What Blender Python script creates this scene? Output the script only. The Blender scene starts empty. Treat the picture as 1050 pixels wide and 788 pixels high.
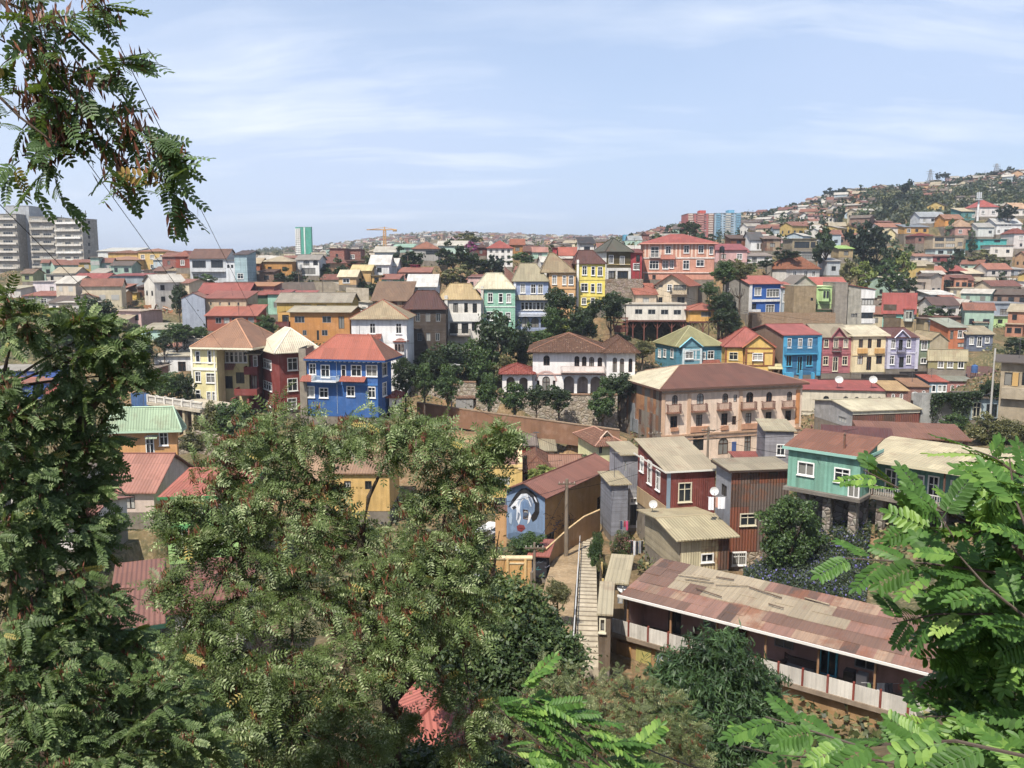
import bpy, math, random
import numpy as np
from mathutils import Vector, Matrix
RAD = math.radians
rnd = random.Random(11)
sc = bpy.context.scene
COL = sc.collection
# ------------------------------------------------------------------ camera model
FPX, CPX, CPY = 874.0, 525.0, 394.0
PITCH = math.atan((CPY - 275.0) / FPX)
SP, CP = math.sin(PITCH), math.cos(PITCH)
CROP = [0.0, 0.0, 1.0]
def crop(ox=0, oy=0, s=1.0): CROP[:] = [ox, oy, s]
def cpt(x, y): return CROP[0] + x / CROP[2], CROP[1] + y / CROP[2]
def ray(px, py):
    cx = (px - CPX) / FPX; cy = (CPY - py) / FPX
    d = Vector((cx, CP + cy * SP, -SP + cy * CP)); return d / d.y
def P(px, py, Y): return ray(px, py) * Y
def Q(x, y, Y):
    x, y = cpt(x, y); return P(x, y, Y)
cam = bpy.data.cameras.new('camera'); cob = bpy.data.objects.new('camera', cam); COL.objects.link(cob)
cam.sensor_fit = 'HORIZONTAL'; cam.angle = 2 * math.atan(CPX / FPX); cam.clip_end = 30000; cam.clip_start = 0.05
cob.rotation_euler = (math.pi / 2 - PITCH, 0, 0); sc.camera = cob
# ------------------------------------------------------------------ materials
def lin(h, k=1.0):
    if not isinstance(h, str): return tuple(c * k for c in h)
    o = []
    for i in (0, 2, 4):
        c = int(h[i:i+2], 16) / 255
        o.append((c / 12.92 if c <= .04045 else ((c + .055) / 1.055) ** 2.4) * k)
    g = .3*o[0] + .55*o[1] + .15*o[2]
    return tuple(g + (c - g) * SAT for c in o)
SAT = .8
ALB = 0.8
class NT:
    def __init__(s, name):
        s.mat = bpy.data.materials.new(name); s.mat.use_nodes = True
        s.nt = s.mat.node_tree; s.nt.nodes.clear()
        s.out = s.nt.nodes.new('ShaderNodeOutputMaterial')
    def n(s, t, ins=None, **kw):
        nd = s.nt.nodes.new('ShaderNode' + t)
        for k, v in kw.items(): setattr(nd, k, v)
        for k, v in (ins or {}).items():
            if hasattr(v, 'is_output'): s.nt.links.new(v, nd.inputs[k])
            else: nd.inputs[k].default_value = v
        return nd
    def math(s, op, a, b=0.0, c=0.0): return s.n('Math', {0: a, 1: b, 2: c}, operation=op).outputs[0]
    def mix(s, f, a, b, bt='MIX'):
        a = a if hasattr(a, 'is_output') else (*a, 1); b = b if hasattr(b, 'is_output') else (*b, 1)
        return s.n('MixRGB', {0: f, 1: a, 2: b}, blend_type=bt).outputs[0]
    def ramp(s, f, lo, hi, a=0.0, b=1.0):
        return s.n('MapRange', {0: f, 1: lo, 2: hi, 3: a, 4: b}).outputs[0]
    def noise(s, vec, scale, detail=4, rough=.55):
        return s.n('TexNoise', {'Vector': vec, 'Scale': scale, 'Detail': detail, 'Roughness': rough}).outputs[0]
    def scale(s, vec, k): return s.n('VectorMath', {0: vec, 1: k}, operation='MULTIPLY').outputs[0]
    def uv(s):
        tc = s.n('TexCoord').outputs['UV']; r = s.n('ObjectInfo').outputs['Random']
        off = s.n('VectorMath', {0: r, 1: (57.3, 31.7, 11.1), 2: tc}, operation='MULTIPLY_ADD').outputs[0]
        return tc, off
    def done(s, col, rough=.8, bump=None, bs=.3, bd=.03, spec=.3, metal=0.0):
        p = s.n('BsdfPrincipled', {'Base Color': col if hasattr(col, 'is_output') else (*col, 1), 'Roughness': rough, 'Specular IOR Level': spec, 'Metallic': metal})
        if bump is not None:
            s.nt.links.new(s.n('Bump', {'Height': bump, 'Strength': bs, 'Distance': bd}).outputs[0], p.inputs['Normal'])
        s.nt.links.new(p.outputs[0], s.out.inputs[0]); return s.mat
_MC = {}
def M(kind, c='888888', c2=None):
    key = (kind, c, c2)
    if key in _MC: return _MC[key]
    t = NT('%s_%s' % (kind, c)); col = lin(c, ALB * (.82 if kind in ('cor', 'tile') else 1))
    if kind in ('cor', 'tile'): g_ = sum(col) / 3; col = tuple(g_ * w + (x - g_) * .82 for x, w in zip(col, (1.04, 1, .93)))
    uv, off = t.uv()
    x = t.n('SeparateXYZ', {0: uv}); U, V = x.outputs[0], x.outputs[1]
    big = t.ramp(t.noise(off, .35, 6), .35, .7); fine = t.noise(off, 7, 3)
    streak = t.ramp(t.noise(t.scale(off, (2.2, .16, 1)), 1.0, 5), .45, .75)
    dirt = tuple(a * .55 + b * .05 for a, b in zip(col, (.5, .36, .22)))
    if kind in ('pl', 'conc', 'clap', 'wood', 'brick', 'stone', 'panel'):
        f = t.math('ADD', t.math('MULTIPLY', big, .4), t.math('MULTIPLY', streak, .68))
        fade = t.ramp(t.noise(off, .8, 7, .6), .5, .66, 0, .4)
        base = t.mix(fade, t.mix(f, col, dirt), tuple(min(.85, a * 1.12 + .06) for a in col)); bump = fine; bs = .25; bd = .02
        if kind == 'conc':
            base = t.mix(t.ramp(t.noise(off, 1.3, 6), .4, .65, 0, .5), base, tuple(a * .5 for a in col))
        if kind in ('clap', 'wood', 'panel'):
            per = {'clap': .22, 'wood': .2, 'panel': .95}[kind]
            w = t.math('FRACT', t.math('DIVIDE', V if kind == 'clap' else U, per))
            cell = t.math('FLOOR', t.math('DIVIDE', V if kind == 'clap' else U, per))
            wn = t.n('TexWhiteNoise', {'W': cell}, noise_dimensions='1D').outputs[0]
            base = t.mix(1, base, t.n('CombineColor', {i: t.ramp(wn, 0, 1, .82, 1.08) for i in range(3)}).outputs[0], 'MULTIPLY')
            bump = w; bs = .7; bd = .03
            if kind == 'panel':
                bump = t.math('SINE', t.math('MULTIPLY', U, 2 * math.pi / .24)); bs = .5; bd = .03
        if kind == 'brick':
            b = t.n('TexBrick', {'Vector': uv, 'Scale': 1.0, 'Brick Width': .5, 'Row Height': .17, 'Mortar Size': .018, 'Color1': (*col, 1), 'Color2': (*(a * .68 for a in col), 1), 'Mortar': (.34, .3, .25, 1)})
            base = t.mix(t.math('MULTIPLY', f, .7), b.outputs[0], dirt); bump = b.outputs[1]; bs = -.4
        if kind == 'stone':
            v = t.n('TexVoronoi', {'Vector': off, 'Scale': 1.9}, feature='DISTANCE_TO_EDGE').outputs[0]
            vc = t.n('TexVoronoi', {'Vector': off, 'Scale': 1.9}).outputs['Color']
            base = t.mix(.35, base, t.n('HueSaturation', {'Color': vc, 'Saturation': .12, 'Value': .38}).outputs[0])
            base = t.mix(t.ramp(v, 0, .07, .8, 0), base, tuple(a * .38 for a in col)); bump = t.ramp(v, 0, .2); bs = .8; bd = .08
        m = t.done(base, .85, bump, bs, bd, .2)
    elif kind in ('cor', 'rust'):
        wave = t.math('SINE', t.math('MULTIPLY', U, 2 * math.pi / .3))
        pu = t.math('FLOOR', t.math('DIVIDE', U, .95)); pv = t.math('FLOOR', t.math('DIVIDE', V, 2.3))
        cv = t.n('CombineXYZ', {0: pu, 1: pv, 2: t.n('ObjectInfo').outputs['Random']}).outputs[0]
        wn = t.n('TexWhiteNoise', {'Vector': cv}).outputs[0]
        rc = lin('7A3F24', ALB); dk = lin('5E483C', ALB)
        patch = t.noise(off, .55, 7, .65)
        if kind == 'cor':
            base = t.mix(1, col, t.n('CombineColor', {i: t.ramp(wn, 0, 1, .8, 1.1) for i in range(3)}).outputs[0], 'MULTIPLY')
            base = t.mix(t.math('ADD', t.math('MULTIPLY', streak, .45), t.math('MULTIPLY', big, .3)), base, dirt)
            base = t.mix(t.ramp(patch, .54, .68, 0, .62), base, tuple(a * .5 + b * .4 for a, b in zip(rc, col)))
        else:
            c2l = lin(c2 or '9A8468', ALB)
            base = t.mix(t.ramp(wn, .4, .44), col, dk)
            base = t.mix(t.ramp(wn, .62, .66), base, c2l)
            base = t.mix(t.ramp(patch, .5, .62, 0, .75), base, lin('8A5230', ALB))
            base = t.mix(t.math('MULTIPLY', streak, .5), base, dk)
        ov = t.math('FRACT', t.math('DIVIDE', V, 2.3))
        base = t.mix(t.ramp(ov, .0, .035, .45, 0), base, tuple(a * .35 for a in col))
        m = t.done(base, .62, wave, .6, .05, .35)
    elif kind == 'tile':
        b = t.n('TexBrick', {'Vector': uv, 'Scale': 1.0, 'Brick Width': .3, 'Row Height': .38, 'Mortar Size': .03, 'Color1': (*col, 1), 'Color2': (*(a * .62 for a in col), 1), 'Mortar': (*(a * .4 for a in col), 1)})
        base = t.mix(t.ramp(t.noise(off, .9, 6), .42, .62, 0, .55), b.outputs[0], tuple(a * .5 for a in col))
        base = t.mix(t.ramp(t.noise(off, 2.6, 5), .6, .7, 0, .5), base, lin('B59A7A', ALB))
        wave = t.math('SINE', t.math('MULTIPLY', U, 2 * math.pi / .3))
        m = t.done(base, .85, wave, .6, .06, .2)
    elif kind == 'soil':
        base = t.mix(t.ramp(t.noise(off, .5, 8, .65), .35, .65), col, tuple(a * .55 for a in col))
        base = t.mix(t.ramp(t.noise(off, 3, 5), .55, .7, 0, .6), base, lin(c2 or 'A39A80', ALB))
        m = t.done(base, .95, t.noise(off, 4, 6), .6, .08, .1)
    elif kind == 'metal':
        m = t.done(t.mix(t.math('MULTIPLY', big, .4), col, dirt), .45, fine, .05, .01, .5, .2)
    elif kind == 'flat':
        m = t.done(t.mix(t.math('MULTIPLY', big, .25), col, dirt), .8, fine, .1, .01, .2)
    elif kind == 'cloth':
        m = t.done(t.mix(t.math('MULTIPLY', fine, .3), col, tuple(a * .7 for a in col)), .9, fine, .3, .02, .1)
    elif kind == 'glass':
        r = t.n('ObjectInfo').outputs['Random']
        base = t.mix(t.ramp(r, .52, .56), (.018, .022, .026), (.17, .165, .15))
        base = t.mix(t.ramp(r, .84, .86), base, (.36, .35, .32))
        m = t.done(base, .12, None, spec=.5)
    _MC[key] = m; return m
def leafmat(name, a, b, c, d=None, trans=.28):
    t = NT(name); at = t.n('Attribute', attribute_name='tint').outputs['Fac']
    cr = t.n('ValToRGB', {0: at}); e = cr.color_ramp.elements
    e[0].position = 0; e[0].color = (*lin(a), 1); e[1].position = .55; e[1].color = (*lin(b), 1)
    x = e.new(.86); x.color = (*lin(c), 1); x = e.new(.97); x.color = (*lin(d or c), 1)
    p = t.n('BsdfPrincipled', {'Base Color': cr.outputs[0], 'Roughness': .5, 'Specular IOR Level': .35})
    tr = t.n('BsdfTranslucent', {0: t.mix(.6, cr.outputs[0], (.12, .16, .01))})
    mx = t.n('MixShader', {0: trans, 1: p.outputs[0], 2: tr.outputs[0]})
    t.nt.links.new(mx.outputs[0], t.out.inputs[0]); return t.mat
# ------------------------------------------------------------------ mesh helpers
I4 = Matrix.Identity(4)
WM = {}
def tag(o, label=None, cat=None, group=None, kind=None):
    if label: o['label'] = label
    if cat: o['category'] = cat
    if group: o['group'] = group
    if kind: o['kind'] = kind
    return o
def put(o, parent=None, world=I4):
    COL.objects.link(o); WM[o] = world.copy()
    if parent is not None:
        o.parent = parent; o.matrix_local = WM[parent].inverted() @ world
    else: o.matrix_world = world
    return o
def empty(name, world, label=None, cat=None, group=None, kind=None):
    o = bpy.data.objects.new(name, None); o.empty_display_size = .2
    put(o, None, world); return tag(o, label, cat, group, kind)
class MB:
    def __init__(s): s.v = []; s.f = []; s.m = []
    def poly(s, pts, mi=0):
        k = len(s.v); s.v += [tuple(p) for p in pts]; s.f.append(tuple(range(k, k + len(pts)))); s.m.append(mi)
    def box(s, x0, x1, y0, y1, z0, z1, mi=0):
        if x0 > x1: x0, x1 = x1, x0
        if y0 > y1: y0, y1 = y1, y0
        if z0 > z1: z0, z1 = z1, z0
        k = len(s.v)
        s.v += [(x0,y0,z0),(x1,y0,z0),(x1,y1,z0),(x0,y1,z0),(x0,y0,z1),(x1,y0,z1),(x1,y1,z1),(x0,y1,z1)]
        for q in ((0,3,2,1),(4,5,6,7),(0,1,5,4),(1,2,6,5),(2,3,7,6),(3,0,4,7)):
            s.f.append(tuple(k + i for i in q)); s.m.append(mi)
    def tube(s, pts, r, n=6, mi=0, cap=True):
        pts = [Vector(p) for p in pts]
        rs = list(r) if hasattr(r, '__len__') else [r] * len(pts)
        k = len(s.v)
        for i, p in enumerate(pts):
            d = (pts[min(i + 1, len(pts) - 1)] - pts[max(i - 1, 0)])
            d = d.normalized() if d.length > 1e-9 else Vector((0, 0, 1))
            a = d.orthogonal().normalized() if abs(d.z) > .95 else d.cross(Vector((0, 0, 1))).normalized()
            b = d.cross(a)
            for j in range(n):
                w = 2 * math.pi * j / n
                s.v.append(tuple(p + (a * math.cos(w) + b * math.sin(w)) * rs[i]))
        for i in range(len(pts) - 1):
            for j in range(n):
                s.f.append((k + i*n + j, k + i*n + (j+1) % n, k + (i+1)*n + (j+1) % n, k + (i+1)*n + j)); s.m.append(mi)
        if cap:
            s.f.append(tuple(k + j for j in reversed(range(n)))); s.m.append(mi)
            e = k + (len(pts) - 1) * n; s.f.append(tuple(e + j for j in range(n))); s.m.append(mi)
    def slab(s, tops, t=.12, mis=None):
        """top polygons sharing corners -> a solid sheet of thickness t"""
        edges = {}
        rk = lambda p: (round(p[0], 3), round(p[1], 3), round(p[2], 3))
        for i, pl in enumerate(tops):
            mi = mis[i] if mis else 0
            s.poly(pl, mi); s.poly([(p[0], p[1], p[2] - t) for p in reversed(pl)], mi)
            for a, b in zip(pl, list(pl[1:]) + [pl[0]]):
                k = (rk(a), rk(b))
                if (k[1], k[0]) in edges: edges.pop((k[1], k[0]))
                else: edges[k] = (a, b, mi)
        for a, b, mi in edges.values():
            s.poly([b, a, (a[0], a[1], a[2] - t), (b[0], b[1], b[2] - t)], mi)
    def mesh(s, name, mats):
        me = bpy.data.meshes.new(name); me.from_pydata(s.v, [], s.f)
        for m in mats: me.materials.append(m)
        if len(mats) > 1: me.polygons.foreach_set('material_index', s.m)
        uvl = me.uv_layers.new(name='UVMap'); out = []
        for f in s.f:
            nx = ny = nz = 0.0; L = len(f)
            for i in range(L):
                a = s.v[f[i]]; b = s.v[f[(i + 1) % L]]
                nx += (a[1]-b[1])*(a[2]+b[2]); ny += (a[2]-b[2])*(a[0]+b[0]); nz += (a[0]-b[0])*(a[1]+b[1])
            l = math.sqrt(nx*nx + ny*ny + nz*nz) or 1; nx /= l; ny /= l; nz /= l
            h = math.hypot(nx, ny)
            tx, ty = (-ny / h, nx / h) if h > .02 else (1.0, 0.0)
            bx, by, bz = (-nz*ty, nz*tx, nx*ty - ny*tx) if h > .02 else (0.0, 1.0, 0.0)
            for i in f:
                p = s.v[i]; out += [p[0]*tx + p[1]*ty, p[0]*bx + p[1]*by + p[2]*bz]
        uvl.data.foreach_set('uv', out); me.update(); return me
    def build(s, name, mats, parent=None, world=I4):
        if not isinstance(mats, (list, tuple)): mats = [mats]
        return put(bpy.data.objects.new(name, s.mesh(name, mats)), parent, world)
def wobj(name, me, parent, world): return put(bpy.data.objects.new(name, me), parent, world)
# ------------------------------------------------------------------ houses
FOOT = []     # footprints that shape the terrain
_WC = {}
def win_meshes(w, h, style):
    key = (round(w, 1), round(h, 1), style)
    if key in _WC: return _WC[key]
    a, b = max(.3, key[0]), max(.3, key[1]); fr = MB(); pn = MB()
    arch = style.endswith('a'); st = style[0]
    fc = {'w': 'EDEBE6', 'b': '5A3A2A', 'd': '3C3733', 'c': 'D9CFB0', 'g': '8B9094', 'r': '8A3A30', 't': '38B6DA', 'n': '2E2C2A'}.get(st, 'EDEBE6')
    t = .11 if st in 'wct' else .07; o = .05; rec = .12
    if st in 'wct' and not arch:
        fr.box(-a/2-t, -a/2, -o, rec, -t, b+t); fr.box(a/2, a/2+t, -o, rec, -t, b+t)
        fr.box(-a/2, a/2, -o, rec, b, b+t); fr.box(-a/2-.06-t, a/2+.06+t, -o-.1, rec, -t-.08, -t-.003)
        fr.box(-a/2, a/2, -o, rec, -t, 0)
    else:
        ah = a / 2 if arch else 0
        fr.box(-a/2, -a/2+t, .02, rec, 0, b-ah); fr.box(a/2-t, a/2, .02, rec, 0, b-ah); fr.box(-a/2+t, a/2-t, .02, rec, 0, t)
        if not arch: fr.box(-a/2+t, a/2-t, .02, rec, b-t, b)
        else:
            N = 8; pts = [(-a/2*math.cos(math.pi*i/N), b-ah+ah*math.sin(math.pi*i/N)) for i in range(N+1)]
            ins = [(x*(1-2*t/a), (z-(b-ah))*(1-2*t/a)+b-ah) for x, z in pts]
            for i in range(N):
                fr.poly([(pts[i+1][0], .02, pts[i+1][1]), (pts[i][0], .02, pts[i][1]), (ins[i][0], .02, ins[i][1]), (ins[i+1][0], .02, ins[i+1][1])])
                fr.poly([(ins[i][0], rec, ins[i][1]), (ins[i+1][0], rec, ins[i+1][1]), (ins[i+1][0], .02, ins[i+1][1]), (ins[i][0], .02, ins[i][1])][::-1])
    nm = max(1, min(4, round(a / .75)))
    for i in range(1, nm + (nm == 1)):
        x = -a/2 + a * i / nm if nm > 1 else 0
        if nm == 1 and a < .7: break
        fr.box(x-.035, x+.035, .04, rec, 0, b if not arch else b-.05)
    if st in 'wcb' and b > 1.0: fr.box(-a/2, a/2, .045, rec-.002, b*.66-.03, b*.66+.03)
    zt = b
    if arch:
        N = 10; ah = a / 2
        pn.poly([(-a/2, rec, 0), (a/2, rec, 0)] + [(a/2*math.cos(math.pi*i/N), rec, b-ah+ah*math.sin(math.pi*i/N)) for i in range(N+1)])
    else: pn.poly([(-a/2, rec, 0), (a/2, rec, 0), (a/2, rec, b), (-a/2, rec, b)])
    r = (fr.mesh('window', [M('flat', fc)]), pn.mesh('pane', [M('glass')])); _WC[key] = r; return r
def wkind(w):
    if isinstance(w, str): w = ('pl', w)
    return M(*w)
class House:
    def __init__(s, label, x0, x1, yb, ye, Y, th=0, D=8, xs=None, wall='CCCCCC', roof=None, name='house', cat='house', join=None,
                 F=(), L=(), R=(), group=None, deep=8.0, mats=None, flat=True, side=None, found='8A7F70'):
        th = RAD(th); s.left = th >= 0; s.Y = Y
        e = Vector((math.cos(th), math.sin(th), 0)); sd = Vector((-math.sin(th), math.cos(th), 0))
        xa, ya_ = cpt(x0 if s.left else x1, ye); n = P(xa, ya_, Y)
        _, yb_ = cpt(0, yb); zb = P(xa, yb_, Y).z; H = n.z - zb
        def solve(px, d):
            k = (px - CPX) / FPX
            return (k * (Y * CP - n.z * SP) - n.x) / (d.x - k * d.y * CP)
        W = solve(cpt(x1 if s.left else x0, 0)[0], e if s.left else -e)
        if xs is not None: D = solve(cpt(xs, 0)[0], sd)
        W = max(W, .6); D = min(max(D, .6), 40); s.W, s.D, s.H = W, D, H
        o = Vector((n.x, Y, zb)) - (Vector() if s.left else e * W)
        s.mw = Matrix.Translation(o) @ Matrix.Rotation(th, 4, 'Z'); s.inv = s.mw.inverted(); s.cam = s.inv @ Vector((0, 0, 0))
        if join is None:
            s.root = empty(name, s.mw, label, cat, group)
        else: s.root = join.root
        if flat: FOOT.append((s.inv, W, D, zb))
        s.fr = {'F': (Vector((0,0,0)), Vector((1,0,0)), Vector((0,-1,0)), W, 0.0), 'R': (Vector((W,0,0)), Vector((0,1,0)), Vector((1,0,0)), D, math.pi/2),
                'L': (Vector((0,D,0)), Vector((0,-1,0)), Vector((-1,0,0)), D, -math.pi/2), 'B': (Vector((W,D,0)), Vector((-1,0,0)), Vector((0,1,0)), W, math.pi)}
        s.roofspec = roof
        mb = MB(); ws = dict(mats or {}); dm = wkind(wall); ml = [dm]; s.wallmat = dm
        for k in ws:
            ws[k] = wkind(ws[k])
            if ws[k] not in ml: ml.append(ws[k])
        hz = {k: None for k in 'FRLB'}
        rt = roof[0] if roof else 'flat'
        s.rise = 0.0
        if roof and roof[1] is not None:
            yr = cpt(0, roof[1])[1]
            dY = {'hip': D/2, 'gx': D/2, 'gy': 0.2, 'shed': D, 'shedf': 0.0, 'pyr': D/2}.get(rt, 0)
            mid = s.mw @ Vector((W/2, dY, H)); pm = s.proj(mid)
            s.rise = max(.15, P(pm[0], yr, mid.y).z - mid.z)
        for k, wins in (('F', F), ('L', L), ('R', R), ('B', ())):
            og, u, nn, wd, rz = s.fr[k]; mi = ml.index(ws[k]) if k in ws else 0
            ops = []
            for w in wins:
                if len(w) == 5 and isinstance(w[4], str) or len(w) == 4:
                    st = w[4] if len(w) > 4 else 'w'
                    u0, v1 = s.uv(k, w[0] - w[2]/2, w[1] - w[3]/2); u1, v0 = s.uv(k, w[0] + w[2]/2, w[1] + w[3]/2)
                else: u0, u1, v0, v1, st = w[2:]
                u0, u1 = max(.06, min(u0, u1)), min(wd - .06, max(u0, u1)); v0, v1 = max(.04, min(v0, v1)), min(H - .06, max(v0, v1))
                if u1 - u0 < .2 or v1 - v0 < .2: continue
                if any(u0 < b1 + .02 and u1 > a1 - .02 and v0 < b2 + .02 and v1 > a2 - .02 for a1, b1, a2, b2, _ in ops): continue
                ops.append((u0, u1, v0, v1, st))
            s.skin(mb, k, ops, mi)
            for u0, u1, v0, v1, st in ops:
                if st[0] == 'o': continue
                w0 = s.mw @ Matrix.Translation(og + u * ((u0 + u1) / 2) + Vector((0, 0, v0))) @ Matrix.Rotation(rz, 4, 'Z')
                a, b = win_meshes(u1 - u0, v1 - v0, st)
                kw = w0 @ Matrix.Diagonal(((u1-u0)/max(.3, round(u1-u0, 1)), 1, (v1-v0)/max(.3, round(v1-v0, 1)), 1))
                nm = 'door' if v0 < .3 and v1 - v0 > 1.7 else 'window'
                f = wobj(nm, a, s.root, kw); wobj('pane', b, f, kw)
        mi = lambda k: ml.index(ws[k]) if k in ws else 0
        z, r = H, s.rise
        if rt == 'gx':
            mb.poly([(0,D,z),(0,0,z),(0,D/2,z+r)], mi('L')); mb.poly([(W,0,z),(W,D,z),(W,D/2,z+r)], mi('R'))
        elif rt == 'gy':
            mb.poly([(0,0,z),(W,0,z),(W/2,0,z+r)], mi('F')); mb.poly([(W,D,z),(0,D,z),(W/2,D,z+r)], mi('B'))
        elif rt == 'shed':
            mb.poly([(0,D,z),(0,0,z),(0,D,z+r)], mi('L')); mb.poly([(W,0,z),(W,D,z),(W,D,z+r)], mi('R')); mb.poly([(W,D,z),(0,D,z),(0,D,z+r),(W,D,z+r)], mi('B'))
        elif rt == 'shedl':
            mb.poly([(0,0,z),(W,0,z),(0,0,z+r)], mi('F'))
        if join is None or True:
            s.walls = mb.build('wall', ml, s.root, s.mw)
        if deep:
            fb = MB(); fb.box(.03, W-.03, .03, D-.03, -deep, -.002); fb.build('foundation', M('conc', found), s.root, s.mw)
        if roof: s.mkroof(roof)
    def proj(s, v):
        zc = v.y * CP - v.z * SP; return CPX + FPX * v.x / zc, CPY - FPX * (v.z * CP + v.y * SP) / zc
    def uv(s, k, x, y, out=0.0):
        px, py = cpt(x, y); d = s.inv.to_3x3() @ ray(px, py); og, u, nn, wd, rz = s.fr[k]
        t = ((og - s.cam).dot(nn) + out) / d.dot(nn); p = s.cam + d * t
        return (p - og).dot(u), p.z
    def skin(s, mb, k, ops, mi):
        og, u, nn, wd, rz = s.fr[k]; H = s.H
        if k == 'B' and not ops:
            mb.poly([og, og + u*wd, og + u*wd + Vector((0,0,H)), og + Vector((0,0,H))], mi); return
        us = sorted({0.0, wd} | {o[0] for o in ops} | {o[1] for o in ops}); vs = sorted({0.0, H} | {o[2] for o in ops} | {o[3] for o in ops})
        pt = lambda a, b, d=0.0: og + u*a - nn*d + Vector((0, 0, b))
        for i in range(len(us) - 1):
            for j in range(len(vs) - 1):
                cu, cv = (us[i]+us[i+1])/2, (vs[j]+vs[j+1])/2
                if any(o[0] < cu < o[1] and o[2] < cv < o[3] for o in ops): continue
                mb.poly([pt(us[i], vs[j]), pt(us[i+1], vs[j]), pt(us[i+1], vs[j+1]), pt(us[i], vs[j+1])], mi)
        for u0, u1, v0, v1, st in ops:
            d = .35 if st[0] == 'o' else .16
            arch = st.endswith('a')
            if not arch:
                ring = [(u0, v0), (u1, v0), (u1, v1), (u0, v1)]
            else:
                r = (u1 - u0) / 2; c = (u0 + u1) / 2; zc = v1 - min(r, v1 - v0 - .05); ry = v1 - zc; N = 10
                arc = [(c + r*math.cos(math.pi*i/N), zc + ry*math.sin(math.pi*i/N)) for i in range(N+1)]
                ring = [(u0, v0), (u1, v0)] + arc
                h = N // 2
                for i in range(h): mb.poly([pt(u1, v1), pt(*arc[i+1]), pt(*arc[i])][::1], mi)
                for i in range(h, N): mb.poly([pt(u0, v1), pt(*arc[i+1]), pt(*arc[i])], mi)
            for a, b in zip(ring, ring[1:] + ring[:1]):
                if abs(a[0]-b[0]) + abs(a[1]-b[1]) > 1e-5: mb.poly([pt(*a, 0), pt(*a, d), pt(*b, d), pt(*b, 0)], mi)
    def mkroof(s, roof, x0=None, x1=None):
        rt, ya, kind, col = roof[:4]; o = roof[4] if len(roof) > 4 else .5; extra = roof[5] if len(roof) > 5 else {}
        W, D, H, r = s.W, s.D, s.H, s.rise
        a, b, c, d = -o, W + o, -o, D + o
        if 'rx' in extra:
            e0, e1 = extra['rx']
            a = s.uv('F', e0, s.yz(H), o)[0]; b = s.uv('F', e1, s.yz(H), o)[0]
        if 'back' in extra: d = extra['back']
        z = H + .13; mb = MB(); mk = [M(kind, col)]
        for cc in extra.get('cols', ()): mk.append(M(kind, cc) if isinstance(cc, str) else M(*cc))
        mis = None; t = .12; lines = []
        if rt in ('hip', 'pyr'):
            rr = r; w_, d_ = b - a, d - c
            if rt == 'pyr': k = .46 * w_ ; k2 = None
            if 'q' in extra:
                p0 = (a + w_*extra['q'][0], (c+d)/2, z+rr); p1 = (b - w_*extra['q'][1], (c+d)/2, z+rr)
            elif w_ >= d_:
                q = min(w_ * .46, d_ / 2 * extra.get('hipf', 1.0)); p0 = (a + q, (c+d)/2, z+rr); p1 = (b - q, (c+d)/2, z+rr)
            else:
                q = min(d_ * .46, w_ / 2 * extra.get('hipf', 1.0)); p0 = ((a+b)/2, c + q, z+rr); p1 = ((a+b)/2, d - q, z+rr)
            xr_ = 'q' in extra or w_ >= d_
            A, B, C, Dd = (a,c,z), (b,c,z), (b,d,z), (a,d,z)
            tops = [[A,B,p1,p0],[B,C,p1],[C,Dd,p0,p1],[Dd,A,p0]] if xr_ else [[A,B,p0],[B,C,p1,p0],[C,Dd,p1],[Dd,A,p0,p1]]
            mis = extra.get('mis', [0,0,0,0])
            mb.slab(tops, t, mis)
            lines = [(A,p0),(B,p1 if xr_ else p0),(C,p1),(Dd,p0 if xr_ else p1),(p0,p1)]
        elif rt == 'gx':
            m = D / 2; sl = r / m; zz = z - sl * o
            mb.slab([[(a,c,zz),(b,c,zz),(b,m,z+r),(a,m,z+r)], [(b,d,zz),(a,d,zz),(a,m,z+r),(b,m,z+r)]], t, extra.get('mis'))
            lines = [((a,m,z+r),(b,m,z+r))]
        elif rt == 'gy':
            m = W / 2; sl = r / m; zz = z - sl * o
            mb.slab([[(a,d,zz),(a,c,zz),(m,c,z+r),(m,d,z+r)], [(b,c,zz),(b,d,zz),(m,d,z+r),(m,c,z+r)]], t, extra.get('mis'))
            lines = [((m,c,z+r),(m,d,z+r))]
        elif rt == 'shed':
            sl = r / D; mb.slab([[(a,c,z-sl*o),(b,c,z-sl*o),(b,d,z+r+sl*o),(a,d,z+r+sl*o)]], t)
        elif rt == 'shedf':
            mb.slab([[(a,c,z+.3),(b,c,z+.3),(b,d,z),(a,d,z)]], t)
        elif rt == 'shedl':
            mb.slab([[(a,c,z+r),(b,c,z),(b,d,z),(a,d,z+r)]], t)
        elif rt == 'flat':
            mb.slab([[(a,c,z),(b,c,z),(b,d,z),(a,d,z)]], t)
        s.roof = mb.build('roof', mk, s.root, s.mw)
        if lines and s.Y < 190 and extra.get('ridge', 1):
            rb = MB()
            for p, q in lines: rb.tube([(p[0],p[1],p[2]+.02),(q[0],q[1],q[2]+.02)], .085, 5)
            rb.build('ridge_cap', M('flat', extra['ridge'] if isinstance(extra.get('ridge'), str) else dim(col)), s.roof, s.mw)
        if 'fascia' in extra:
            fb = MB(); zf = z - .14; g = extra.get('fh', .16)
            fb.box(a-.03, b+.03, c-.04, c+.02, zf-g, zf+.1); fb.box(b-.02, b+.04, c+.022, d+.03, zf-g, zf+.1); fb.box(a-.04, a+.02, c+.022, d+.03, zf-g, zf+.1)
            fb.build('fascia', M('flat', extra['fascia']), s.root, s.mw)
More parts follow.
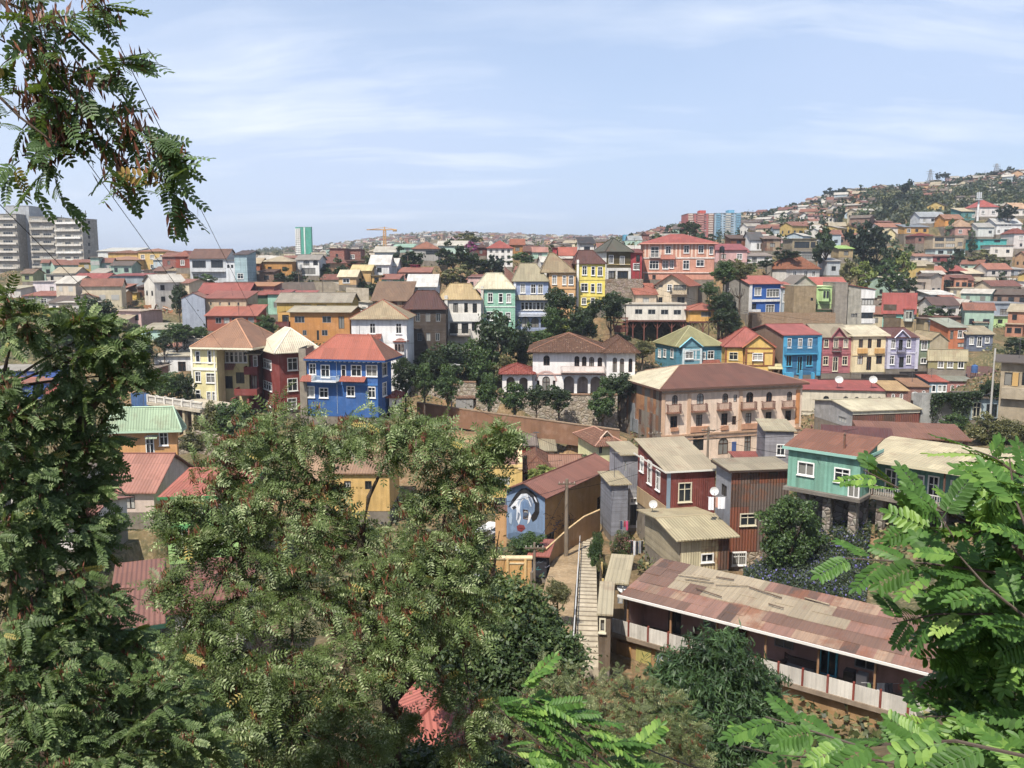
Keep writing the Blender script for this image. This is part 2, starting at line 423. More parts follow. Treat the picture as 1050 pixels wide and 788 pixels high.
        if 'dent' in extra:
            k = int((b - a) / .7); fb = MB()
            for i in range(k): x = a + .3 + i * .7; fb.box(x, x+.16, c+.06, -.003, H-.28, H-.003)
            fb.box(a+.07, b-.07, c+.065, -.004, H-.12, H-.004); fb.build('eave_bracket', M('flat', extra['dent']), s.root, s.mw); fb = MB()
            k = int((D) / .7)
            for i in range(k): y = .2 + i * .7; fb.box(W+.003, b-.06, y, y+.16, H-.28, H-.003)
            fb.build('eave_bracket', M('flat', extra['dent']), s.root, s.mw)
    def yz(s, z):
        p = s.mw @ Vector((s.W/2, 0, z)); return (s.proj(p)[1] - CROP[1]) * CROP[2]
    def fm(s, k):
        og, u, nn, wd, rz = s.fr[k]; return s.mw @ Matrix.Translation(og) @ Matrix.Rotation(rz, 4, 'Z')
    def rect(s, k, x0, y0, x1, y1, out=0.0):
        u0, v1 = s.uv(k, x0, y0, out); u1, v0 = s.uv(k, x1, y1, out); return min(u0, u1), max(u0, u1), min(v0, v1), max(v0, v1)
    def strip(s, k, rects, out, mat, name='trim', base=.003):
        mb = MB()
        for r in rects:
            u0, u1, v0, v1 = s.rect(k, *r); mb.box(u0, u1, -out, -base, v0, v1)
        return mb.build(name, wkind(mat), s.root, s.fm(k))
    def band(s, k, ys, hpx, out, mat, name='cornice'):
        """horizontal mouldings the whole width of a face at pixel rows ys"""
        mb = MB(); wd = s.fr[k][3]
        um = s.proj(s.fm(k) @ Vector((wd/2, 0, s.H)))[0]; xm = (um - CROP[0]) * CROP[2]
        for y in ys:
            v1 = s.uv(k, xm, y - hpx/2)[1]; v0 = s.uv(k, xm, y + hpx/2)[1]; mb.box(-.02, wd+.02, -out, -.003, v0, v1)
        return mb.build(name, wkind(mat), s.root, s.fm(k))
    def balcony(s, k, x0, y0, x1, y1, out=.9, slab='8A7A6A', rail='5A4A40', solid=None, n=None):
        u0, u1, v0, v1 = s.rect(k, x0, y0, x1, y1, out); fm = s.fm(k)
        mb = MB(); mb.box(u0, u1, -out, -.003, v0, v0+.14); b = mb.build('balcony', M('conc', slab), s.root, fm)
        rb = MB(); z0 = v0 + .142; z1 = max(v1, z0 + .7)
        if solid:
            rb.box(u0, u1, -out, -out+.08, z0, z1); rb.box(u0, u0+.08, -out+.082, -.004, z0, z1); rb.box(u1-.08, u1, -out+.082, -.004, z0, z1)
            rb.build('railing', wkind(solid), b, fm)
        else:
            rb.box(u0, u1, -out, -out+.06, z1-.06, z1); rb.box(u0, u0+.06, -out+.062, -.004, z1-.06, z1); rb.box(u1-.06, u1, -out+.062, -.004, z1-.06, z1)
            for i in range(int((u1-u0)/.16)+1):
                x = min(u0 + i*.16, u1-.035); rb.box(x, x+.035, -out+.012, -out+.047, z0, z1-.062)
            for i in range(1, int(out/.16)):
                rb.box(u0+.012, u0+.047, -out+i*.16, -out+i*.16+.035, z0, z1-.062); rb.box(u1-.047, u1-.012, -out+i*.16, -out+i*.16+.035, z0, z1-.062)
            rb.build('railing', M('flat', rail), b, fm)
        return b
    def awn(s, k, x0, x1, yt, yb, out=1.0, mat=('cor', 'B85A4A'), name='porch_roof'):
        u0, _ = s.uv(k, x0, yb, out); u1, v0 = s.uv(k, x1, yb, out); v1 = s.uv(k, x0, yt)[1]
        if v1 < v0 + .1: v1 = v0 + .3
        mb = MB(); mb.slab([[(u0,-out,v0),(u1,-out,v0),(u1,-.004,v1),(u0,-.004,v1)]], .08)
        return mb.build(name, wkind(mat), s.root, s.fm(k))
    def bay(s, k, x0, y0, x1, y1, out, wall, wins=(), roofm=None, rh=.5):
        u0, u1, v0, v1 = s.rect(k, x0, y0, x1, y1, out); fm = s.fm(k)
        mb = MB(); c = min(.5, (u1-u0)*.2)
        pl = [(u0, -.003), (u0+c, -out), (u1-c, -out), (u1, -.003)]
        for a, b in zip(pl, pl[1:]): mb.poly([(*a, v0), (*b, v0), (*b, v1), (*a, v1)])
        mb.poly([(*p, v1) for p in pl]); mb.poly([(*p, v0) for p in reversed(pl)])
        by = mb.build('bay', wkind(wall), s.root, fm)
        n = max(1, len(wins) or 1); w = (u1-u0-2*c) / n
        for i in range(n):
            ww, hh = w * .74, (v1-v0) * .55
            kw = fm @ Matrix.Translation((u0 + c + w*(i+.5), -out-.125, v0 + (v1-v0)*.3))
            a, b = win_meshes(ww, hh, wins[i] if wins else 'w'); f = wobj('window', a, by, kw); b2 = wobj('window_glass', b, by, kw)
        if roofm:
            rb = MB(); o = .2; e = [(u0-o, -.004), (u0+c-o*.5, -out-o), (u1-c+o*.5, -out-o), (u1+o, -.004)]
            t = [((u0+u1)/2-.2, -.004), ((u0+u1)/2+.2, -.004)]
            z = v1 + .1
            rb.slab([[(*e[0],z),(*e[1],z),(*t[0],z+rh)], [(*e[1],z),(*e[2],z),(*t[1],z+rh),(*t[0],z+rh)], [(*e[2],z),(*e[3],z),(*t[1],z+rh)]], .08)
            rb.build('porch_roof', wkind(roofm), by, fm)
        return by
    def gablet(s, k, xl, xr, yb, ya, out, wall, roofm, trim=None, depth=3.0):
        u0, v0 = s.uv(k, xl, yb, out); u1, _ = s.uv(k, xr, yb, out); um, v1 = s.uv(k, (xl+xr)/2, ya, out); fm = s.fm(k)
        mb = MB(); mb.poly([(u0,-out,v0),(u1,-out,v0),(um,-out,v1)])
        g = mb.build('gable', wkind(wall), s.root, fm)
        rb = MB(); o = .22; d = depth
        rb.slab([[(u0-o,d,v0-.05),(u0-o,-out-o,v0-.05),(um,-out-o,v1+.12),(um,d,v1+.12)], [(u1+o,-out-o,v0-.05),(u1+o,d,v0-.05),(um,d,v1+.12),(um,-out-o,v1+.12)]], .09)
        rb.build('gable_roof', wkind(roofm), s.root, fm)
        if trim:
            tb = MB()
            for a in ((u0-o, v0-.06), (u1+o, v0-.06)):
                tb.tube([(a[0], -out-o-.05, a[1]), (um, -out-o-.05, v1+.08)], .12, 4)
            tb.build('bargeboard', M('flat', trim), s.root, fm)
        return g
    def posts(s, xs, yt, yb, mat='7A4034', brace=True, y=.3, r=.11):
        for x in xs:
            mb = MB(); u = s.uv('F', x, yt, -y)[0]; v1 = s.uv('F', x, yt, -y)[1]; v0 = s.uv('F', x, yb, -y)[1] - 1.5
            mb.box(u-r, u+r, y-r, y+r, v0, v1-.01)
            if brace:
                for q in (-1, 1): mb.tube([(u, y, v1-1.5), (u+q*.95, y, v1-.08)], .07, 4)
            mb.build('post', wkind(mat), s.root, s.fm('F'))
    def box(s, name, x0, x1, y0, y1, z0, z1, mat):
        mb = MB(); mb.box(x0, x1, y0, y1, z0, z1); return mb.build(name, wkind(mat), s.root, s.mw)
def dim(c, k=.72): return ''.join('%02X' % int(int(c[i:i+2], 16) * k) for i in (0, 2, 4))
def row(x0, x1, n, ys, w, h, st='w'):
    return [(x0 + (x1 - x0) * (i + .5) / n, y, w, h, st) for y in ys for i in range(n)]
def auto(x0, x1, ye, yb, Y, st='w', sp=3.0, stor=2.9, seed=0, wm=1.1, hm=1.25):
    """a plain grid of windows for a small house, in crop pixels"""
    r = random.Random(seed); k = CROP[2] * FPX / Y; W = (x1 - x0) / k; H = (yb - ye) / k
    n = max(1, int(W / sp)); m = max(1, int(H / stor)); out = []
    for j in range(m):
        for i in range(n):
            if r.random() < .12: continue
            ww = wm * r.uniform(.8, 1.35)
            out.append((x0 + (x1-x0)*(i+.5)/n, ye + (yb-ye)*(j+.52)/m, ww*k, hm*k, r.choice(st)))
    return out
def G(label, x0, x1, ye, yb, Y, wall, roof=('hip', 'A05A48', 1.6), st='wd', name='house', th=0, D=8, xs=None, **kw):
    """plain small house; roof = (type, colour, rise in m)"""
    rk = 'tile' if roof[0] == 'hip' and int(roof[1], 16) % 3 == 0 else 'cor'
    k = CROP[2] * FPX / Y
    ya = ye - roof[2] * k
    h = House(label, x0, x1, yb, ye, Y, th, D, xs, wall, (roof[0], ya, rk, roof[1], kw.pop('oh', .4)), name=name,
              F=kw.pop('F', None) or auto(x0, x1, ye, yb, Y, st, seed=hash((x0, ye)) % 999), **kw)
    h.rise = roof[2]; return h
# ================================================================== the mid-ground houses, read off the photograph
crop(180, 310, 4.375)
h = House('pale yellow three-storey house with brown hip roof beside the dark red house', 75, 182, 470, 205, 124, -10, xs=215, wall=('pl', 'E9DC97'),
          roof=('hip', 85, 'cor', 'A8714F', .7, {'rx': (62, 345), 'back': 11, 'ridge': 'C98E66', 'fascia': 'E8DFC0', 'dent': 'EFE8CF'}),
          F=[(100,245,18,45),(153,245,14,50),(101,335,22,42),(158,340,38,40),(101,418,20,45),(150,425,16,42),(172,425,12,42)])
h.band('F', [300], 12, .12, 'F3EDDA'); h.strip('F', [(75,268,182,276)], .06, 'F3EDDA'); h.strip('F', [(176,205,182,470)], .1, 'F3EDDA', 'corner_board'); h.strip('F', [(75,205,80,470)], .1, 'F3EDDA', 'corner_board')
h2 = House('', 183, 325, 470, 205, 127.5, 0, 8, wall=('pl', 'D8C985'), join=h, F=row(222, 322, 5, [247], 15, 44) + [(240,360,36,56,'d'),(290,340,40,50,'d')])
h2.strip('F', [(222,218,322,223)], .1, 'F3EDDA'); h2.awn('F', 183, 258, 274, 303, 1.3, ('cor', 'A85A48'))
h = House('dark red three-storey house with cream hip roof between the yellow and blue houses', 463, 625, 490, 230, 122, 32, xs=368, wall=('pl', '88322C'),
          roof=('hip', 116, 'cor', 'E4D9BC', 1.0, {'back': 9, 'ridge': 'F0E8D2'}), L=[(413,278,36,48),(414,375,38,48),(414,455,38,38)], F=[(525,278,42,48),(525,370,42,48),(523,455,38,40)])
h2 = House('', 335, 368, 490, 232, 127.2, 0, 4, wall=('pl', '6E2A28'), join=h, roof=('shed', 195, 'cor', 'D8CBB0', .6), F=[(358,265,16,44),(345,360,44,60,'d')])
h2.balcony('F', 305, 290, 367, 326, 1.4, '7A2F2C', solid=('pl', '7A2F2C')); h2.balcony('F', 262, 390, 366, 420, 2.4, '8A3A34', solid=('pl', '8A3A34'))
h2.strip('F', [(268,424,280,475),(340,424,352,475)], 2.2, ('pl', '8A3A34'), 'porch_pillar')
House('weathered concrete party wall standing between the dark red and blue houses', 551, 583, 500, 208, 119, 0, 5, wall=('conc', '9A8E7C'), name='party_wall', cat='wall')
h = House('bright blue two-storey house with orange-red hip roof behind the big robinia', 575, 905, 520, 262, 117, -12, xs=966, wall=('pl', '1F5FA6'),
          roof=('hip', 150, 'cor', 'BF5138', .8, {'cols': ('8F553A',), 'mis': [0, 1, 0, 0], 'rx': (575, 940), 'ridge': 'B0604A', 'fascia': '1C4E8A', 'dent': 'E8E8E4'}),
          F=[(615,300,26,44),(672,310,36,52),(754,310,18,50),(811,308,42,46),(880,308,46,46),(600,402,44,46),(665,407,36,40),(786,400,32,40),(880,405,30,44)], R=[(937,302,20,46),(937,390,18,48)])
h.balcony('F', 608, 330, 720, 362, 1.3, 'E4E6E8', 'C9DCE6'); h.awn('F', 556, 610, 322, 356, 1.2, ('cor', 'B5503C')); h.awn('F', 732, 846, 330, 358, 1.0, ('cor', 'B5503C'))
h.band('F', [366], 9, .1, '2E76BE'); h.strip('F', [(722,262,728,500)], .1, 'D8E4EE', 'corner_board')
G('little white hut with a red roof at the right foot of the blue house', 958, 1000, 430, 470, 120, ('pl', 'E4E0D8'), ('hip', 'B84A3C', .7), D=4, F=[(985,450,10,18,'d')])
h = House('white house with tan hip roof and brown bay window behind the blue house', 788, 1036, 420, 78, 138, 0, 10, wall=('pl', 'E9E7E4'),
          roof=('hip', -8, 'cor', 'AE976F', .6, {'ridge': '9A5A40', 'rx': (776, 1046)}), F=[(884,118,22,42),(1001,118,22,42),(903,190,20,40)])
h.awn('F', 856, 922, 142, 165, .8, ('tile', 'B05444')); h.strip('F', [(824,78,830,400)], .1, 'C8C6C2', 'downpipe')
h.strip('F', [(960,168,1045,400)], 1.0, ('pl', 'E9E7E4'), 'annexe'); h.bay('F', 968, 180, 1040, 236, 1.5, ('pl', 'E4DCD4'), ['b', 'b', 'b'], ('tile', 'B05444'), .4)
crop(380, 210, 4.773)
h = House('charcoal shingled house with dark maroon roof beside the white bay-window house', 195, 368, 740, 515, 150, 0, 9, wall=('clap', '544840'),
          roof=('hip', 424, 'cor', '5E3430', .4, {'rx': (150, 372), 'q': (.28, .3)}), F=[(231,552,22,40,'g'),(281,552,22,40,'g'),(331,552,22,40,'g'),(241,648,22,38,'g'),(283,648,20,38,'g'),(328,648,20,38,'g')])
G('rusty iron shed with a brown sheet roof behind the charcoal house', 10, 190, 470, 520, 166, ('rust', '6A3A28'), ('shed', '8A6648', 3.5), D=9, F=[(80,500,14,18,'d')], name='shed', cat='shed')
h = House('white three-storey house with mustard mansard roof and railed balcony', 372, 540, 740, 467, 155, 0, 9, wall=('pl', 'DED8CC'),
          roof=('hip', 390, 'cor', 'C2A468', .4, {'rx': (325, 545), 'q': (.25, .28)}), F=[(416,505,24,46,'d'),(467,505,18,46,'d'),(510,507,22,46,'d'),(408,605,40,50,'d'),(462,605,34,50,'d'),(507,597,24,42,'d'),(412,700,24,40,'d')])
h.strip('F', [(372,532,540,572)], .25, ('pl', 'E6E2D8')); h.balcony('F', 385, 610, 487, 645, 1.2, '8A8078', '3A3634'); h.strip('F', [(362,445,380,740)], .35, ('pl', 'E2DED4'), 'party_wall')
h = House('mint green clapboard house with pale pyramid roof in the upper row', 553, 707, 660, 415, 158, 0, 9, wall=('clap', '98D2B4'),
          roof=('hip', 338, 'cor', 'D9D2B0', .4, {'rx': (500, 712), 'q': (.3, .34)}), F=[(586,455,20,40),(637,457,16,40),(676,458,18,40),(586,545,34,38),(635,545,16,38),(673,548,20,38)])
h.band('F', [500], 5, .08, 'DDEBE0'); h.strip('F', [(540,400,553,660)], .3, ('pl', 'D8D4C8'), 'party_wall')
h = House('pale blue house with glazed gallery over an arcade in the upper row', 706, 870, 620, 378, 160, 0, 10, wall=('clap', 'A4B6DA'),
          roof=('hip', 291, 'cor', 'A59A78', .4, {'rx': (690, 876), 'q': (.22, .34)}), F=[(745,410,20,42),(796,412,20,42),(831,412,20,42)] + row(735, 868, 7, [497], 13, 34) + [(757,575,36,50,'da'),(805,577,36,50,'da'),(850,577,34,50,'da')])
h.awn('F', 706, 872, 442, 466, 1.0, ('cor', 'B5A98A')); h.strip('F', [(700,378,712,620)], .2, ('pl', 'DDE2EC'), 'party_wall'); h.band('F', [535], 6, .15, 'DDE2EC')
h.balcony('F', 718, 528, 868, 548, .7, 'DDE2EC', 'DDE2EC')
h = House('peach house with brown pyramid roof between the pale blue and yellow houses', 872, 1004, 600, 335, 162, 0, 9, wall=('pl', 'DDA968'),
          roof=('hip', 240, 'cor', '9C8660', .4, {'rx': (830, 1008), 'q': (.28, .6)}), F=[(900,368,18,40),(948,370,14,40),(981,370,18,40),(901,455,18,40),(948,457,14,40),(981,457,18,40)])
h.band('F', [412], 4, .08, 'C8904E')
House('narrow brick-red gable end rising between the mint and pale blue houses', 655, 704, 480, 345, 163.5, 0, 6, wall=('brick', '8A4438'), roof=('shedl', 300, 'cor', 'B5A890', .1), name='party_wall', cat='wall')
crop(560, 200, 4.773)
h = House('lemon yellow three-storey house with maroon roof and white windows', 152, 290, 560, 340, 164, 0, 10, wall=('pl', 'EDD63A'),
          roof=('hip', 275, 'cor', '683A32', .3, {'rx': (135, 296), 'q': (.2, .35)}), F=[(188,370,19,40),(230,372,14,40),(264,374,19,40),(187,453,30,36),(228,455,14,36),(261,455,19,40),(185,520,18,28),(228,520,16,28)])
h.strip('F', [(150,318,158,560)], .3, ('pl', 'E8E4DC'), 'party_wall'); h.band('F', [416, 498], 3, .06, 'D9C034')
House('brick-red party wall beside the lemon yellow house', 72, 150, 420, 315, 170, 0, 7, wall=('brick', '8A4A3C'), roof=('flat', None, 'cor', '9A6A58', .1), name='party_wall', cat='wall')
h = House('olive half-timbered house with dark slate roof over a white ground floor', 296, 414, 415, 280, 188, 18, xs=240, wall=('clap', '5E5128'), mats={'L': ('pl', 'E0DCD2')},
          roof=('hip', 214, 'cor', '56584A', .6), F=[(318,315,18,36),(372,320,18,36),(320,390,28,34,'d'),(373,392,52,30,'d')])
h.strip('F', [(296,358,414,372)], .1, ('pl', 'E8E4D8')); h.strip('F', [(340,362,348,412),(402,362,414,412),(296,362,304,412)], .08, ('pl', 'E8E4D8')); h.strip('F', [(300,338,412,343)], .08, 'C8B070')
House('long brown retaining wall below the olive house', 285, 475, 500, 412, 185, 0, 4, wall=('stone', '9A7C58'), name='retaining_wall', cat='wall')
G('narrow crimson house squeezed between the olive and big pink houses', 414, 470, 285, 412, 190, ('pl', 'A82A34'), ('shed', '8A3A34', .8), 'w', D=7)
h = House('big salmon pink corner house with red hip roof and white timber battens', 476, 826, 415, 237, 192, -6, 13, wall=('pl', 'D08E72'),
          roof=('hip', 194, 'cor', 'B8463C', .7, {'fascia': 'D8907A'}),
          F=[(532,280,36,48),(598,270,22,34),(687,266,22,34),(758,266,22,34),(808,272,14,34),(528,343,42,36),(584,342,24,38),(615,340,15,36),(685,342,26,40),(754,334,34,28),(490,400,16,26,'d'),(528,405,16,26,'d')])
h.strip('F', [(x, 240, x+6, 304) for x in range(482, 824, 19) if not any(a < x+3 < b for a, b in ((508,556),(582,614),(670,704),(742,774),(796,820)))], .05, ('pl', 'EBCDB4'), 'batten')
h.band('F', [309], 6, .14, 'E6DCD0'); h.band('F', [381], 5, .2, 'E0C8B8'); h.awn('F', 560, 632, 292, 314, 1.0, ('cor', 'B8604E')); h.balcony('F', 506, 284, 560, 308, .7, 'D8CFC4', 'E8E4DC')
h = House('cream gabled house with a railed balcony full of plants above the long white building', 540, 690, 560, 440, 182, -24, xs=765, wall=('pl', 'D8C3A2'),
          roof=('gy', 390, 'cor', 'B0553F', .7), F=[(562,440,18,26,'d'),(655,448,60,40,'d'),(605,448,18,40),(560,515,18,28,'d'),(660,515,36,30,'g')])
h.balcony('F', 608, 458, 692, 490, 1.0, '9A8A78', '3C3A38')
G('low cream cottage with faded red roof left of the gabled house', 438, 540, 488, 545, 181, ('pl', 'CDB99E'), ('shed', 'B55A44', 2.2), 'g', D=7)
G('pale pink house with red roof to the right of the big salmon house', 830, 985, 270, 330, 216, ('pl', 'D2A29C'), ('shed', 'A8404A', 1.4), 'dw', D=8)
h = House('long white building raised on red-brown timber stilts', 390, 686, 618, 537, 173, 0, 8, wall=('pl', 'E2DACB'), roof=('flat', None, 'cor', 'C9C0B2', .2), flat=False, deep=0,
          F=[(453,572,36,24,'g'),(517,573,36,24,'g'),(580,574,36,24,'g'),(642,575,36,24,'g')], name='stilt_building', cat='building')
h.posts([425, 480, 545, 615, 672], 621, 690); h.strip('F', [(390,613,686,621)], .1, ('wood', '6A3A30'), 'floor_beam')
h = House('small mustard yellow house on stilts with a red roof joined to the long white building', 697, 860, 624, 566, 171, 0, 7, wall=('pl', 'DFA536'), roof=('hip', 533, 'cor', 'BF5F45', .5), flat=False, deep=0,
          F=[(783,585,48,24,'g'),(838,585,18,14,'g')], name='stilt_house')
h.posts([705, 768, 842], 627, 690); h.strip('F', [(697,619,860,627)], .1, ('wood', '6A3A30'), 'floor_beam')
h = House('red-brown timber deck with railings beside the long white building', 258, 402, 672, 650, 171, 0, 5, wall=('wood', '6E3A2E'), roof=None, flat=False, deep=0, name='timber_deck', cat='deck')
h.posts([262, 330, 396], 604, 650, ('wood', '7A4034'), False, y=.1); h.posts([262, 330, 396], 672, 720, ('wood', '5A3428'), False, y=.6)
h.strip('F', [(258,600,402,606),(258,622,402,627),(258,638,402,650)], .06, ('wood', '8A4A3A'), 'railing')
crop(400, 320, 4.375)
# ---- the arcaded white house
h = House('white arcaded mansion with brown tile hip roof above the stone wall', 640, 970, 372, 183, 135, -3, 12, wall=('pl', 'EBE5E0'),
          roof=('hip', 97, 'tile', '80543E', .9, {'ridge': '9A6A50'}),
          F=[(702,218,28,46,'ba'),(838,222,22,48,'ba'),(871,222,20,44,'ba'),(904,224,22,44,'ba'),(941,225,20,42,'ba'),(700,326,34,74,'ba'),(664,325,12,34,'b'),(736,325,12,34,'b'),
             (802,330,46,84,'oa'),(863,331,48,84,'oa'),(922,332,46,82,'oa')], name='mansion')
h.balcony('F', 765, 244, 962, 275, 1.1, 'D8BDB0', 'CBB0A4'); h.band('F', [280], 6, .12, 'CFA598', 'cornice')
mb = MB(); u0, v0 = h.uv('F', 650, 310); u1, v1 = h.uv('F', 750, 265); c = (u0+u1)/2; rr = (u1-u0)/2; N = 14
for i in range(N):
    a0, a1 = math.pi*i/N, math.pi*(i+1)/N
    q = [(c+math.cos(a)*r_, -.06, v0+math.sin(a)*r_*.95) for a, r_ in ((a0, rr), (a1, rr), (a1, rr*.84), (a0, rr*.84))]; mb.poly(q[::-1])
mb.build('arch_moulding', M('pl', 'CDA49A'), h.root, h.fm('F'))
pc = h.rect('F', 775, 290, 950, 375); h.box('gallery_back', pc[0]-.4, pc[1]+.4, 2.2, 2.3, .02, h.H*.5, ('pl', 'C9B2A8')); h.box('gallery_floor', pc[0]-.4, pc[1]+.4, .36, 2.19, -.1, .015, ('conc', 'A08A78'))
h.strip('F', [(820,366,842,374),(888,366,904,374)], .25, ('pl', 'E9E2DC'), 'pillar_base')
h2 = House('', 972, 1100, 372, 185, 133.5, -3, 11, wall=('pl', 'EBE5E0'), join=h, roof=('hip', 112, 'tile', '80543E', .8), F=[(1008,238,18,66,'ba'),(1040,240,18,62,'ba'),(1078,240,16,62,'ba')])
h2 = House('', 503, 638, 364, 280, 134, 0, 7, wall=('pl', 'EBE5E0'), join=h, roof=('hip', 236, 'tile', 'B5483E', .6), F=[(541,328,38,72,'oa'),(598,330,38,72,'oa')])
h2.box('porch_back', .1, h2.W-.1, 2.4, 2.5, .01, h2.H-.02, ('pl', 'B9A69C'))
# ---- stone wall below it, the street and its brick parapet
def wall_line(name, label, pts, thick, mat, cat='wall', cap=None, group=None):
    """wall along (crop x, ytop, ybottom, Y) stations"""
    w = [(Q(x, yt, Y), Q(x, yb, Y)) for x, yt, yb, Y in pts]
    o = w[0][1].copy(); root = empty(name, Matrix.Translation(o), label, cat, group)
    mb = MB(); cb = MB(); off = Vector((0, thick, 0))
    for (t0, b0), (t1, b1) in zip(w, w[1:]):
        t0, b0, t1, b1 = t0-o, b0-o, t1-o, b1-o
        b0 = b0 - Vector((0,0,1.5)); b1 = b1 - Vector((0,0,1.5))
        mb.poly([b0, b1, t1, t0]); mb.poly([b1+off, b0+off, t0+off, t1+off]); mb.poly([t0, t1, t1+off, t0+off])
        if cap:
            e = Vector((0,-.08,.004)); g = Vector((0,.08,.004)); z = Vector((0,0,.14))
            A, B, C, D = t0+e, t1+e, t1+off+g, t0+off+g
            cb.poly([A+z,B+z,C+z,D+z]); cb.poly([A,B,B+z,A+z]); cb.poly([C,D,D+z,C+z]); cb.poly([D,C,B,A])
    t0, b0 = w[0][0]-o, w[0][1]-o; mb.poly([b0+off, b0, t0, t0+off]); t1, b1 = w[-1][0]-o, w[-1][1]-o; mb.poly([b1, b1+off, t1+off, t1])
    mb.build('wall_face', wkind(mat), root, WM[root])
    if cap: cb.build('coping', wkind(cap), root, WM[root])
    return root
sw = wall_line('stone_wall', 'long rubble stone wall below the arcaded mansion and its row of street trees',
          [(95,330,420,140),(300,330,440,137),(302,318,440,136.5),(385,318,450,136),(386,345,452,135.5),(490,372,470,133),(640,374,492,131.5),(1020,374,520,129)], 1.0, ('stone', 'A8926E'), cap=('conc', '8E6A4C'))
mb = MB(); p = Q(335, 445, 135.8) - WM[sw].translation
mb.box(p.x-1.4, p.x+1.4, p.y-.35, p.y+.2, p.z-.6, p.z+2.1); mb.build('garage_door', M('panel', '9A9894'), sw, WM[sw])
mb = MB(); mb.box(p.x-1.8, p.x+1.8, p.y-.5, p.y+.2, p.z+2.13, p.z+2.5); mb.build('lintel', M('brick', '8A5A40'), sw, WM[sw])
wall_line('street_parapet', 'long brown plastered parapet wall along the street above the bare earth plot', [(120,408,445,131),(300,435,475,127),(480,460,505,122.5),(640,480,528,120),(820,505,552,118),(1030,532,575,116)], .35, ('pl', '8E6446'), cap=('conc', 'A08466'))
# ---- peach corner building
crop(620, 320, 4.375)
h = House('big peach three-storey corner building with rusty hip roof and small balconies', 258, 888, 680, 348, 122, 17, xs=62, wall=('pl', 'F0D2B6'),
          mats={'L': ('rust', '8A8072', 'B07A4A')},
          roof=('hip', 238, 'cor', '7E4634', .7, {'cols': ('D8CDAA',), 'mis': [0, 0, 0, 1], 'ridge': 'A07A60', 'hipf': .9, 'fascia': '6A4A3C'}),
          F=[(315,395,24,42,'ba'),(429,390,30,48,'ba'),(541,387,24,42,'ba'),(586,388,14,32,'b'),(651,383,30,46,'ba'),(738,382,24,44,'ba'),(829,378,22,40,'ba'),
             (310,495,30,52,'b'),(424,487,26,50,'b'),(537,482,26,52,'b'),(581,487,16,38,'b'),(645,478,24,46,'b'),(735,474,24,48,'b'),(823,465,24,44,'b'),
             (532,602,42,72,'ba'),(641,595,26,76,'b'),(716,597,16,70,'ba'),(420,590,46,60,'d')], name='corner_building', cat='building')
for b in ((288,418,346,457),(398,416,464,450),(516,411,571,444),(622,407,685,440),(717,404,767,437),(807,401,858,434)): h.balcony('F', *b, .85, '9A6A50', '7A4A3A')
um = h.fr['F'][3]; mb = MB(); zb = h.uv('F', 573, 543)[1]
mb.box(0, um, -.22, -.004, zb, zb+.28); mb.box(0, um, -.14, -.004, h.H-.75, h.H-.5); mb.box(0, um, -.1, -.004, zb-.6, zb-.45); mb.build('cornice', M('pl', 'C49A76'), h.root, h.fm('F'))
for x in (262, 378, 608, 865): mb = MB(); u = h.uv('F', x, 450)[0]; mb.box(u-.28, u+.28, -.12, -.005, zb+.29, h.H-.76); mb.build('pilaster', M('pl', 'DDB28C'), h.root, h.fm('F'))
h.strip('F', [(384,516,466,536),(520,512,552,528),(612,503,690,522),(296,520,328,534)], .25, ('pl', 'C98E66'), 'sill_panel')
h.strip('F', [(860,350,868,500)], .16, ('pl', 'D98A3E'), 'downpipe'); h.strip('F', [(571,583,588,628)], .08, '3E5E9A', 'blue_sign')
h.strip('L', [(117,405,134,540),(126,475,150,545)], .08, ('cor', '9AA6B4'), 'patch_panel')
# ---- row above the peach building
h = House('teal clapboard house with an ochre-green hip roof and front gable', 322, 530, 270, 158, 160, 14, xs=228, wall=('clap', '4795AE'),
          roof=('hip', 66, 'cor', '98955A', .4, {'ridge': 'B5B080', 'cols': ('8C8A50',), 'mis': [0,0,0,1]}), F=[(476,193,24,32),(445,196,10,28)], L=[(247,185,10,34),(270,185,10,34),(303,185,10,38)])
h.strip('F', [(342,160,430,245)], .6, ('clap', '6FAFC0'), 'front_bay'); h.gablet('F', 338, 434, 158, 116, .62, ('clap', '6FAFC0'), ('cor', '98955A'), '7CD0E0')
u0, u1, v0, v1 = h.rect('F', 362, 180, 394, 208, .6)
kw = h.fm('F') @ Matrix.Translation(((u0+u1)/2, -.73, v0)); a, b = win_meshes(u1-u0, v1-v0, 'w'); f_ = wobj('window', a, h.root, kw); wobj('pane', b, f_, kw)
h.awn('F', 428, 528, 216, 244, 1.2, ('tile', 'B55444')); h.strip('F', [(523,158,532,270)], .12, '8FD0DC', 'corner_board')
h.strip('F', [(344,162,350,245),(422,162,428,245),(352,168,420,172),(352,212,420,216),(400,174,405,210),(354,174,358,210)], .66, 'D8E4E4', 'batten', .605)
h = House('yellow half-timbered house with a red roof and front gable beside the teal house', 540, 760, 285, 160, 158, -4, 9, wall=('pl', 'E3B43E'),
          roof=('hip', 70, 'cor', 'B84E44', .4), F=[(578,198,34,30,'c'),(600,270,30,16,'b')])
h.strip('F', [(628,160,756,280)], .7, ('pl', 'E6BA48'), 'front_bay'); h.gablet('F', 622, 762, 160, 108, .72, ('pl', 'E6BA48'), ('cor', 'B84E44'), 'A8622E')
h.strip('F', [(628,160,633,280),(751,160,756,280),(634,160,750,165),(634,236,750,243),(634,180,662,184),(712,180,750,184),(660,180,664,236),(708,180,712,236)], .78, ('wood', '9A5A2C'), 'timber', .705)
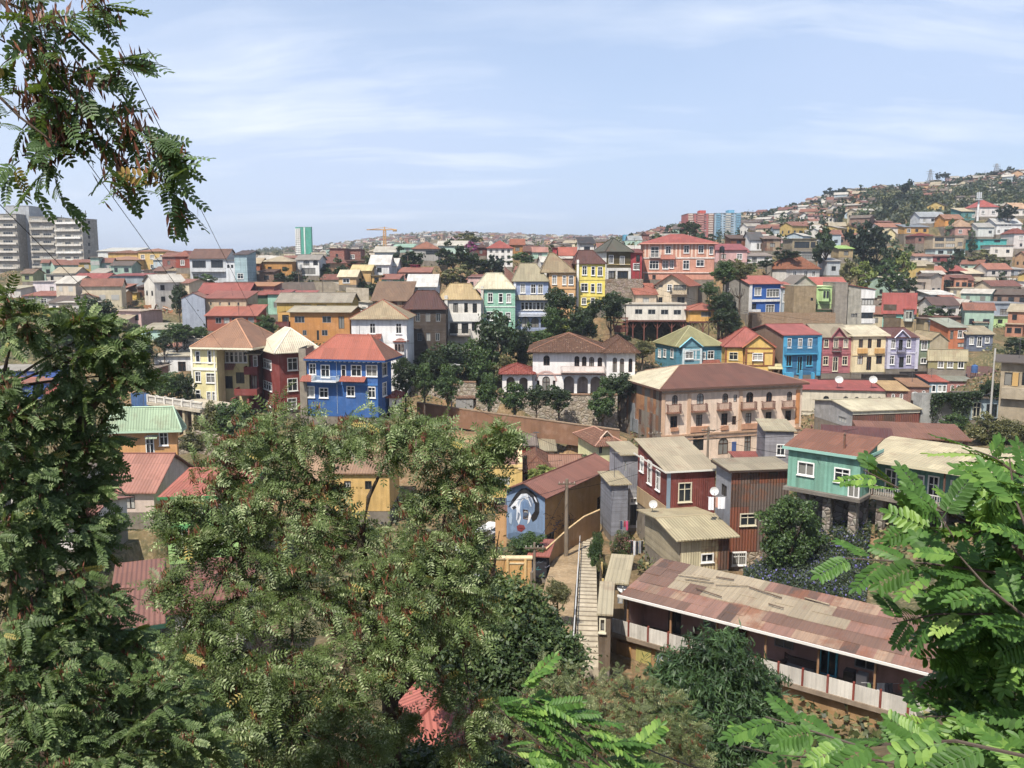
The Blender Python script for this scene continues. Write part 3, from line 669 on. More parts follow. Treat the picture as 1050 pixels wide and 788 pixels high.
for r_, st, nm in (((666,186,706,216), 'w', 0), ((645,262,715,278), 'b', 0)):
    u0, u1, v0, v1 = h.rect('F', *r_, .7); kw = h.fm('F') @ Matrix.Translation(((u0+u1)/2, -.83, v0)); a, b = win_meshes(u1-u0, v1-v0, st); f_ = wobj('window', a, h.root, kw); wobj('pane', b, f_, kw)
h.strip('F', [(540,160,545,280),(546,236,626,242),(546,160,626,164),(622,166,626,234)], .07, ('wood', '9A5A2C'), 'timber')
h.awn('F', 735, 800, 232, 256, 1.4, ('cor', 'D8CC8A')); h.band('F', [250], 6, .1, 'D89A3A')
h = House('turquoise two-storey terrace house with pink-red roof and bare brick side wall', 803, 966, 285, 105, 158, 11, xs=650, wall=('clap', '2079A8'), mats={'L': ('brick', '7A5A42')},
          roof=('gx', 57, 'cor', 'B84E4C', .3), F=[(828,140,13,38),(877,140,13,38),(921,140,13,38),(826,220,22,44,'t'),(918,218,22,44,'t'),(875,238,16,74,'t')])
h.strip('F', [(803,105,812,285),(957,105,966,285),(813,105,956,113),(813,186,956,192)], .12, '2FA8D4', 'edge_trim'); h.balcony('F', 812, 156, 956, 190, .7, '2FA8D4', '2F95C4')
h.strip('F', [(803,272,840,300),(872,262,880,300),(926,272,934,300)], .6, '2FA8D4', 'front_fence')
crop(810, 330, 4.375)
h = House('rose pink terrace house with a small pointed gable next to the turquoise house', 132, 283, 232, 70, 160, 6, 10, wall=('clap', 'BC6A70'),
          roof=('gx', 12, 'cor', 'A3957A', .3), F=[(163,97,15,32,'c'),(206,97,15,36,'c'),(250,97,15,34,'c'),(160,175,18,34,'c'),(246,175,18,34,'c'),(203,190,16,60,'c')])
h.gablet('F', 188, 248, 72, 30, .12, ('clap', 'BC6A70'), ('cor', 'A3957A'), '8A4A50', 2); h.balcony('F', 195, 116, 232, 136, .6, '8A7A78', '4A4442'); h.strip('F', [(132,140,283,147)], .1, 'A85A60')
h = House('cream terrace house with ochre window boxes beside the rose pink one', 285, 440, 228, 62, 160, 6, 11, wall=('pl', 'E8D3A0'),
          roof=('gx', 18, 'cor', 'D3C8A6', .35, {'fascia': 'EBDDB4'}), F=[(318,98,17,38,'b'),(358,98,15,42,'b'),(399,97,17,38,'b'),(315,170,22,44,'b'),(354,188,18,60,'b'),(400,168,24,44,'b')])
h.strip('F', [(303,120,344,142),(380,120,420,142)], .4, ('pl', 'D6A24E'), 'window_box'); h.band('F', [150], 5, .1, 'D8BC80'); h.strip('F', [(432,62,440,228)], .12, 'D8C490', 'edge_trim')
h = House('lavender terrace house with a pointed gable and maroon roof', 440, 572, 212, 72, 160, 6, 10, wall=('clap', 'AFACCE'),
          roof=('gx', 30, 'cor', '743C38', .3), F=[(463,100,14,38),(497,105,15,48,'d'),(533,98,13,34),(457,172,16,36),(500,182,18,48,'d'),(532,170,15,36)])
h.gablet('F', 472, 532, 72, 40, .12, ('clap', 'AFACCE'), ('cor', '743C38'), 'D8D6E4', 2); h.balcony('F', 486, 118, 522, 138, .6, '8A889A', '4A4852'); h.strip('F', [(440,138,572,143),(440,74,446,212),(566,74,572,212)], .09, 'CBCADC')
G('grey-green narrow house between the lavender house and the beige gable end', 572, 628, 82, 195, 161, ('clap', '7E9072'), ('shed', 'B89A6A', 1.4), D=8, F=[(603,106,20,38),(600,175,22,20)])
House('plain beige gable-end house right of the grey-green house', 628, 712, 140, 86, 166, 0, 9, wall=('pl', 'B2A17E'), roof=('gy', 53, 'cor', 'A89468', .2))
G('orange two-storey house with pale green roof up the street', 712, 792, 26, 128, 178, ('pl', 'C96F3C'), ('shed', '9CA695', 1.8), D=8, F=[(726,60,12,40,'d'),(763,56,14,30),(785,56,10,28),(768,105,30,20,'d')])
G('blue-grey house with tan roof at the foot of the sloping road', 795, 912, 56, 132, 177, ('clap', '707A90'), ('gx', 'AC9C7A', 1.6), D=9, F=[(815,85,14,30),(850,90,15,42),(885,82,14,24),(830,118,16,20,'d')])
h = House('low olive house with cream roof and three windows below the beige gable end', 622, 795, 215, 160, 158, -12, xs=888, wall=('pl', '938B58'), mats={'R': ('pl', 'B3A27C')},
          roof=('gx', 128, 'cor', 'CDBF92', .2), F=[(677,188,20,34),(719,188,20,34),(767,190,20,34)])
# ---- lower row with black party walls
h = House('long cream hall with a raspberry red roof and arched windows right of the peach building', 56, 435, 480, 312, 147, -9, 9, wall=('pl', 'D6CAB0'), roof=('shed', 264, 'cor', 'B5434A', .3),
          F=[(162,358,24,50,'da'),(250,350,20,30,'da'),(300,352,18,30,'da'),(358,348,18,26,'da'),(400,350,16,26,'da'),(92,455,20,28,'d')], name='hall', cat='building')
h.band('F', [405], 5, .1, 'B8AA90')
h = House('brick-red terrace house with ochre roof next to the long cream hall', 436, 530, 430, 312, 146, -9, 8, wall=('brick', '8E4A42'), roof=('shed', 268, 'cor', 'C9A060', .3), F=[(463,335,14,24,'wa'),(500,335,14,26,'wa'),(470,385,14,30)])
h = House('brick-red terrace house with patched tan roof left of the pale blue one', 531, 626, 420, 294, 149, -9, 8, wall=('brick', '95564A'), roof=('shed', 256, 'cor', 'A8744C', .3), F=[(565,335,16,40,'wa'),(600,322,14,28,'wa')])
h = House('pale blue terrace house with bright red roof in the lower row', 627, 706, 390, 272, 152, -9, 8, wall=('clap', '92B4C4'), roof=('shed', 238, 'cor', 'C04A3C', .3), F=[(645,300,12,26),(672,300,12,26),(693,300,10,26)])
h = House('dusty pink house with grey-green sheet roof in the lower row', 708, 822, 380, 268, 154, -6, 9, wall=('pl', 'BE7C74'), roof=('shed', 224, 'cor', '8A9084', .3), F=[(728,298,14,30,'wa'),(755,298,14,30,'wa'),(785,296,16,30,'wa')])
h = House('dusty pink house with wide brown roof at the right end of the lower row', 824, 990, 370, 262, 157, -4, 9, wall=('pl', 'C08A80'), roof=('shed', 205, 'cor', '744840', .4), F=[(845,290,14,28),(880,290,14,28),(930,290,14,28)])
for i, (x0, x1, yt, yb, Y, lb) in enumerate(((130,435,262,300,157,'black tarred party wall behind the raspberry red roof'),(330,530,240,285,158,'black tarred party wall behind the ochre roof'),(495,640,228,270,160,'black tarred party wall behind the patched tan roof'))):
    House(lb, x0, x1, yb, yt, Y, 0, 1.0, wall=('conc', '2E2826'), roof=('flat', None, 'flat', '3A3330', .05), name='party_wall', cat='wall', flat=False, deep=3)
def dish(x, y, Y, r, label, ax=(-.2, -.8, .45)):
    p = Q(x, y, Y); root = empty('satellite_dish', Matrix.Translation(p), label, 'satellite dish', 'satellite dishes')
    q = Vector(ax).to_track_quat('Z', 'Y').to_matrix().to_4x4(); mb = MB(); N = 16; prev = None
    for j in range(4):
        rr = r * j / 3; z = .35 * rr * rr / r
        ring = [(rr*math.cos(2*math.pi*i/N), rr*math.sin(2*math.pi*i/N), z) for i in range(N)]
        if prev:
            for i in range(N): mb.poly([prev[i], ring[i], ring[(i+1)%N], prev[(i+1)%N]] if j > 1 else [prev[0], ring[i], ring[(i+1)%N]])
        prev = ring
    mb.build('reflector', M('metal', 'D8D6D0'), root, WM[root] @ q)
    ab = MB(); ab.tube([(0,-r*.9,.3*r),(0,-.1*r,r*.9)], .025, 4); ab.box(-.05,.05,-.1*r-.05,-.1*r+.05,r*.85,r*.97); ab.build('feed_arm', M('flat', '8A8A88'), root, WM[root] @ q)
    pb = MB(); pb.tube([(0,.15,-.05),(0,.5,-.1),(0,.5,-1.3)], .03, 5); pb.build('bracket', M('flat', '6A6A68'), root, WM[root])
dish(220, 262, 149, .7, 'satellite dish at the left end of the black party walls'); dish(373, 262, 149, .7, 'satellite dish at the right end of the first black party wall')
# ---- right-hand sheds and gardens
h = House('grey concrete shed with pale roof and a rust-red side below the long hall', 282, 582, 480, 402, 119, 10, xs=112, wall=('rust', '8A4638', '7A4A40'), mats={'L': ('conc', 'A8A6A4')}, roof=('gx', 350, 'cor', 'D3C8A4', .3, {'cols': ('7A4434',)}), L=[(235,440,36,36,'g')], name='shed', cat='shed')
h.strip('F', [(282,402,582,408)], .1, 'E0D8C0', 'gutter')
House('grey rendered garden wall under the vine hedge', 592, 815, 455, 330, 121, 0, 2.5, wall=('conc', 'A8A8A4'), name='garden_wall', cat='wall', F=[(715,440,36,36,'d')])
G('small pale lean-to with a lilac door beside the grey garden wall', 818, 975, 345, 440, 119, ('pl', '9FB2B8'), ('shed', '6A5A4C', .8), D=5, F=[(838,395,26,60,'c'),(905,400,44,60,'d'),(955,395,30,60,'d')])
h = House('tan concrete building with a dark deep balcony cut by the right edge', 950, 1110, 480, 190, 101, -30, 9, wall=('conc', 'A8977A'), roof=('flat', None, 'flat', '5A5048', .7), F=[(995,258,62,62,'d'),(1068,258,50,62,'d')], xs=None)
h.strip('F', [(950,292,1110,352)], .7, ('conc', 'B0A084'), 'parapet'); h.strip('F', [(1000,228,1022,290)], .05, ('cloth', 'C49A50'), 'curtain')
h = House('maroon shed roof with a rusty skirt behind the teal timber house', 150, 460, 600, 560, 86, -20, 6, wall=('pl', '5A302C'), roof=('shed', 478, 'cor', '6E332E', .3), name='shed', cat='shed')
h = House('wide rust-brown corrugated shed behind the cream veranda roof', 330, 800, 580, 536, 94, -14, 7, wall=('rust', '7A4A3A'), roof=('shed', 458, 'cor', '955A40', .3), name='shed', cat='shed')
# ---- teal timber house on its slope
h = House('weathered teal plank house with rusty roof overhanging the slope', -5, 318, 792, 608, 72, -42, xs=392, wall=('wood', '74B09A'), roof=('shed', 512, 'cor', '96573C', .4, {'fascia': '8AC0B0'}),
          F=[(72,660,62,60,'w'),(234,690,58,64,'w'),(287,742,36,92,'w')], R=[(356,675,30,44,'w')], flat=False, deep=0, name='timber_house')
teal = h
h.box('floor_slab', -.2, h.W+.3, -.5, h.D, -.3, -.004, ('conc', '7A7268'))
h2 = House('', 392, 1100, 884, 712, 66.2, -44, 6.5, wall=('wood', '5E9A8A'), join=h, roof=('shed', 590, 'cor', 'D2C296', 1.9, {'fascia': 'C8BC98'}), flat=False, deep=0,  # veranda block: plank teal darkened to paint in the shade under its roof
           F=[('m',1,.9,1.7,.1,2.1,'w'),('m',1,2.4,4.0,.9,2.0,'w'),('m',1,4.5,5.2,.1,2.1,'w'),('m',1,6.3,7.8,.9,2.0,'w'),('m',1,9,10.5,.9,2.0,'w')])
h2.box('floor_slab', -.2, h2.W+.2, -1.8, h2.D, -.3, -.004, ('conc', '857A6C'))
for i in range(5):
    x = .3 + i * (h2.W-.6) / 4; h2.box('veranda_post', x-.07, x+.07, -1.65, -1.51, 0, h2.H+.05, ('wood', '6A4A3A'))
mb = MB()
for i in range(int(h2.W/.2)): mb.box(.1+i*.2, .14+i*.2, -1.68, -1.64, .1, .85)
mb.box(0, h2.W, -1.7, -1.62, .86, .94); mb.build('veranda_railing', M('flat', 'C8C4B8'), h.root, h2.mw)
for i in range(3): h.box('stone_pillar', 1+i*2.3, 1.7+i*2.3, .2, .9, -5, -.31, ('stone', '8A7860'))
h.box('back_wall', .0, h.W, 2.2, 2.6, -6, -.31, ('stone', '6A5A48'))
for i in range(5): h2.box('stone_pillar', .6+i*2.6, 1.2+i*2.6, -1.2, -.5, -5, -.31, ('stone', '8A7860'))
h2.box('back_wall', .0, h2.W, 1.2, 1.6, -6, -.31, ('stone', '7A6850'))
# ---- grey shed, red shack, rust shack, tan hut
crop(620, 430, 4.375)
h = House('grey clapboard shed with tan roof between the peach building and the teal house', 722, 850, 220, 55, 104, -8, 7, wall=('clap', '97949A'), roof=('shed', 6, 'cor', 'BBAE8A', .3), F=[(790,138,30,44,'w')], name='shed', cat='shed')
h = House('low market stall with a flat red roof in front of the peach building', 600, 716, 205, 185, 108, 0, 4, wall=('pl', 'D8B8A0'), roof=('shed', 158, 'cor', 'A8423A', .3), name='market_stall', cat='stall')
h = House('dark red corrugated house with tan sheet roof and white-framed windows', 283, 498, 470, 236, 85, 12, xs=150, wall=('panel', '873A32'), roof=('shed', 92, 'cor', 'B8A888', .35, {'fascia': 'DDD8CC', 'fh': .06}),
          F=[(360,328,50,76,'c')], L=[(168,195,12,82),(203,235,14,112),(240,275,14,90)])
u0, v1 = h.uv('L', 215, 360); mb = MB(); mb.box(.02, h.D-.02, -.06, -.003, 0.02, h.H*.33); mb.build('plaster_base', M('pl', 'B5976C'), h.root, h.fm('L'))
h.strip('F', [(280,236,290,470)], .1, ('metal', '8AA0B4'), 'corner_flashing')
h = House('rust-patched corrugated shack with flat tan roof beside the dark red house', 570, 832, 600, 232, 81, 8, xs=502, wall=('rust', '8A4A2E', '6E6056'), mats={'L': ('panel', '9A9CA4')},
          roof=('shed', 208, 'cor', 'A6997C', .4, {'fascia': '4A3A34', 'fh': .1}), F=[(643,450,62,44,'c')], L=[(536,320,22,66,'d')], name='shack', cat='shack')
h2 = House('', 566, 705, 690, 600, 80.4, 6, 6, wall=('stone', 'A8895E'), join=h, F=[(603,622,54,56,'w')])
mb = MB(); u0, u1, v0, v1 = h2.rect('F', 576, 596, 630, 650)
for i in range(7): x = u0+(u1-u0)*i/6; mb.tube([(x,-.05,v0),(x,-.05,v1)], .018, 4)
mb.build('window_bars', M('flat', 'D8D4CC'), h2.root, h2.fm('F'))
dish(492, 325, 80, .42, 'grey satellite dish above the hung white laundry'); dish(218, 383, 83, .42, 'white satellite dish on the tan lower wall of the dark red house')
dish(83, 753, 58, .42, 'white satellite dish at the left corner of the patched veranda roof')
def laundry(items, Y, label, x0, x1, y):
    a, b = Q(x0, y, Y), Q(x1, y, Y); root = empty('laundry_line', Matrix.Translation(a), label, 'laundry')
    mb = MB(); mid = (b-a)*.5 - Vector((0,0,.08)); mb.tube([(0,0,0), mid, b-a], .012, 4); mb.build('clothes_line', M('flat', 'C8C8C8'), root, WM[root])
    for x, w, hh, c in items:
        p = Q(x, y, Y) - a; k = Y / FPX / CROP[2]; w_, h_ = w*k, hh*k; mb = MB(); n = 5
        for i in range(n):
            o0, o1 = .05*math.sin(i*2.2+x), .05*math.sin((i+1)*2.2+x); u0, u1 = p.x-w_/2+w_*i/n, p.x-w_/2+w_*(i+1)/n
            mb.slab([[(u0, p.y+o0*.3, p.z-.02), (u0, p.y-.06+o0, p.z-h_), (u1, p.y-.06+o1, p.z-h_), (u1, p.y+o1*.3, p.z-.02)]], .012)
        mb.build('garment', M('cloth', c), root, WM[root])
laundry([(478,24,62,'E8E8EC'),(503,10,50,'D8A08A'),(525,34,56,'EDEDF0')], 79, 'white sheets hanging from a line on the rust-patched shack', 460, 548, 348)
laundry([(75,8,40,'3A4A6A'),(90,8,30,'B03A4A'),(100,10,45,'D8447A')], 88, 'pink and blue clothes drying beside the narrow grey tower', 66, 112, 455)
laundry([(122,10,60,'2A2A30'),(134,10,70,'D8D8DC'),(146,10,66,'2E3440'),(158,10,60,'8A8A94'),(168,8,60,'22242A')], 77, 'black and white clothes on a line under the tan hut roof', 112, 176, 545)
h = House('tan-roofed hut with rust and cream sheet walls below the dark red house', 340, 562, 690, 535, 75.5, 12, xs=182, wall=('rust', '6A3C26', 'CDBA88'), mats={'L': ('clap', 'B5A684')},
          roof=('gx', 440, 'cor', 'BFB086', .7, {'ridge': 'A89A78'}), F=[(460,622,46,26,'w')], L=[(215,625,30,36,'g')], name='hut', cat='hut')
h.strip('F', [(342,548,430,660)], .06, ('panel', 'D8CBA0'), 'patch_panel')
# ---- left of the stairs
crop(480, 440, 4.375)
h = House('pale yellow house with brown tile hip roof in front of the rusty wall', 582, 692, 235, 78, 108, 14, 8, wall=('pl', 'E0DC9C'), roof=('hip', 8, 'tile', 'A0664F', .6, {'ridge': 'BF8A70'}), F=[(594,95,13,30,'d'),(683,118,18,40,'d'),(592,180,13,25,'d'),(678,205,18,34,'d')])
h.gablet('F', 596, 642, 40, 12, -1.2, ('pl', 'D8D09A'), ('tile', 'A0664F'), 'C8A890', 2)
h = House('tall narrow grey clapboard tower house with tan lean-to roofs', 695, 776, 280, 118, 95, 8, 6, wall=('panel', '9A9AA2'), roof=('shed', 76, 'cor', 'B5A682', .4), F=[(707,165,10,48,'g')], name='tower_house')
h2 = House('', 645, 718, 480, 252, 91, 8, 5, wall=('clap', '8C8F9A'), join=h, roof=('shed', 226, 'cor', 'B5A682', .35), F=[])
h2 = House('', 719, 772, 445, 268, 93.5, 6, 4, wall=('clap', 'A8A8AC'), join=h, F=[(741,385,26,92,'d'),(742,322,26,16,'w')])
h = House('butter yellow flat house with a red sheet roof behind the mural house', 70, 243, 380, 170, 98, 0, 11, wall=('pl', 'DEB958'), roof=('shed', 72, 'cor', 'A06A5C', .0), F=[(153,233,68,34,'g'),(155,327,78,36,'g')])
h.strip('F', [(70,160,243,172)], .12, ('pl', 'E8C870'), 'cornice'); mb = MB(); mb.slab([[(h.W-.5,-.1,h.H+.5),(h.W+.02,-.1,h.H+.5),(h.W+.02,h.D,h.H+h.rise+.8),(h.W-.5,h.D,h.H+h.rise+.8)]], .8); mb.build('parapet', M('pl', 'E0C48A'), h.root, h.mw)
G('small red flat-roofed house at the edge of the bare earth plot', 222, 300, 75, 145, 113, ('pl', 'B0402F'), ('shed', '8A7A72', .5), D=7, F=[(255,122,42,26,'g')])
G('cream garden shed with a tan overhanging roof on the bare earth plot', 302, 386, 98, 145, 114, ('pl', 'C9B594'), ('shed', 'A69B7C', 1.4), D=5, name='shed', cat='shed', F=[(340,125,18,24,'d')])
G('brick bungalow with a brown tile hip roof behind the butter yellow house', 247, 372, 195, 240, 104, ('brick', '8A4436'), ('hip', '9A5F48', 2.4), D=9, F=[(262,215,12,26,'d')])
G('brick bungalow with a brown tile roof beside the red-flowered bush', 378, 512, 200, 240, 105, ('brick', '8A4A3C'), ('gx', 'A06A52', 2.2), D=8, F=[(400,218,20,18,'d'),(460,218,20,18,'d')])
# ---- the mural house
h = House('long ochre house with a blue face mural on its gable end', 172, 345, 520, 300, 90, -32, xs=642, wall=('pl', 'BE8E46'), mats={'F': ('pl', '6F8BAE')},
          roof=('gy', 240, 'cor', '9E5A4A', .5), F=[(258,385,22,48,'b')], R=[(590,355,22,92,'b'),(365,498,44,36,'d')])
mural = h
def patch(house, k, polys, name='mural', base=.012):
    """thin painted shapes on a wall, crop pixels"""
    mb = MB(); mats = []
    for i, (c, pts) in enumerate(polys):
        m = M('pl', c)
        if m not in mats: mats.append(m)
        q = [house.uv(k, *p) for p in pts]; d = base + .004 * i
        mb.poly([(u, -d, v) for u, v in (q if sum((b[0]-a[0])*(b[1]+a[1]) for a, b in zip(q, q[1:]+q[:1])) < 0 else q[::-1])], mats.index(m))
    return mb.build(name, mats, house.root, house.fm(k))
patch(h, 'F', [('18191E', [(180,352),(196,320),(215,290),(240,268),(262,264),(285,278),(306,300),(320,335),(320,375),(308,405),(290,418),(280,395),(298,370),(300,340),(288,310),(265,290),(240,292),(220,318),(200,345)]),
    ('D8DCE4', [(190,350),(215,318),(238,292),(262,290),(284,308),(292,330),(282,350),(270,320),(252,312),(236,330),(232,365),(238,398),(228,430),(216,405),(218,365),(212,350),(198,362)]),
    ('5E7FA8', [(244,330),(258,322),(270,340),(274,362),(262,352),(250,356),(243,372)]), ('2A2E38', [(196,352),(212,344),(218,354),(204,362)]),
    ('E8E8EC', [(276,372),(284,392),(276,416),(266,428),(270,400)]), ('8A3036', [(218,436),(232,428),(252,432),(258,446),(240,462),(222,456)]), ('5A2024', [(222,444),(256,445),(240,449)]),
    ('A9B8CC', [(222,330),(238,306),(252,300),(262,302),(246,312),(232,330),(226,350)]), ('6C7C94', [(270,296),(284,312),(290,330),(286,352),(280,332),(272,316)]), ('3E4654', [(186,340),(202,318),(206,322),(192,346)]), ('F0F0F2', [(204,340),(220,322),(224,326),(212,346)]), ('707C90', [(224,372),(234,380),(228,404),(220,412)]), ('4A5A74', [(250,376),(262,372),(272,380),(262,392),(250,392)]),
    ('C8CCD6', [(296,300),(306,312),(312,330),(306,326),(298,312)]), ('57708F', [(180,470),(210,462),(250,468),(300,460),(340,468),(340,500),(180,505)]), ('9FB4CC', [(184,380),(196,372),(200,400),(196,430),(186,420)])])
rg = random.Random(5)
def scrawl(house, k, n, x0, y0, x1, y1, cols, name='graffiti', sz=9, th=2.2):
    pol = []
    for i in range(n):
        x, y = rg.uniform(x0, x1), rg.uniform(y0, y1); c = rg.choice(cols); p = (x, y); a = rg.uniform(0, 6)
        for j in range(rg.randint(2, 4)):
            a += rg.uniform(-1.6, 1.6); q = (p[0] + math.cos(a)*sz, p[1] + math.sin(a)*sz); nx, ny = -math.sin(a)*th/2, math.cos(a)*th/2
            pol.append((c, [(p[0]+nx, p[1]+ny), (q[0]+nx, q[1]+ny), (q[0]-nx, q[1]-ny), (p[0]-nx, p[1]-ny)])); p = q
    mb = MB(); mats = []
    for i, (c, pts) in enumerate(pol):
        m = M('flat', c)
        if m not in mats: mats.append(m)
        q = [house.uv(k, *p_) for p_ in pts]; d = .006 + .0007 * i
        mb.poly([(u, -d, v) for u, v in q], mats.index(m))
    mb.build(name, mats, house.root, house.fm(k))
scrawl(h, 'R', 34, 352, 385, 470, 450, ['3A3A4A', '5A4A40', '4A5A7A'])
def free_wall(name, label, pts, thick, mat, cap=None, cat='wall'): return wall_line(name, label, pts, thick, mat, cat, cap)
free_wall('path_wall', 'ochre graffiti-covered wall along the cobbled path by the mural house', [(350,545,640,79),(455,450,560,86.5),(520,400,525,90),(592,368,490,94)], .3, ('pl', 'C2935A'), ('conc', 'D8B478'))
h = House('small dark kiosk with a torn red roof at the lower end of the graffiti wall', 283, 352, 668, 572, 78, -10, 4, wall=('clap', '34343C'), roof=('shed', 542, 'cor', 'B8564A', .35), name='kiosk', cat='kiosk')
scrawl(h, 'F', 8, 290, 590, 345, 650, ['6A7A8A', '8A8A9A', '3A8A8A'])
h = House('ochre courtyard wall with panelled piers below the mural', 95, 285, 720, 585, 76, 0, .5, wall=('pl', 'D6A050'), name='courtyard_wall', cat='wall', roof=('flat', None, 'pl', 'E0C490', .08))
h.strip('F', [(95,652,172,720),(172,580,182,720),(252,580,262,720)], .14, ('pl', 'E0B468'), 'pier'); h.strip('F', [(185,600,250,606),(105,668,165,674)], .06, 'E8D0A0')
House('orange wall block beside the left edge of the mural', 122, 172, 530, 372, 86, 0, 2, wall=('pl', 'CF9A5A'), name='garden_wall', cat='wall', roof=('flat', None, 'cor', '8A5A48', .1))
# ---- patched long house with veranda
crop(580, 560, 4.375)
crop()
h = House('long pink house with a patched brown sheet roof and open veranda', 641.7, 964, 742, 690, 44.5, -36, 5.4, wall=('pl', 'B58A80'), roof=None, flat=False, deep=0, name='veranda_house')
lh = h; W, D, H = h.W, h.D, h.H
bpy.data.objects.remove(h.walls)
mb = MB(); V2 = 2.4
mb.box(.02, W, V2, D, 0, H-.05); mb.box(.02, .2, .3, V2-.004, 0, H-.1); mb.build('wall', M('pl', 'B98D82'), h.root, h.mw)
def rise(y): return H + .03 + y * .12
mb = MB(); rg2 = random.Random(4); nx, ny = int(W / 1.15), 5; cols = [M('cor', '8E6454'), M('rust', '946A58', 'A48468'), M('cor', 'B5A284'), M('cor', '866052')]
for j in range(ny):
    cc_ = 0
    for i in range(nx):
        x0, x1 = -.3 + i*(W+.6)/nx, -.3 + (i+1)*(W+.6)/nx + .04; y0, y1 = -.5 + j*(D+.9)/ny, -.5 + (j+1)*(D+.9)/ny + .1
        big = j >= 2 and 1 < i < 6; c = 2 if (big and rg2.random() < .8) else (rg2.choice([0, 0, 1, 3]) if j < 2 or rg2.random() < .86 else 2)
        if i and rg2.random() < .62 and not big: c = cc_
        cc_ = c; dz = .012*((i+j) % 2) + rg2.uniform(0, .01) + j*.02
        mb.slab([[(x0,y0,rise(y0)+dz),(x1,y0,rise(y0)+dz),(x1,y1,rise(y1)+dz),(x0,y1,rise(y1)+dz)]], .03, [c])
mb.build('roof', cols, h.root, h.mw)
mb = MB(); mb.box(-.35, W+.35, -.58, -.5, rise(-.5)-.1, rise(-.5)+.06); mb.build('gutter', M('flat', 'DEDAD2'), h.root, h.mw)
for i in range(8):
    a, y = rg2.uniform(1, W*.55), rg2.uniform(1.8, D-.6); an = rg2.uniform(-.5, .5); L_ = rg2.uniform(1, 2.6); mb = MB()
    q = [(a, y), (a+math.cos(an)*L_, y+math.sin(an)*L_)]
    mb.tube([(q[0][0], q[0][1], rise(q[0][1])+.22), (q[1][0], q[1][1], rise(q[1][1])+.22)], .05, 4)
    tag(mb.build('roof_plank', M('wood', '6A5644' if i % 2 else '9A8A70'), None, h.mw), 'loose weathered plank lying on the patched brown veranda roof', 'plank', 'planks on the veranda roof')
nposts = 7
for i in range(nposts):
    x = .15 + (W-.3)*i/(nposts-1); mb = MB(); mb.box(x-.06, x+.06, .02, .14, -.1, rise(.1)-.03); mb.build('veranda_post', M('wood', 'A5784C'), h.root, h.mw)
npan = 14
for i in range(npan):
    x0 = -1.2 + (W+1.2)*i/npan; x1 = -1.2 + (W+1.2)*(i+1)/npan
    mb = MB(); mb.box(x0+.07, x1-.07, -.04, .0, -.2, 1.0); mb.build('railing_panel', M('panel', 'CFC8BC'), h.root, h.mw)
    mb = MB(); mb.box(x0-.06, x0+.06, -.08, .05, -.3, 1.12); mb.build('railing_post', M('wood', '8E3A2C'), h.root, h.mw)
mb = MB(); mb.box(-1.3, W, -.15, D, -.3, -.004); mb.build('veranda_floor', M('conc', '96826C'), h.root, h.mw)
mb = MB(); mb.box(-1.2, W, .3, D, -3.2, -.304); mb.build('lower_wall', M('pl', 'A8804C'), h.root, h.mw)
mb = MB(); mb.box(-1.2, W, .15, D, -9, -3.204); mb.build('lower_wall', M('brick', 'B0604A'), h.root, h.mw)
for i, c in enumerate(('C08A3A', 'B5A850', '8A9AA0', '5A6468', 'B09A50')):
    mb = MB(); x = -.8 + i*1.55; mb.box(x, x+1.15, .22, .297, -2.2, -.7); mb.build('shutter', M('wood', c), h.root, h.mw)
for x, w_, z0, z1, st in ((2.6,.9,.02,2.1,'d'),(5.2,1.0,1.0,1.9,'g'),(7.3,.9,.02,2.1,'b'),(10.2,1.2,1.0,1.9,'g'),(13,.9,.02,2.1,'t'),(15.2,1.3,1,1.9,'g')):
    if x > W-1.5: continue
    a, b = win_meshes(w_, z1-z0, st); kw = h.mw @ Matrix.Translation((x, V2-.14, z0)); f_ = wobj('door' if z0 < .1 else 'window', a, h.root, kw); wobj('pane', b, f_, kw)
# veranda furniture
def local_thing(name, label, cat, x, y, z, boxes, mat, extra=None, group=None, rz=0.0):
    w = h.mw @ Matrix.Translation((x, y, z)) @ Matrix.Rotation(rz, 4, 'Z'); root = empty(name, w, label, cat, group)
    for nm, bs, m in boxes:
        mb = MB()
        for b in bs: mb.box(*b)
        mb.build(nm, wkind(m), root, w)
    return root
def chair(x, y, label, c, rz=0):
    legs = [('leg', [(sx-.025, sx+.025, sy-.025, sy+.025, 0, .43)], ('wood', c)) for sx in (-.2, .2) for sy in (-.2, .2)]
    local_thing('chair', label, 'chair', x, y, .0, legs + [('seat', [(-.24, .24, -.24, .24, .432, .48)], ('wood', c)), ('backrest', [(-.24, -.19, .19, .235, .482, .95), (.19, .24, .19, .235, .482, .95), (-.188, .188, .2, .23, .7, .93)], ('wood', c))], None, rz=rz)
chair(4.4, 1.9, 'dark wooden chair standing on the veranda near its left end', '4A3028', .3); chair(10.5, 1.6, 'brown wooden chair beside the draped sofa on the veranda', '5A3A2C', -.6)
local_thing('sofa', 'grey-sheeted sofa on the veranda behind the willow', 'sofa', 11.6, 1.3, 0, [('seat', [(-.9,.9,-.4,.4,.1,.45)], ('cloth', '8A8C90')), ('backrest', [(-.9,.9,.25,.45,.452,.9)], ('cloth', '5A4A44')), ('armrest', [(-1.05,-.902,-.4,.45,.1,.65)], ('cloth', '5A4A44')), ('armrest', [(.902,1.05,-.4,.45,.1,.65)], ('cloth', '5A4A44'))], None)
local_thing('stove', 'black stove against the veranda wall right of the turquoise door', 'stove', 14.4, 1.9, 0, [('body', [(-.3,.3,-.3,.3,0,.85)], ('metal', '2A2A2C')), ('oven_door', [(-.25,.25,-.33,-.303,.15,.6)], ('metal', '3A3A3E')), ('hob', [(-.3,.3,-.3,.3,.852,.88)], ('metal', '5A5A5C'))], None)
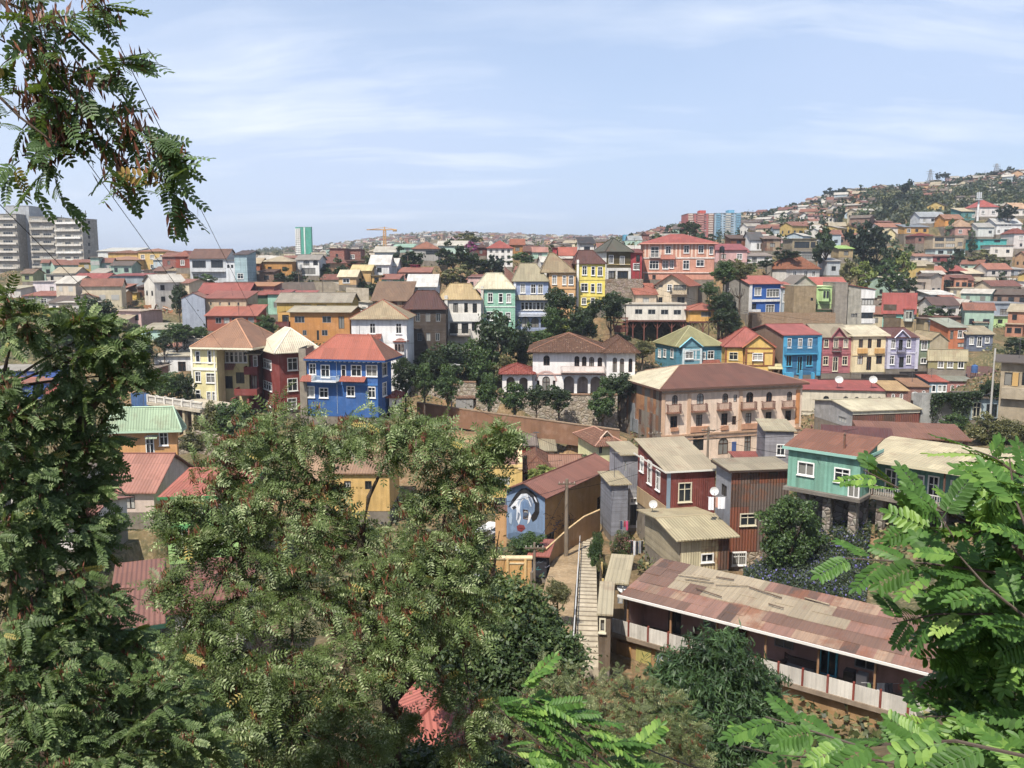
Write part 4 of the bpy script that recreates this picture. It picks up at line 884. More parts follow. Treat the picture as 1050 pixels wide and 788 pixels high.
local_thing('washing_machine', 'white washing machine on the veranda next to the black stove', 'washing machine', 15.15, 1.9, 0, [('body', [(-.3,.3,-.3,.3,0,.85)], ('metal', 'D8D8D8')), ('lid', [(-.28,.28,-.25,.28,.852,.875)], ('metal', 'B8BCC0'))], None)
crop(780, 560, 3.889)
laundry([(432,16,26,'6A8A5A'),(480,34,40,'C8C8C8'),(510,36,44,'5A5A60'),(560,26,30,'B06A50'),(600,14,50,'E0452E')], 47.2, 'grey and red washing hung along the veranda rail', 400, 620, 545)
crop(580, 560, 4.375)
h = House('small tan-roofed hut at the top left of the veranda beside the stairs', 196, 262, 330, 168, 58, -12, 5, wall=('wood', '8A7350'), roof=('shed', 66, 'cor', 'BFB08A', .35), F=[(214,200,14,40,'d'),(245,240,22,40,'g')], name='hut', cat='hut')
h = House('tall narrow plank shed flanking the foot of the stairs', 150, 202, 560, 312, 51.5, -8, 5, wall=('wood', '6E5C48'), roof=('shed', 214, 'cor', 'C6B894', .15), F=[(165,355,16,50,'c')], name='shed', cat='shed')
# ---- left: apricot house, lime house, roofs among the trees, blue school, terrace
crop(0, 300, 3.94)
h = House('apricot house with a pale green hip roof below the balustraded terrace', 455, 712, 730, 560, 98, 7, xs=385, wall=('pl', 'DB9C50'), roof=('hip', 468, 'cor', 'A4CCA2', .8, {'ridge': 'BCDCBA', 'fascia': 'B8D8B4'}),
          F=[(661,592,32,46),(606,622,30,62),(560,692,20,24),(604,690,26,22)])
h.awn('F', 586, 632, 576, 590, .8, ('cor', 'B8D8B0')); h.strip('F', [(452,562,459,700)], .08, 'EDE8DC', 'downpipe')
crop(0, 480, 3.94)
h = House('lime green house with arched windows and an orange-red sheet roof', 668, 965, 390, 116, 70, 6, 9, wall=('pl', 'A5D674'), roof=('shed', 22, 'cor', 'C95C42', .5, {'fascia': '2E8A4A'}), F=[(800,170,40,56,'wa'),(885,175,40,60,'wa'),(715,165,36,50,'wa'),(890,270,40,60,'w'),(760,290,40,60,'w')])
h.band('F', [236], 18, .15, '5AAA5E')
G('cottage with a worn pink tile roof left of the lime green house', 430, 620, 92, 180, 76, ('pl', 'D8C0B0'), ('gx', 'B8705F', 3.2), D=9)
G('white cottage with a faded pink roof among the left trees', 60, 330, 230, 330, 58, ('pl', 'DDD6CC'), ('gx', 'B06A5C', 1.6), D=7)
G('white two-storey house half hidden by the tall left robinia', 60, 260, 60, 170, 82, ('pl', 'E0DCD8'), ('hip', '8A7A70', 1.4), D=8)
G('small white house with tiled roof at the left edge below the blue school', -60, 100, 95, 200, 80, ('pl', 'D8D2C8'), ('gx', 'A86A54', 1.5), D=8)
h = House('large worn brown-red sheet roof building under the left trees', 455, 640, 800, 655, 47, 22, 11, wall=('pl', '2E5A4C'), roof=('shed', 395, 'cor', '9A5C4E', .4, {'fascia': '2A5A4A'}))
crop(200, 400, 2.8139)
h = House('brown-red sheet roof house under the big robinia', -60, 120, 800, 640, 44, 10, 8, wall=('pl', 'C8C0B0'), roof=('gx', 560, 'cor', '945044', .4))
h = House('orange-tan house seen through the gap of the big robinia', 330, 395, 330, 258, 92, 0, 8, wall=('pl', 'D9A24A'), roof=('gx', 180, 'cor', 'B58A66', .3), F=[(355,290,14,26,'d')])
h = House('ochre walled house with tan roof right of the robinia gap', 400, 560, 350, 240, 90, 0, 8, wall=('pl', 'DEB054'), roof=('gx', 185, 'cor', 'A87C5C', .3), F=[(440,275,20,24,'d'),(500,275,20,24,'d')])
h.strip('F', [(385,172,397,340)], .2, ('pl', 'E8B85A'), 'chimney')
crop(380, 560, 2.625)
h = House('coral red sheet roof house low under the bottom trees', 70, 330, 660, 540, 36, 12, 5.5, wall=('pl', '5A5E68'), roof=('hip', 400, 'cor', 'C4564A', .4), F=[(120,570,40,40,'d')])
crop(0, 300, 3.94)
h = House('bright blue school building with low red-roofed wing behind the left trees', -90, 170, 430, 318, 140, 0, 9, wall=('pl', '3A5EA8'), roof=('flat', None, 'conc', '9A9488', .2), F=[(40,330,20,16,'d'),(100,330,20,16,'d')], name='school', cat='building')
h2 = House('', -90, 105, 430, 376, 134, 0, 5, wall=('pl', '4066AE'), join=h, roof=('shed', 346, 'cor', 'B8624E', .3), F=row(-60, 100, 5, [396], 18, 18, 'g'))
h2 = House('', 106, 196, 430, 366, 134, 0, 5, wall=('pl', '3A62AE'), join=h, roof=('shed', 344, 'cor', 'A8684C', .3), F=[(150,390,14,20,'d')])
h2 = House('', 180, 234, 400, 325, 138, 0, 4, wall=('pl', '3E66B4'), join=h)
G('low building with a bright red sheet roof right of the blue school', 172, 262, 408, 440, 132, ('pl', 'C8BCA8'), ('shed', 'B84438', 2.4), D=7)
G('dark slate-roofed house on the earth bank above the blue school', 20, 160, 300, 340, 165, ('pl', 'B8A890'), ('gx', '8A7A66', 1.8), D=8)
G('white cube house with pale flat roof left of the yellow house', 622, 775, 258, 345, 150, ('pl', 'E2E0DC'), ('shed', 'C6BDA6', .7), D=8, F=[(665,300,44,34,'d'),(735,300,34,40,'b')])
G('small white house with a tiled lean-to behind the white cube house', 670, 775, 220, 255, 160, ('pl', 'DDD8CE'), ('shed', 'B06A54', .7), D=6)
G('cream porch house with thin flat roof beside the yellow house', 735, 800, 190, 232, 158, ('pl', 'D8D2C4'), ('flat', 'B5AEA0', .1), 'd', D=6)
G('mint shack with grey roof on the left hillside', 567, 690, 150, 200, 172, ('pl', 'B4DACA'), ('shed', 'B0A890', 1.2), D=7, F=[(600,170,14,18,'d')], name='shack', cat='shack')
G('brick hut below the white cube house', 560, 622, 310, 345, 142, ('brick', '9A5A48'), ('flat', '9A8A7A', .1), 'd', D=6)
House('blue tarpaulin fence by the balustraded terrace', 528, 596, 470, 408, 120, 0, 1, wall=('panel', '3E6AA0'), name='fence', cat='fence')
# balustraded terrace on columns
r0, r1 = Q(598, 415, 120), Q(815, 445, 112); root = empty('balustrade_terrace', Matrix.Translation(r0), 'cream balustraded terrace on arched columns in front of the yellow house', 'terrace')
d = r1 - r0; nb = 46; w0 = WM[root]; L_ = d.length; ang = math.atan2(d.y, d.x); tw = Matrix.Translation(r0) @ Matrix.Rotation(ang, 4, 'Z'); sl = d.z / math.hypot(d.x, d.y); X1 = math.hypot(d.x, d.y)
mb = MB(); mb.slab([[(0,-.15,0),(X1,-.15,d.z),(X1,.15,d.z),(0,.15,0)]], .16); mb.build('handrail', M('pl', 'D8D0C0'), root, tw)
mb = MB()
for i in range(nb): x = X1*(i+.5)/nb; mb.tube([(x,0,sl*x-.95),(x,0,sl*x-.75),(x,0,sl*x-.4),(x,0,sl*x-.165)], [.06,.11,.06,.07], 6)
mb.build('baluster', M('pl', 'DDD6C8'), root, tw)['kind'] = 'stuff'
mb = MB(); mb.slab([[(0,-.3,-.96),(X1,-.3,d.z-.96),(X1,6,d.z-.96),(0,6,-.96)]], .4); mb.build('deck', M('conc', 'C2B49A'), root, tw)
for i in range(7): mb = MB(); x = X1*(i+.03)/6.1; mb.box(x-.25, x+.25, 0, .5, sl*x-8, sl*x-1.38); mb.build('column', M('conc', 'C8B48C'), root, tw)
mb = MB(); mb.box(0, X1, 2.2, 2.6, -9, -1.6+min(0, d.z)); mb.build('back_wall', M('conc', '6A5A48'), root, tw)
mb = MB()
for i in range(4):
    x = X1*(i*1.4+.6)/6.1; mb.box(x, x+1.6, 1.9, 2.19, sl*x-4.2, sl*x-2.2)
mb.build('shutter', M('wood', '5A3A34'), root, tw)
for i in range(6):
    x = X1*(i+.03)/6.1
    mb = MB(); mb.box(x-.18, x+.18, -.2, .2, sl*x-.955, sl*x+.12); mb.build('pier', M('pl', 'DDD6C8'), root, tw)
free_wall('ruined_wall', 'ruined tan stone wall on the bank below the yellow house', [(862,575,700,104),(905,600,720,102),(950,610,730,101),(985,580,720,103)], .8, ('stone', 'B09468'))
free_wall('bank_wall', 'earth-coloured retaining wall behind the apricot house', [(700,600,720,110),(790,560,720,110),(860,580,720,109)], .8, ('stone', '9A8260'))
# ================================================================== the left hillside and the skyline rows
crop(180, 220, 4.773)
h = House('two-tone mustard house with shallow grey roof above the blue house', 560, 850, 640, 478, 165, -4, 9, wall=('pl', 'C4812C'), roof=('gx', 452, 'cor', 'B8AC90', .6), F=[(607,515,50,32,'g'),(740,515,44,32,'g'),(730,580,30,28,'g'),(697,592,13,48,'d'),(632,580,20,26,'g'),(812,530,30,60,'d')])
h2 = House('', 500, 560, 600, 480, 167, -4, 7, wall=('pl', 'CE9A3E'), join=h, roof=None, F=[(538,510,34,36,'d')]); h2.balcony('F', 488, 525, 556, 552, .8, '7A3A30', solid=('pl', '6E302C'))
G('long olive-yellow building with grey roof behind the two-tone mustard house', 495, 857, 430, 485, 176, ('pl', 'C6A23A'), ('gx', 'A39A88', 1.8), D=9, F=[(640,448,48,12,'d'),(715,448,48,12,'d')])
House('blank blue-grey gable wall of a house on the left hill', 28, 142, 560, 412, 172, 12, 8, wall=('pl', 'A4AEBE'), roof=('gy', 386, 'cor', 'A86A54', .1), F=[(110,470,6,8,'d')])
G('long tan house with small windows and a brown-red roof on the left hill', 143, 345, 412, 485, 174, ('pl', 'C2AA86'), ('shed', 'A8523F', 1.4), D=8, F=row(150, 330, 4, [438], 10, 14, 'd'))
G('brick veranda house with a red sheet roof below the long tan house', 152, 395, 496, 570, 168, ('pl', '9C4E3A'), ('shed', 'BC5844', 2.0), D=7, F=row(190, 390, 5, [520], 30, 28, 'g'))
G('dark house with twin red gables behind the long tan house', 110, 350, 388, 425, 186, ('clap', '4E3432'), ('gx', 'AE4840', 2.2), 'd', D=9)
G('aqua flat above a shop with dark railings on the left hill', 450, 540, 392, 490, 186, ('pl', '98CCB4'), ('shed', 'B04A42', .9), 'dg', D=8)
G('brown brick row with thin red roof right of the aqua flat', 542, 660, 402, 450, 190, ('brick', '9A7A5C'), ('shed', 'B84E46', 1.2), 'd', D=7)
G('green and brown shop house left of the aqua flat', 372, 448, 395, 480, 187, ('pl', '4A6A4C'), ('shed', 'B0524A', 1.1), 'd', D=7)
G('red sheet-roofed workshop on the left hill slope', 350, 480, 352, 392, 192, ('brick', 'A8483C'), ('shed', 'C07A3C', .8), 'd', D=7)
h = G('white and grey house with two wide verandas on the left skyline', 68, 245, 215, 335, 228, ('pl', 'C4C8CC'), ('gx', '7A5244', 2.4), D=10, F=[(115,245,68,38,'d'),(203,243,60,38,'d'),(100,305,30,26),(150,305,30,26)])
h.balcony('F', 70, 262, 244, 282, .9, 'C8C8C8', 'D8D8D8')
G('white house with small dark windows left of the aqua clapboard house', 245, 290, 225, 330, 226, ('pl', 'D6DADE'), ('flat', 'A8A8A8', .2), D=8, F=[(258,255,12,16,'d'),(277,255,12,16,'d')])
G('aqua clapboard house with a grey top floor on the left skyline', 287, 348, 198, 335, 224, ('clap', 'A8C6CC'), ('shed', '5A4844', 1.0), 'wd', D=8)
G('terracotta house with wide eaves on the left skyline', 0, 68, 208, 262, 240, ('pl', 'A2432F'), ('hip', '9A4A38', 1.6), D=10)
G('orange-brown house with tan roof left of the mustard skyline house', 350, 412, 240, 275, 236, ('pl', 'A86038'), ('gx', 'C0A880', 1.4), 'd', D=8)
G('mustard house with pale hip roof on the left skyline', 425, 570, 233, 300, 238, ('pl', 'BE8430'), ('hip', 'B8A684', 1.6), 'd', D=9)
G('brown brick house below the mustard skyline house', 410, 480, 282, 335, 232, ('brick', '8A5A40'), ('shed', '6A4A3C', .9), 'd', D=8)
G('white house with an arched porch over a dark garage on the left hill', 590, 702, 222, 300, 242, ('pl', 'DEDCD8'), ('gx', '9A928A', 1.3), D=9, F=[(640,235,30,30,'da'),(685,235,24,30,'da'),(650,278,70,30,'d')])
G('square red brick block on the left skyline', 755, 825, 168, 235, 290, ('brick', 'A0402F'), ('flat', '8A4A3C', .2), 'd', D=9)
G('red brick block with windows beside the square one', 826, 905, 172, 240, 296, ('brick', '95402F'), ('flat', '7A4438', .2), 'wd', D=9)
G('cream cottage on the bank above the concrete terrace wall', 798, 884, 305, 345, 212, ('pl', 'D8AC70'), ('gx', 'E0D2A8', 1.6), D=8, F=[(835,325,30,18,'w')])
G('sand-yellow house with pale yellow roof behind the cream cottage', 860, 955, 275, 330, 220, ('pl', 'D2A55E'), ('gx', 'DCC67A', 1.4), 'b', D=8)
G('white house with white sheet roof on the left hill', 950, 1045, 245, 300, 226, ('pl', 'E2E2E2'), ('gx', 'D8D8D8', 2.4), 'd', D=9)
G('ochre shed with a flat top below the white house', 960, 1008, 300, 340, 216, ('pl', 'CFA050'), ('flat', '9A8A70', .2), 'd', D=6)
G('mint bungalow with a terracotta roof on the left hill', 1008, 1090, 318, 352, 214, ('pl', '8AC0A8'), ('shed', 'A85A44', 1.2), 'w', D=8)
free_wall('terrace_wall', 'pale concrete terrace wall along the left hillside', [(835,358,400,206),(945,362,405,205)], .6, ('conc', 'BCAE96'))
free_wall('terrace_wall', 'long grey retaining wall under the white skyline houses', [(630,335,372,214),(760,330,380,213),(830,352,385,212)], .6, ('conc', 'A2947E'))
crop(0, 180, 4.773)
# ---- slab towers
def tower(label, x0, x1, ye, yb, Y, wall, floors, band='D6D0C4', th=0, xs=None, D=14, cols=None, sidewin=True, n=3, name='apartment_tower', segs=((.03,.97),)):
    F = []; s = CROP[2]*FPX/Y; st = (yb-ye)/floors
    for j in range(floors): F += row(x0+(x1-x0)*.05, x1-(x1-x0)*.03, n, [ye + st*(j+.42)], (x1-x0)/n*.66, st*.46, 'g')
    Rr = [((x1+xs)/2, ye+st*(j+.5), (xs-x1)*.16, st*.45, 'd') for j in range(floors)] if xs and sidewin else ()
    h = House(label, x0, x1, yb, ye, Y, th, D, xs, wall, ('flat', None, 'conc', 'A8A298', .15), name=name, cat='apartment tower', F=F, R=Rr)
    for j in range(floors):
        v1 = h.H*(1-(j+.66)/floors); 
        for sg in segs: mb = MB(); mb.box(h.W*sg[0], h.W*sg[1], -.75, -.004, v1-.12, v1+.6); mb.build('balcony', wkind(('pl', band if not cols else cols[(j if len(segs) == 1 else segs.index(sg)) % len(cols)])), h.root, h.mw)
    return h
tower('grey slab apartment tower with pale balconies, widest of the four left blocks', 264, 398, 212, 500, 318, ('conc', 'ACA69A'), 8, th=-14, xs=474, cols=['E4E2DC', 'D2CCC0'])
tower('grey slab apartment tower with recessed balconies left of the widest block', 140, 264, 203, 500, 322, ('conc', 'A8A298'), 8, band='BDB6A8', n=2)
h = House('blue-grey windowless stair tower between two apartment blocks', 25, 140, 540, 150, 326, 0, 10, wall=('pl', 'A6AAAE'), roof=('flat', None, 'conc', '98948E', .1), F=[(96, 220+37*j, 26, 17, 'd') for j in range(8)], name='stair_tower', cat='apartment tower')
tower('grey apartment tower with pale balconies cut by the left edge', -70, 78, 190, 510, 320, ('conc', 'AAA498'), 8, band='D4CEC2', n=2)
for x, y, hh, lb in ((418,172,40,'tall thin antenna on the widest left apartment block'),(156,168,34,'short antenna on the recessed-balcony block'),(300,195,16,'stubby vent pipe on the widest left apartment block')):
    b = Q(x, y+hh, 330 if x < 200 else 322); t_ = Q(x, y, 330 if x < 200 else 322); mb = MB(); mb.tube([b - Vector((0,0,1)), t_], [.22, .12], 5); mb.box(b.x-.7, b.x+.7, b.y-.1, b.y+.1, t_.z-1.2, t_.z-1.0)
    tag(mb.build('antenna', M('flat', '6A6A6C')), lb, 'antenna')
G('mustard yellow apartment building with small windows behind the red house', 494, 680, 415, 480, 286, ('pl', 'D2A744'), ('hip', 'B57A58', 1.2), 'wd', D=12)
G('taller mustard yellow block with flat terracotta roof', 675, 815, 374, 470, 290, ('pl', 'D8B258'), ('hip', 'B07050', 1.0), 'w', D=10)
G('upper storey mustard block behind the long yellow building', 528, 672, 382, 430, 298, ('pl', 'D0A74A'), ('hip', 'A86A50', 1.0), 'd', D=10)
G('white curved-roof gymnasium behind the mustard yellow buildings', 478, 660, 372, 470, 312, ('pl', 'CFD2CC'), ('shed', 'C8CCC8', 1.2), 'g', D=12)
G('windowless brick-red house right of the mustard yellow block', 793, 925, 398, 455, 262, ('brick', '98382F'), ('gx', '9A5A44', 1.2), 'd', D=9, F=[])
G('tan house with brown roof below the windowless brick-red house', 755, 812, 468, 520, 250, ('pl', 'B8A084'), ('gx', '8A5A48', 1.2), 'd', D=8)
G('white house with beige hip roof and red awning on the left hill', 815, 955, 468, 530, 246, ('pl', 'DDD6CA'), ('hip', 'B8A07C', 1.5), 'dg', D=9)
G('pinkish white house with stepped parapet on the left hill', 160, 350, 520, 590, 232, ('pl', 'DFD2D4'), ('flat', 'D8CCCC', .2), 'd', D=9)
G('white veranda house with a bright blue door on the left hill', 345, 512, 548, 625, 224, ('pl', 'D2D4D2'), ('shed', 'B8B8B4', .8), D=8, F=[(360,580,38,46,'t'),(440,595,46,46,'d'),(490,595,28,50,'d')])
G('pale house with scarlet roof behind the white veranda house', 360, 520, 505, 550, 240, ('pl', 'C8B8B0'), ('gx', 'B0403A', 1.4), 'dw', D=8)
G('red and grey corrugated shed on the left hill', 552, 700, 492, 545, 236, ('panel', '9AA2A8'), ('shed', 'A03A3A', .6), D=8, name='shed', cat='shed', F=[])
G('timber porch shack with an orange roof on the left hill', 518, 612, 552, 620, 224, ('wood', '6A564A'), ('shed', 'B5664A', 1.0), 'd', D=7, name='shack', cat='shack')
G('tiny bright yellow hut on the left hill', 614, 668, 575, 620, 222, ('pl', 'D9B030'), ('flat', '8A7A5A', .15), D=4, name='hut', cat='hut', F=[(632,592,18,16,'d')])
G('collapsing brown timber shack beside the tiny yellow hut', 672, 770, 548, 625, 224, ('wood', '6E4634'), ('shed', '5E4436', .9), 'd', D=7, name='shack', cat='shack')
G('pale grey house with flat roof at the left edge of the hill', -40, 100, 555, 640, 226, ('pl', 'C8C4BA'), ('shed', 'B8B090', .8), 'd', D=8)
G('grey house with long orange roof on the left hill', 120, 372, 590, 640, 214, ('pl', 'A8A6A4'), ('shed', 'AE5A40', 1.1), 'dw', D=8)
G('small olive cottage at the foot of the grey towers', 105, 160, 480, 520, 245, ('pl', '9CA46C'), ('gx', '8A6A50', 1.2), 'd', D=6)
G('low cream villa under the widest grey tower', 225, 345, 485, 520, 250, ('pl', 'CFC8B8'), ('flat', 'D8D4C8', .4), 'd', D=8)
G('terracotta hut on the left hill slope', 720, 790, 690, 720, 205, ('brick', 'A85A40'), ('shed', '9A5440', .6), 'd', D=6, name='hut', cat='hut')
free_wall('earth_bank_wall', 'orange earth retaining wall under the collapsing shack', [(530,625,660,214),(670,640,690,212),(780,630,690,211),(915,700,730,208)], .8, ('pl', 'AE7040'))
rg3 = random.Random(8); mb = MB()
for i in range(150):
    x, y = rg3.uniform(640, 905), rg3.uniform(655, 705); p = Q(x, y, 209+rg3.uniform(-1, 2)); a, b_ = rg3.uniform(0, 6), rg3.uniform(-.7, .7); l = rg3.uniform(.6, 2.6)
    dd = Vector((math.cos(a)*math.cos(b_), math.sin(a)*math.cos(b_), math.sin(b_)))*l; mb.tube([p, p+dd], rg3.uniform(.06, .22), 4, rg3.randint(0, 2))
tag(mb.build('rubble', [M('wood', 'A8906A'), M('conc', 'C8BEB0'), M('wood', '7A4A30')]), 'heap of broken timber and rubble on the left hillside', 'rubble', kind='stuff')
# ================================================================== upper grey row, right of centre
crop(740, 230, 6.5625)
h = House('royal blue two-storey house with white trim and a blank grey gable wall', 186, 404, 610, 402, 195, 22, xs=8, wall=('pl', '1F66BE'), mats={'L': ('conc', '9A958C')}, roof=('gx', 350, 'cor', 'C25546', .4),
          F=[(243,453,40,50),(345,463,80,48),(208,558,46,44,'d'),(325,568,52,48)], L=[(48,455,10,40,'w')])
h.strip('F', [(186,402,196,600),(396,402,406,600),(197,508,395,520)], .25, 'ECEAE6', 'edge_trim'); h.strip('F', [(200,575,255,600)], .4, 'E8E6E0', 'parapet')
h = House('pale blue-grey house with curved bay and red roof beside the royal blue house', 412, 492, 610, 430, 197, 0, 8, wall=('pl', 'A9B8C2'), roof=('shed', 392, 'cor', 'C65545', .3), F=[(420,495,11,54),(450,495,16,56),(474,495,14,54)])
House('tall tan party wall rising from the brick retaining wall', 490, 640, 615, 416, 192, 6, 7, wall=('conc', 'A48C66'), name='party_wall', cat='wall', F=[(607,506,16,20,'d')], roof=('flat', None, 'conc', 'B0A890', .05))
House('brown brick retaining wall under the royal blue house', 206, 768, 720, 597, 190, 0, 3, wall=('brick', 'A07A52'), name='retaining_wall', cat='wall')
G('grey gabled house behind the tall tan party wall', 470, 640, 415, 470, 203, ('pl', 'A49A8E'), ('gy', '8A8078', 2.4), D=10, F=[])
G('long house with bright red roof behind the lime green bay', 600, 845, 412, 470, 206, ('pl', 'B0A898'), ('gx', 'C65444', 1.9), D=9, F=[])
h = House('lime green bay-fronted house in the grey row', 640, 768, 590, 420, 195, 0, 8, wall=('pl', 'B4D888'), roof=('flat', None, 'flat', 'C8E0A0', .2), F=[(750,475,16,44,'d')])
h.bay('F', 668, 440, 735, 520, 1.4, ('pl', 'B8DC8C'), ['d', 'd'], ('cor', 'A8D080'), .4); h.balcony('F', 642, 540, 760, 575, .8, '9A8A70', '5A5048')
House('grey rendered party wall right of the lime green house', 768, 852, 690, 396, 193, 0, 8, wall=('conc', '9A9082'), name='party_wall', cat='wall', roof=('flat', None, 'conc', '8A8278', .05))
h = House('grey and white house with laundry balcony at the right end of the grey row', 853, 1030, 680, 442, 194, 0, 8, wall=('conc', 'AEA898'), roof=('shedl', 408, 'cor', 'BE4C40', .3), F=[(890,615,38,24,'d'),(985,525,80,40,'d'),(982,615,82,40,'d')])
h.strip('F', [(940,440,1030,500),(940,548,1030,595),(940,636,1030,668)], .1, ('pl', 'E4E2DE'), 'panel')
h = G('white villa with a steep orange tile hip roof above the grey row', 435, 660, 305, 400, 228, ('pl', 'DAD4CA'), ('hip', 'B8653F', 4.0), th=24, xs=290, D=9, F=[(492,335,22,34),(566,335,22,34),(618,335,18,34)])
G('pale pink house with red roof and dark windows above the tree', 55, 182, 190, 255, 236, ('pl', 'D0A09A'), ('shed', 'A83A40', 1.4), 'd', D=8)
G('long low white terrace house under the rust-patched house', 180, 340, 215, 262, 232, ('pl', 'D0CEC8'), ('shed', '9A8A80', .8), 'd', D=8)
G('white house front with one tall door below the slate roof', 196, 282, 105, 178, 252, ('pl', 'E0DEDA'), ('gx', '5A5A5E', 2.2), D=9, F=[(245,150,14,40,'d'),(265,150,8,40,'d')])
G('rust-patched corrugated house beside the white slate-roofed front', 283, 400, 100, 180, 250, ('rust', '8A6A50', 'B09878'), ('shed', '8A6A58', .8), 'd', D=8)
G('timber loft house with open balcony right of the red block tower', 62, 172, 98, 148, 258, ('wood', '7A4428'), ('shed', '6A4A34', 1.0), 'd', D=7)
G('wide tan concrete house with a deep open terrace', 478, 640, 100, 165, 254, ('conc', 'A89878'), ('flat', 'B0A080', .4), D=9, F=[(540,140,100,44,'d'),(615,140,30,40,'d')])
G('white stilted concrete house under the tan terrace', 525, 640, 185, 245, 246, ('conc', 'B8B4AA'), ('flat', 'C8C4B8', .4), D=8, F=[(575,222,70,34,'g')])
G('small house with a lime green roof among the big trees', 790, 885, 166, 225, 242, ('pl', 'A89060'), ('shed', '9CD04E', .8), 'd', D=6)
G('grey-white shack under the lime roof by the tree trunks', 708, 800, 250, 345, 232, ('panel', 'B8BEC0'), ('shed', 'A8A8A8', .8), 'd', D=7, name='shack', cat='shack')
crop(890, 240, 6.5625)
h = House('aqua house with a bay window, red roof and tall tan gable wall', 105, 318, 690, 462, 193, -22, xs=382, wall=('pl', '74C4B6'), mats={'R': ('conc', 'A8946E')}, roof=('gx', 400, 'cor', 'C84A4A', .4), F=[(245,530,20,60,'d'),(300,490,20,24,'d')])
h.strip('F', [(105,474,188,560)], .3, ('conc', '5E4E40'), 'brown_wing'); h.strip('F', [(105,562,215,690)], .3, ('conc', '6E5C46'), 'lower_wall'); h.strip('F', [(216,572,318,690)], .25, ('conc', 'AC9468'), 'lower_wall')
h.bay('F', 240, 510, 310, 590, 1.2, ('pl', 'C8CCC0'), ['d', 'd'], ('tile', 'C04A3C'), .4)
G('tan house with shuttered window at the right end of the grey row', 382, 470, 575, 680, 190, ('pl', 'B09C74'), ('flat', '7A5A44', .3), D=7, F=[(430,635,44,50,'b')])
G('small white and grey house under the solar roof', 470, 552, 610, 680, 186, ('pl', 'C4C4C0'), ('shed', '5A6A94', 1.2), 'd', D=7)
G('white house with dark gable and grey roof beside the green bank', 440, 615, 480, 555, 214, ('pl', 'DCD6CC'), ('gx', '6A4A44', 2.0), 'd', D=8)
G('long white shed roofs stacked below the blue stilt house', 420, 580, 410, 450, 232, ('pl', 'CCD0D2'), ('shed', 'DADCDC', 1.2), 'd', D=8)
G('terracotta-roofed lean-to beside the white shed roofs', 545, 625, 440, 470, 226, ('pl', 'C8B8A8'), ('shed', 'B55E48', 1.0), 'd', D=6)
G('white gabled house with a brown balcony and red roof at the foot of the hill', 625, 738, 510, 600, 214, ('pl', 'E0DCD6'), ('gy', 'D8D4CC', 2.4), D=9, F=[(655,580,24,24,'d'),(700,580,16,28,'d')])
G('wooden balcony house with red roof right of the white gabled house', 738, 800, 510, 605, 216, ('pl', 'CFC6BC'), ('shed', 'B0443E', 1.4), D=8, F=[(765,530,50,30,'b'),(750,575,10,24),(775,575,10,24)])
h = G('lime green house with a grey iron upper storey beside the sloping road', 850, 1060, 555, 645, 214, ('pl', 'B9DC88'), None or ('flat', '9AA0A6', .1), D=9, F=[(890,590,30,28,'d'),(1005,592,30,30,'d'),(960,612,16,40,'d')])
h2 = House('', 790, 1060, 555, 470, 217, 0, 8, wall=('panel', '98A2AE'), join=h, roof=('shed', 460, 'cor', '8A94A0', .3), F=[(930,525,80,38,'b'),(985,520,30,40,'w')])
h = G('ochre yellow house with long orange roof on the right hillside', 325, 525, 256, 305, 296, ('pl', 'D6A444'), ('gx', 'C0684A', 2.0), 'd', D=9)
G('bright blue stilt house with a tin roof on the right hillside', 620, 745, 332, 372, 284, ('pl', '3A62B8'), ('shed', 'A8A098', .8), 'wd', D=8, name='stilt_house')
G('grey house with arched gable and orange roof on the right hillside', 805, 965, 238, 285, 296, ('pl', 'C6BEB6'), ('gx', 'B5664C', 2.0), 'd', D=9)
G('tan house with slanted pale roof left of the arched grey gable', 660, 805, 268, 315, 298, ('brick', '8A6A4C'), ('shed', 'D8C8A8', 1.8), 'd', D=8)
G('dark timber house with scarlet roofs on the right hillside', 575, 665, 252, 300, 302, ('wood', '5A342E'), ('hip', 'B03A34', 2.0), 'd', D=8)
G('cream house with an orange gable at the right edge of the hillside', 985, 1070, 345, 415, 288, ('pl', 'DCC890'), ('gx', 'B85A44', 1.8), 'wd', D=9)
G('grey-blue house with brown fence at the right edge of the hillside', 985, 1060, 240, 280, 310, ('pl', '98A0A8'), ('shed', 'A8A8A8', .8), 'd', D=8)
G('lower storey white and brick house beside the blue water tank', 318, 438, 152, 190, 322, ('pl', 'D0C8BE'), ('shed', 'B07258', 1.0), 'd', D=8)
G('mint balcony house under the white and brick one', 332, 440, 195, 225, 314, ('pl', 'A8C0A8'), ('flat', '9A8A78', .2), 'd', D=7)
G('maroon balcony house in the middle of the right hillside', 440, 580, 152, 188, 322, ('pl', '8A3A3A'), ('shed', '8A5A4C', .8), 'wd', D=8)
G('white and red shop houses above the ochre yellow house', 450, 640, 195, 235, 312, ('pl', 'C8BEB4'), ('flat', '8A7A6C', .2), 'd', D=7)
crop(890, 150, 6.5625)
G('tan three-storey house with deep open balconies on the right hillside', 440, 645, 608, 690, 335, ('pl', 'B5A284'), ('flat', 'B0A084', .5), D=9, F=row(445, 590, 2, [628, 668], 60, 24, 'd') + [(620,660,30,26,'d')])
G('pale aqua balcony house below the tan three-storey house', 455, 655, 692, 740, 328, ('pl', 'BCD0CC'), ('flat', 'A08C70', .4), D=8, F=row(460, 640, 3, [715], 34, 22, 'd'))
G('turquoise green flat-roofed house on the right hillside', 742, 935, 628, 698, 332, ('pl', '25A8A4'), ('flat', '3AB8B4', .1), D=9, F=[(765,680,18,22,'d'),(765,640,18,16,'d'),(870,640,40,18,'d')])
G('white house with curved terracotta-edged terrace beside the turquoise one', 825, 980, 668, 745, 326, ('pl', 'DED6C8'), ('flat', 'C89478', .3), 'd', D=9)
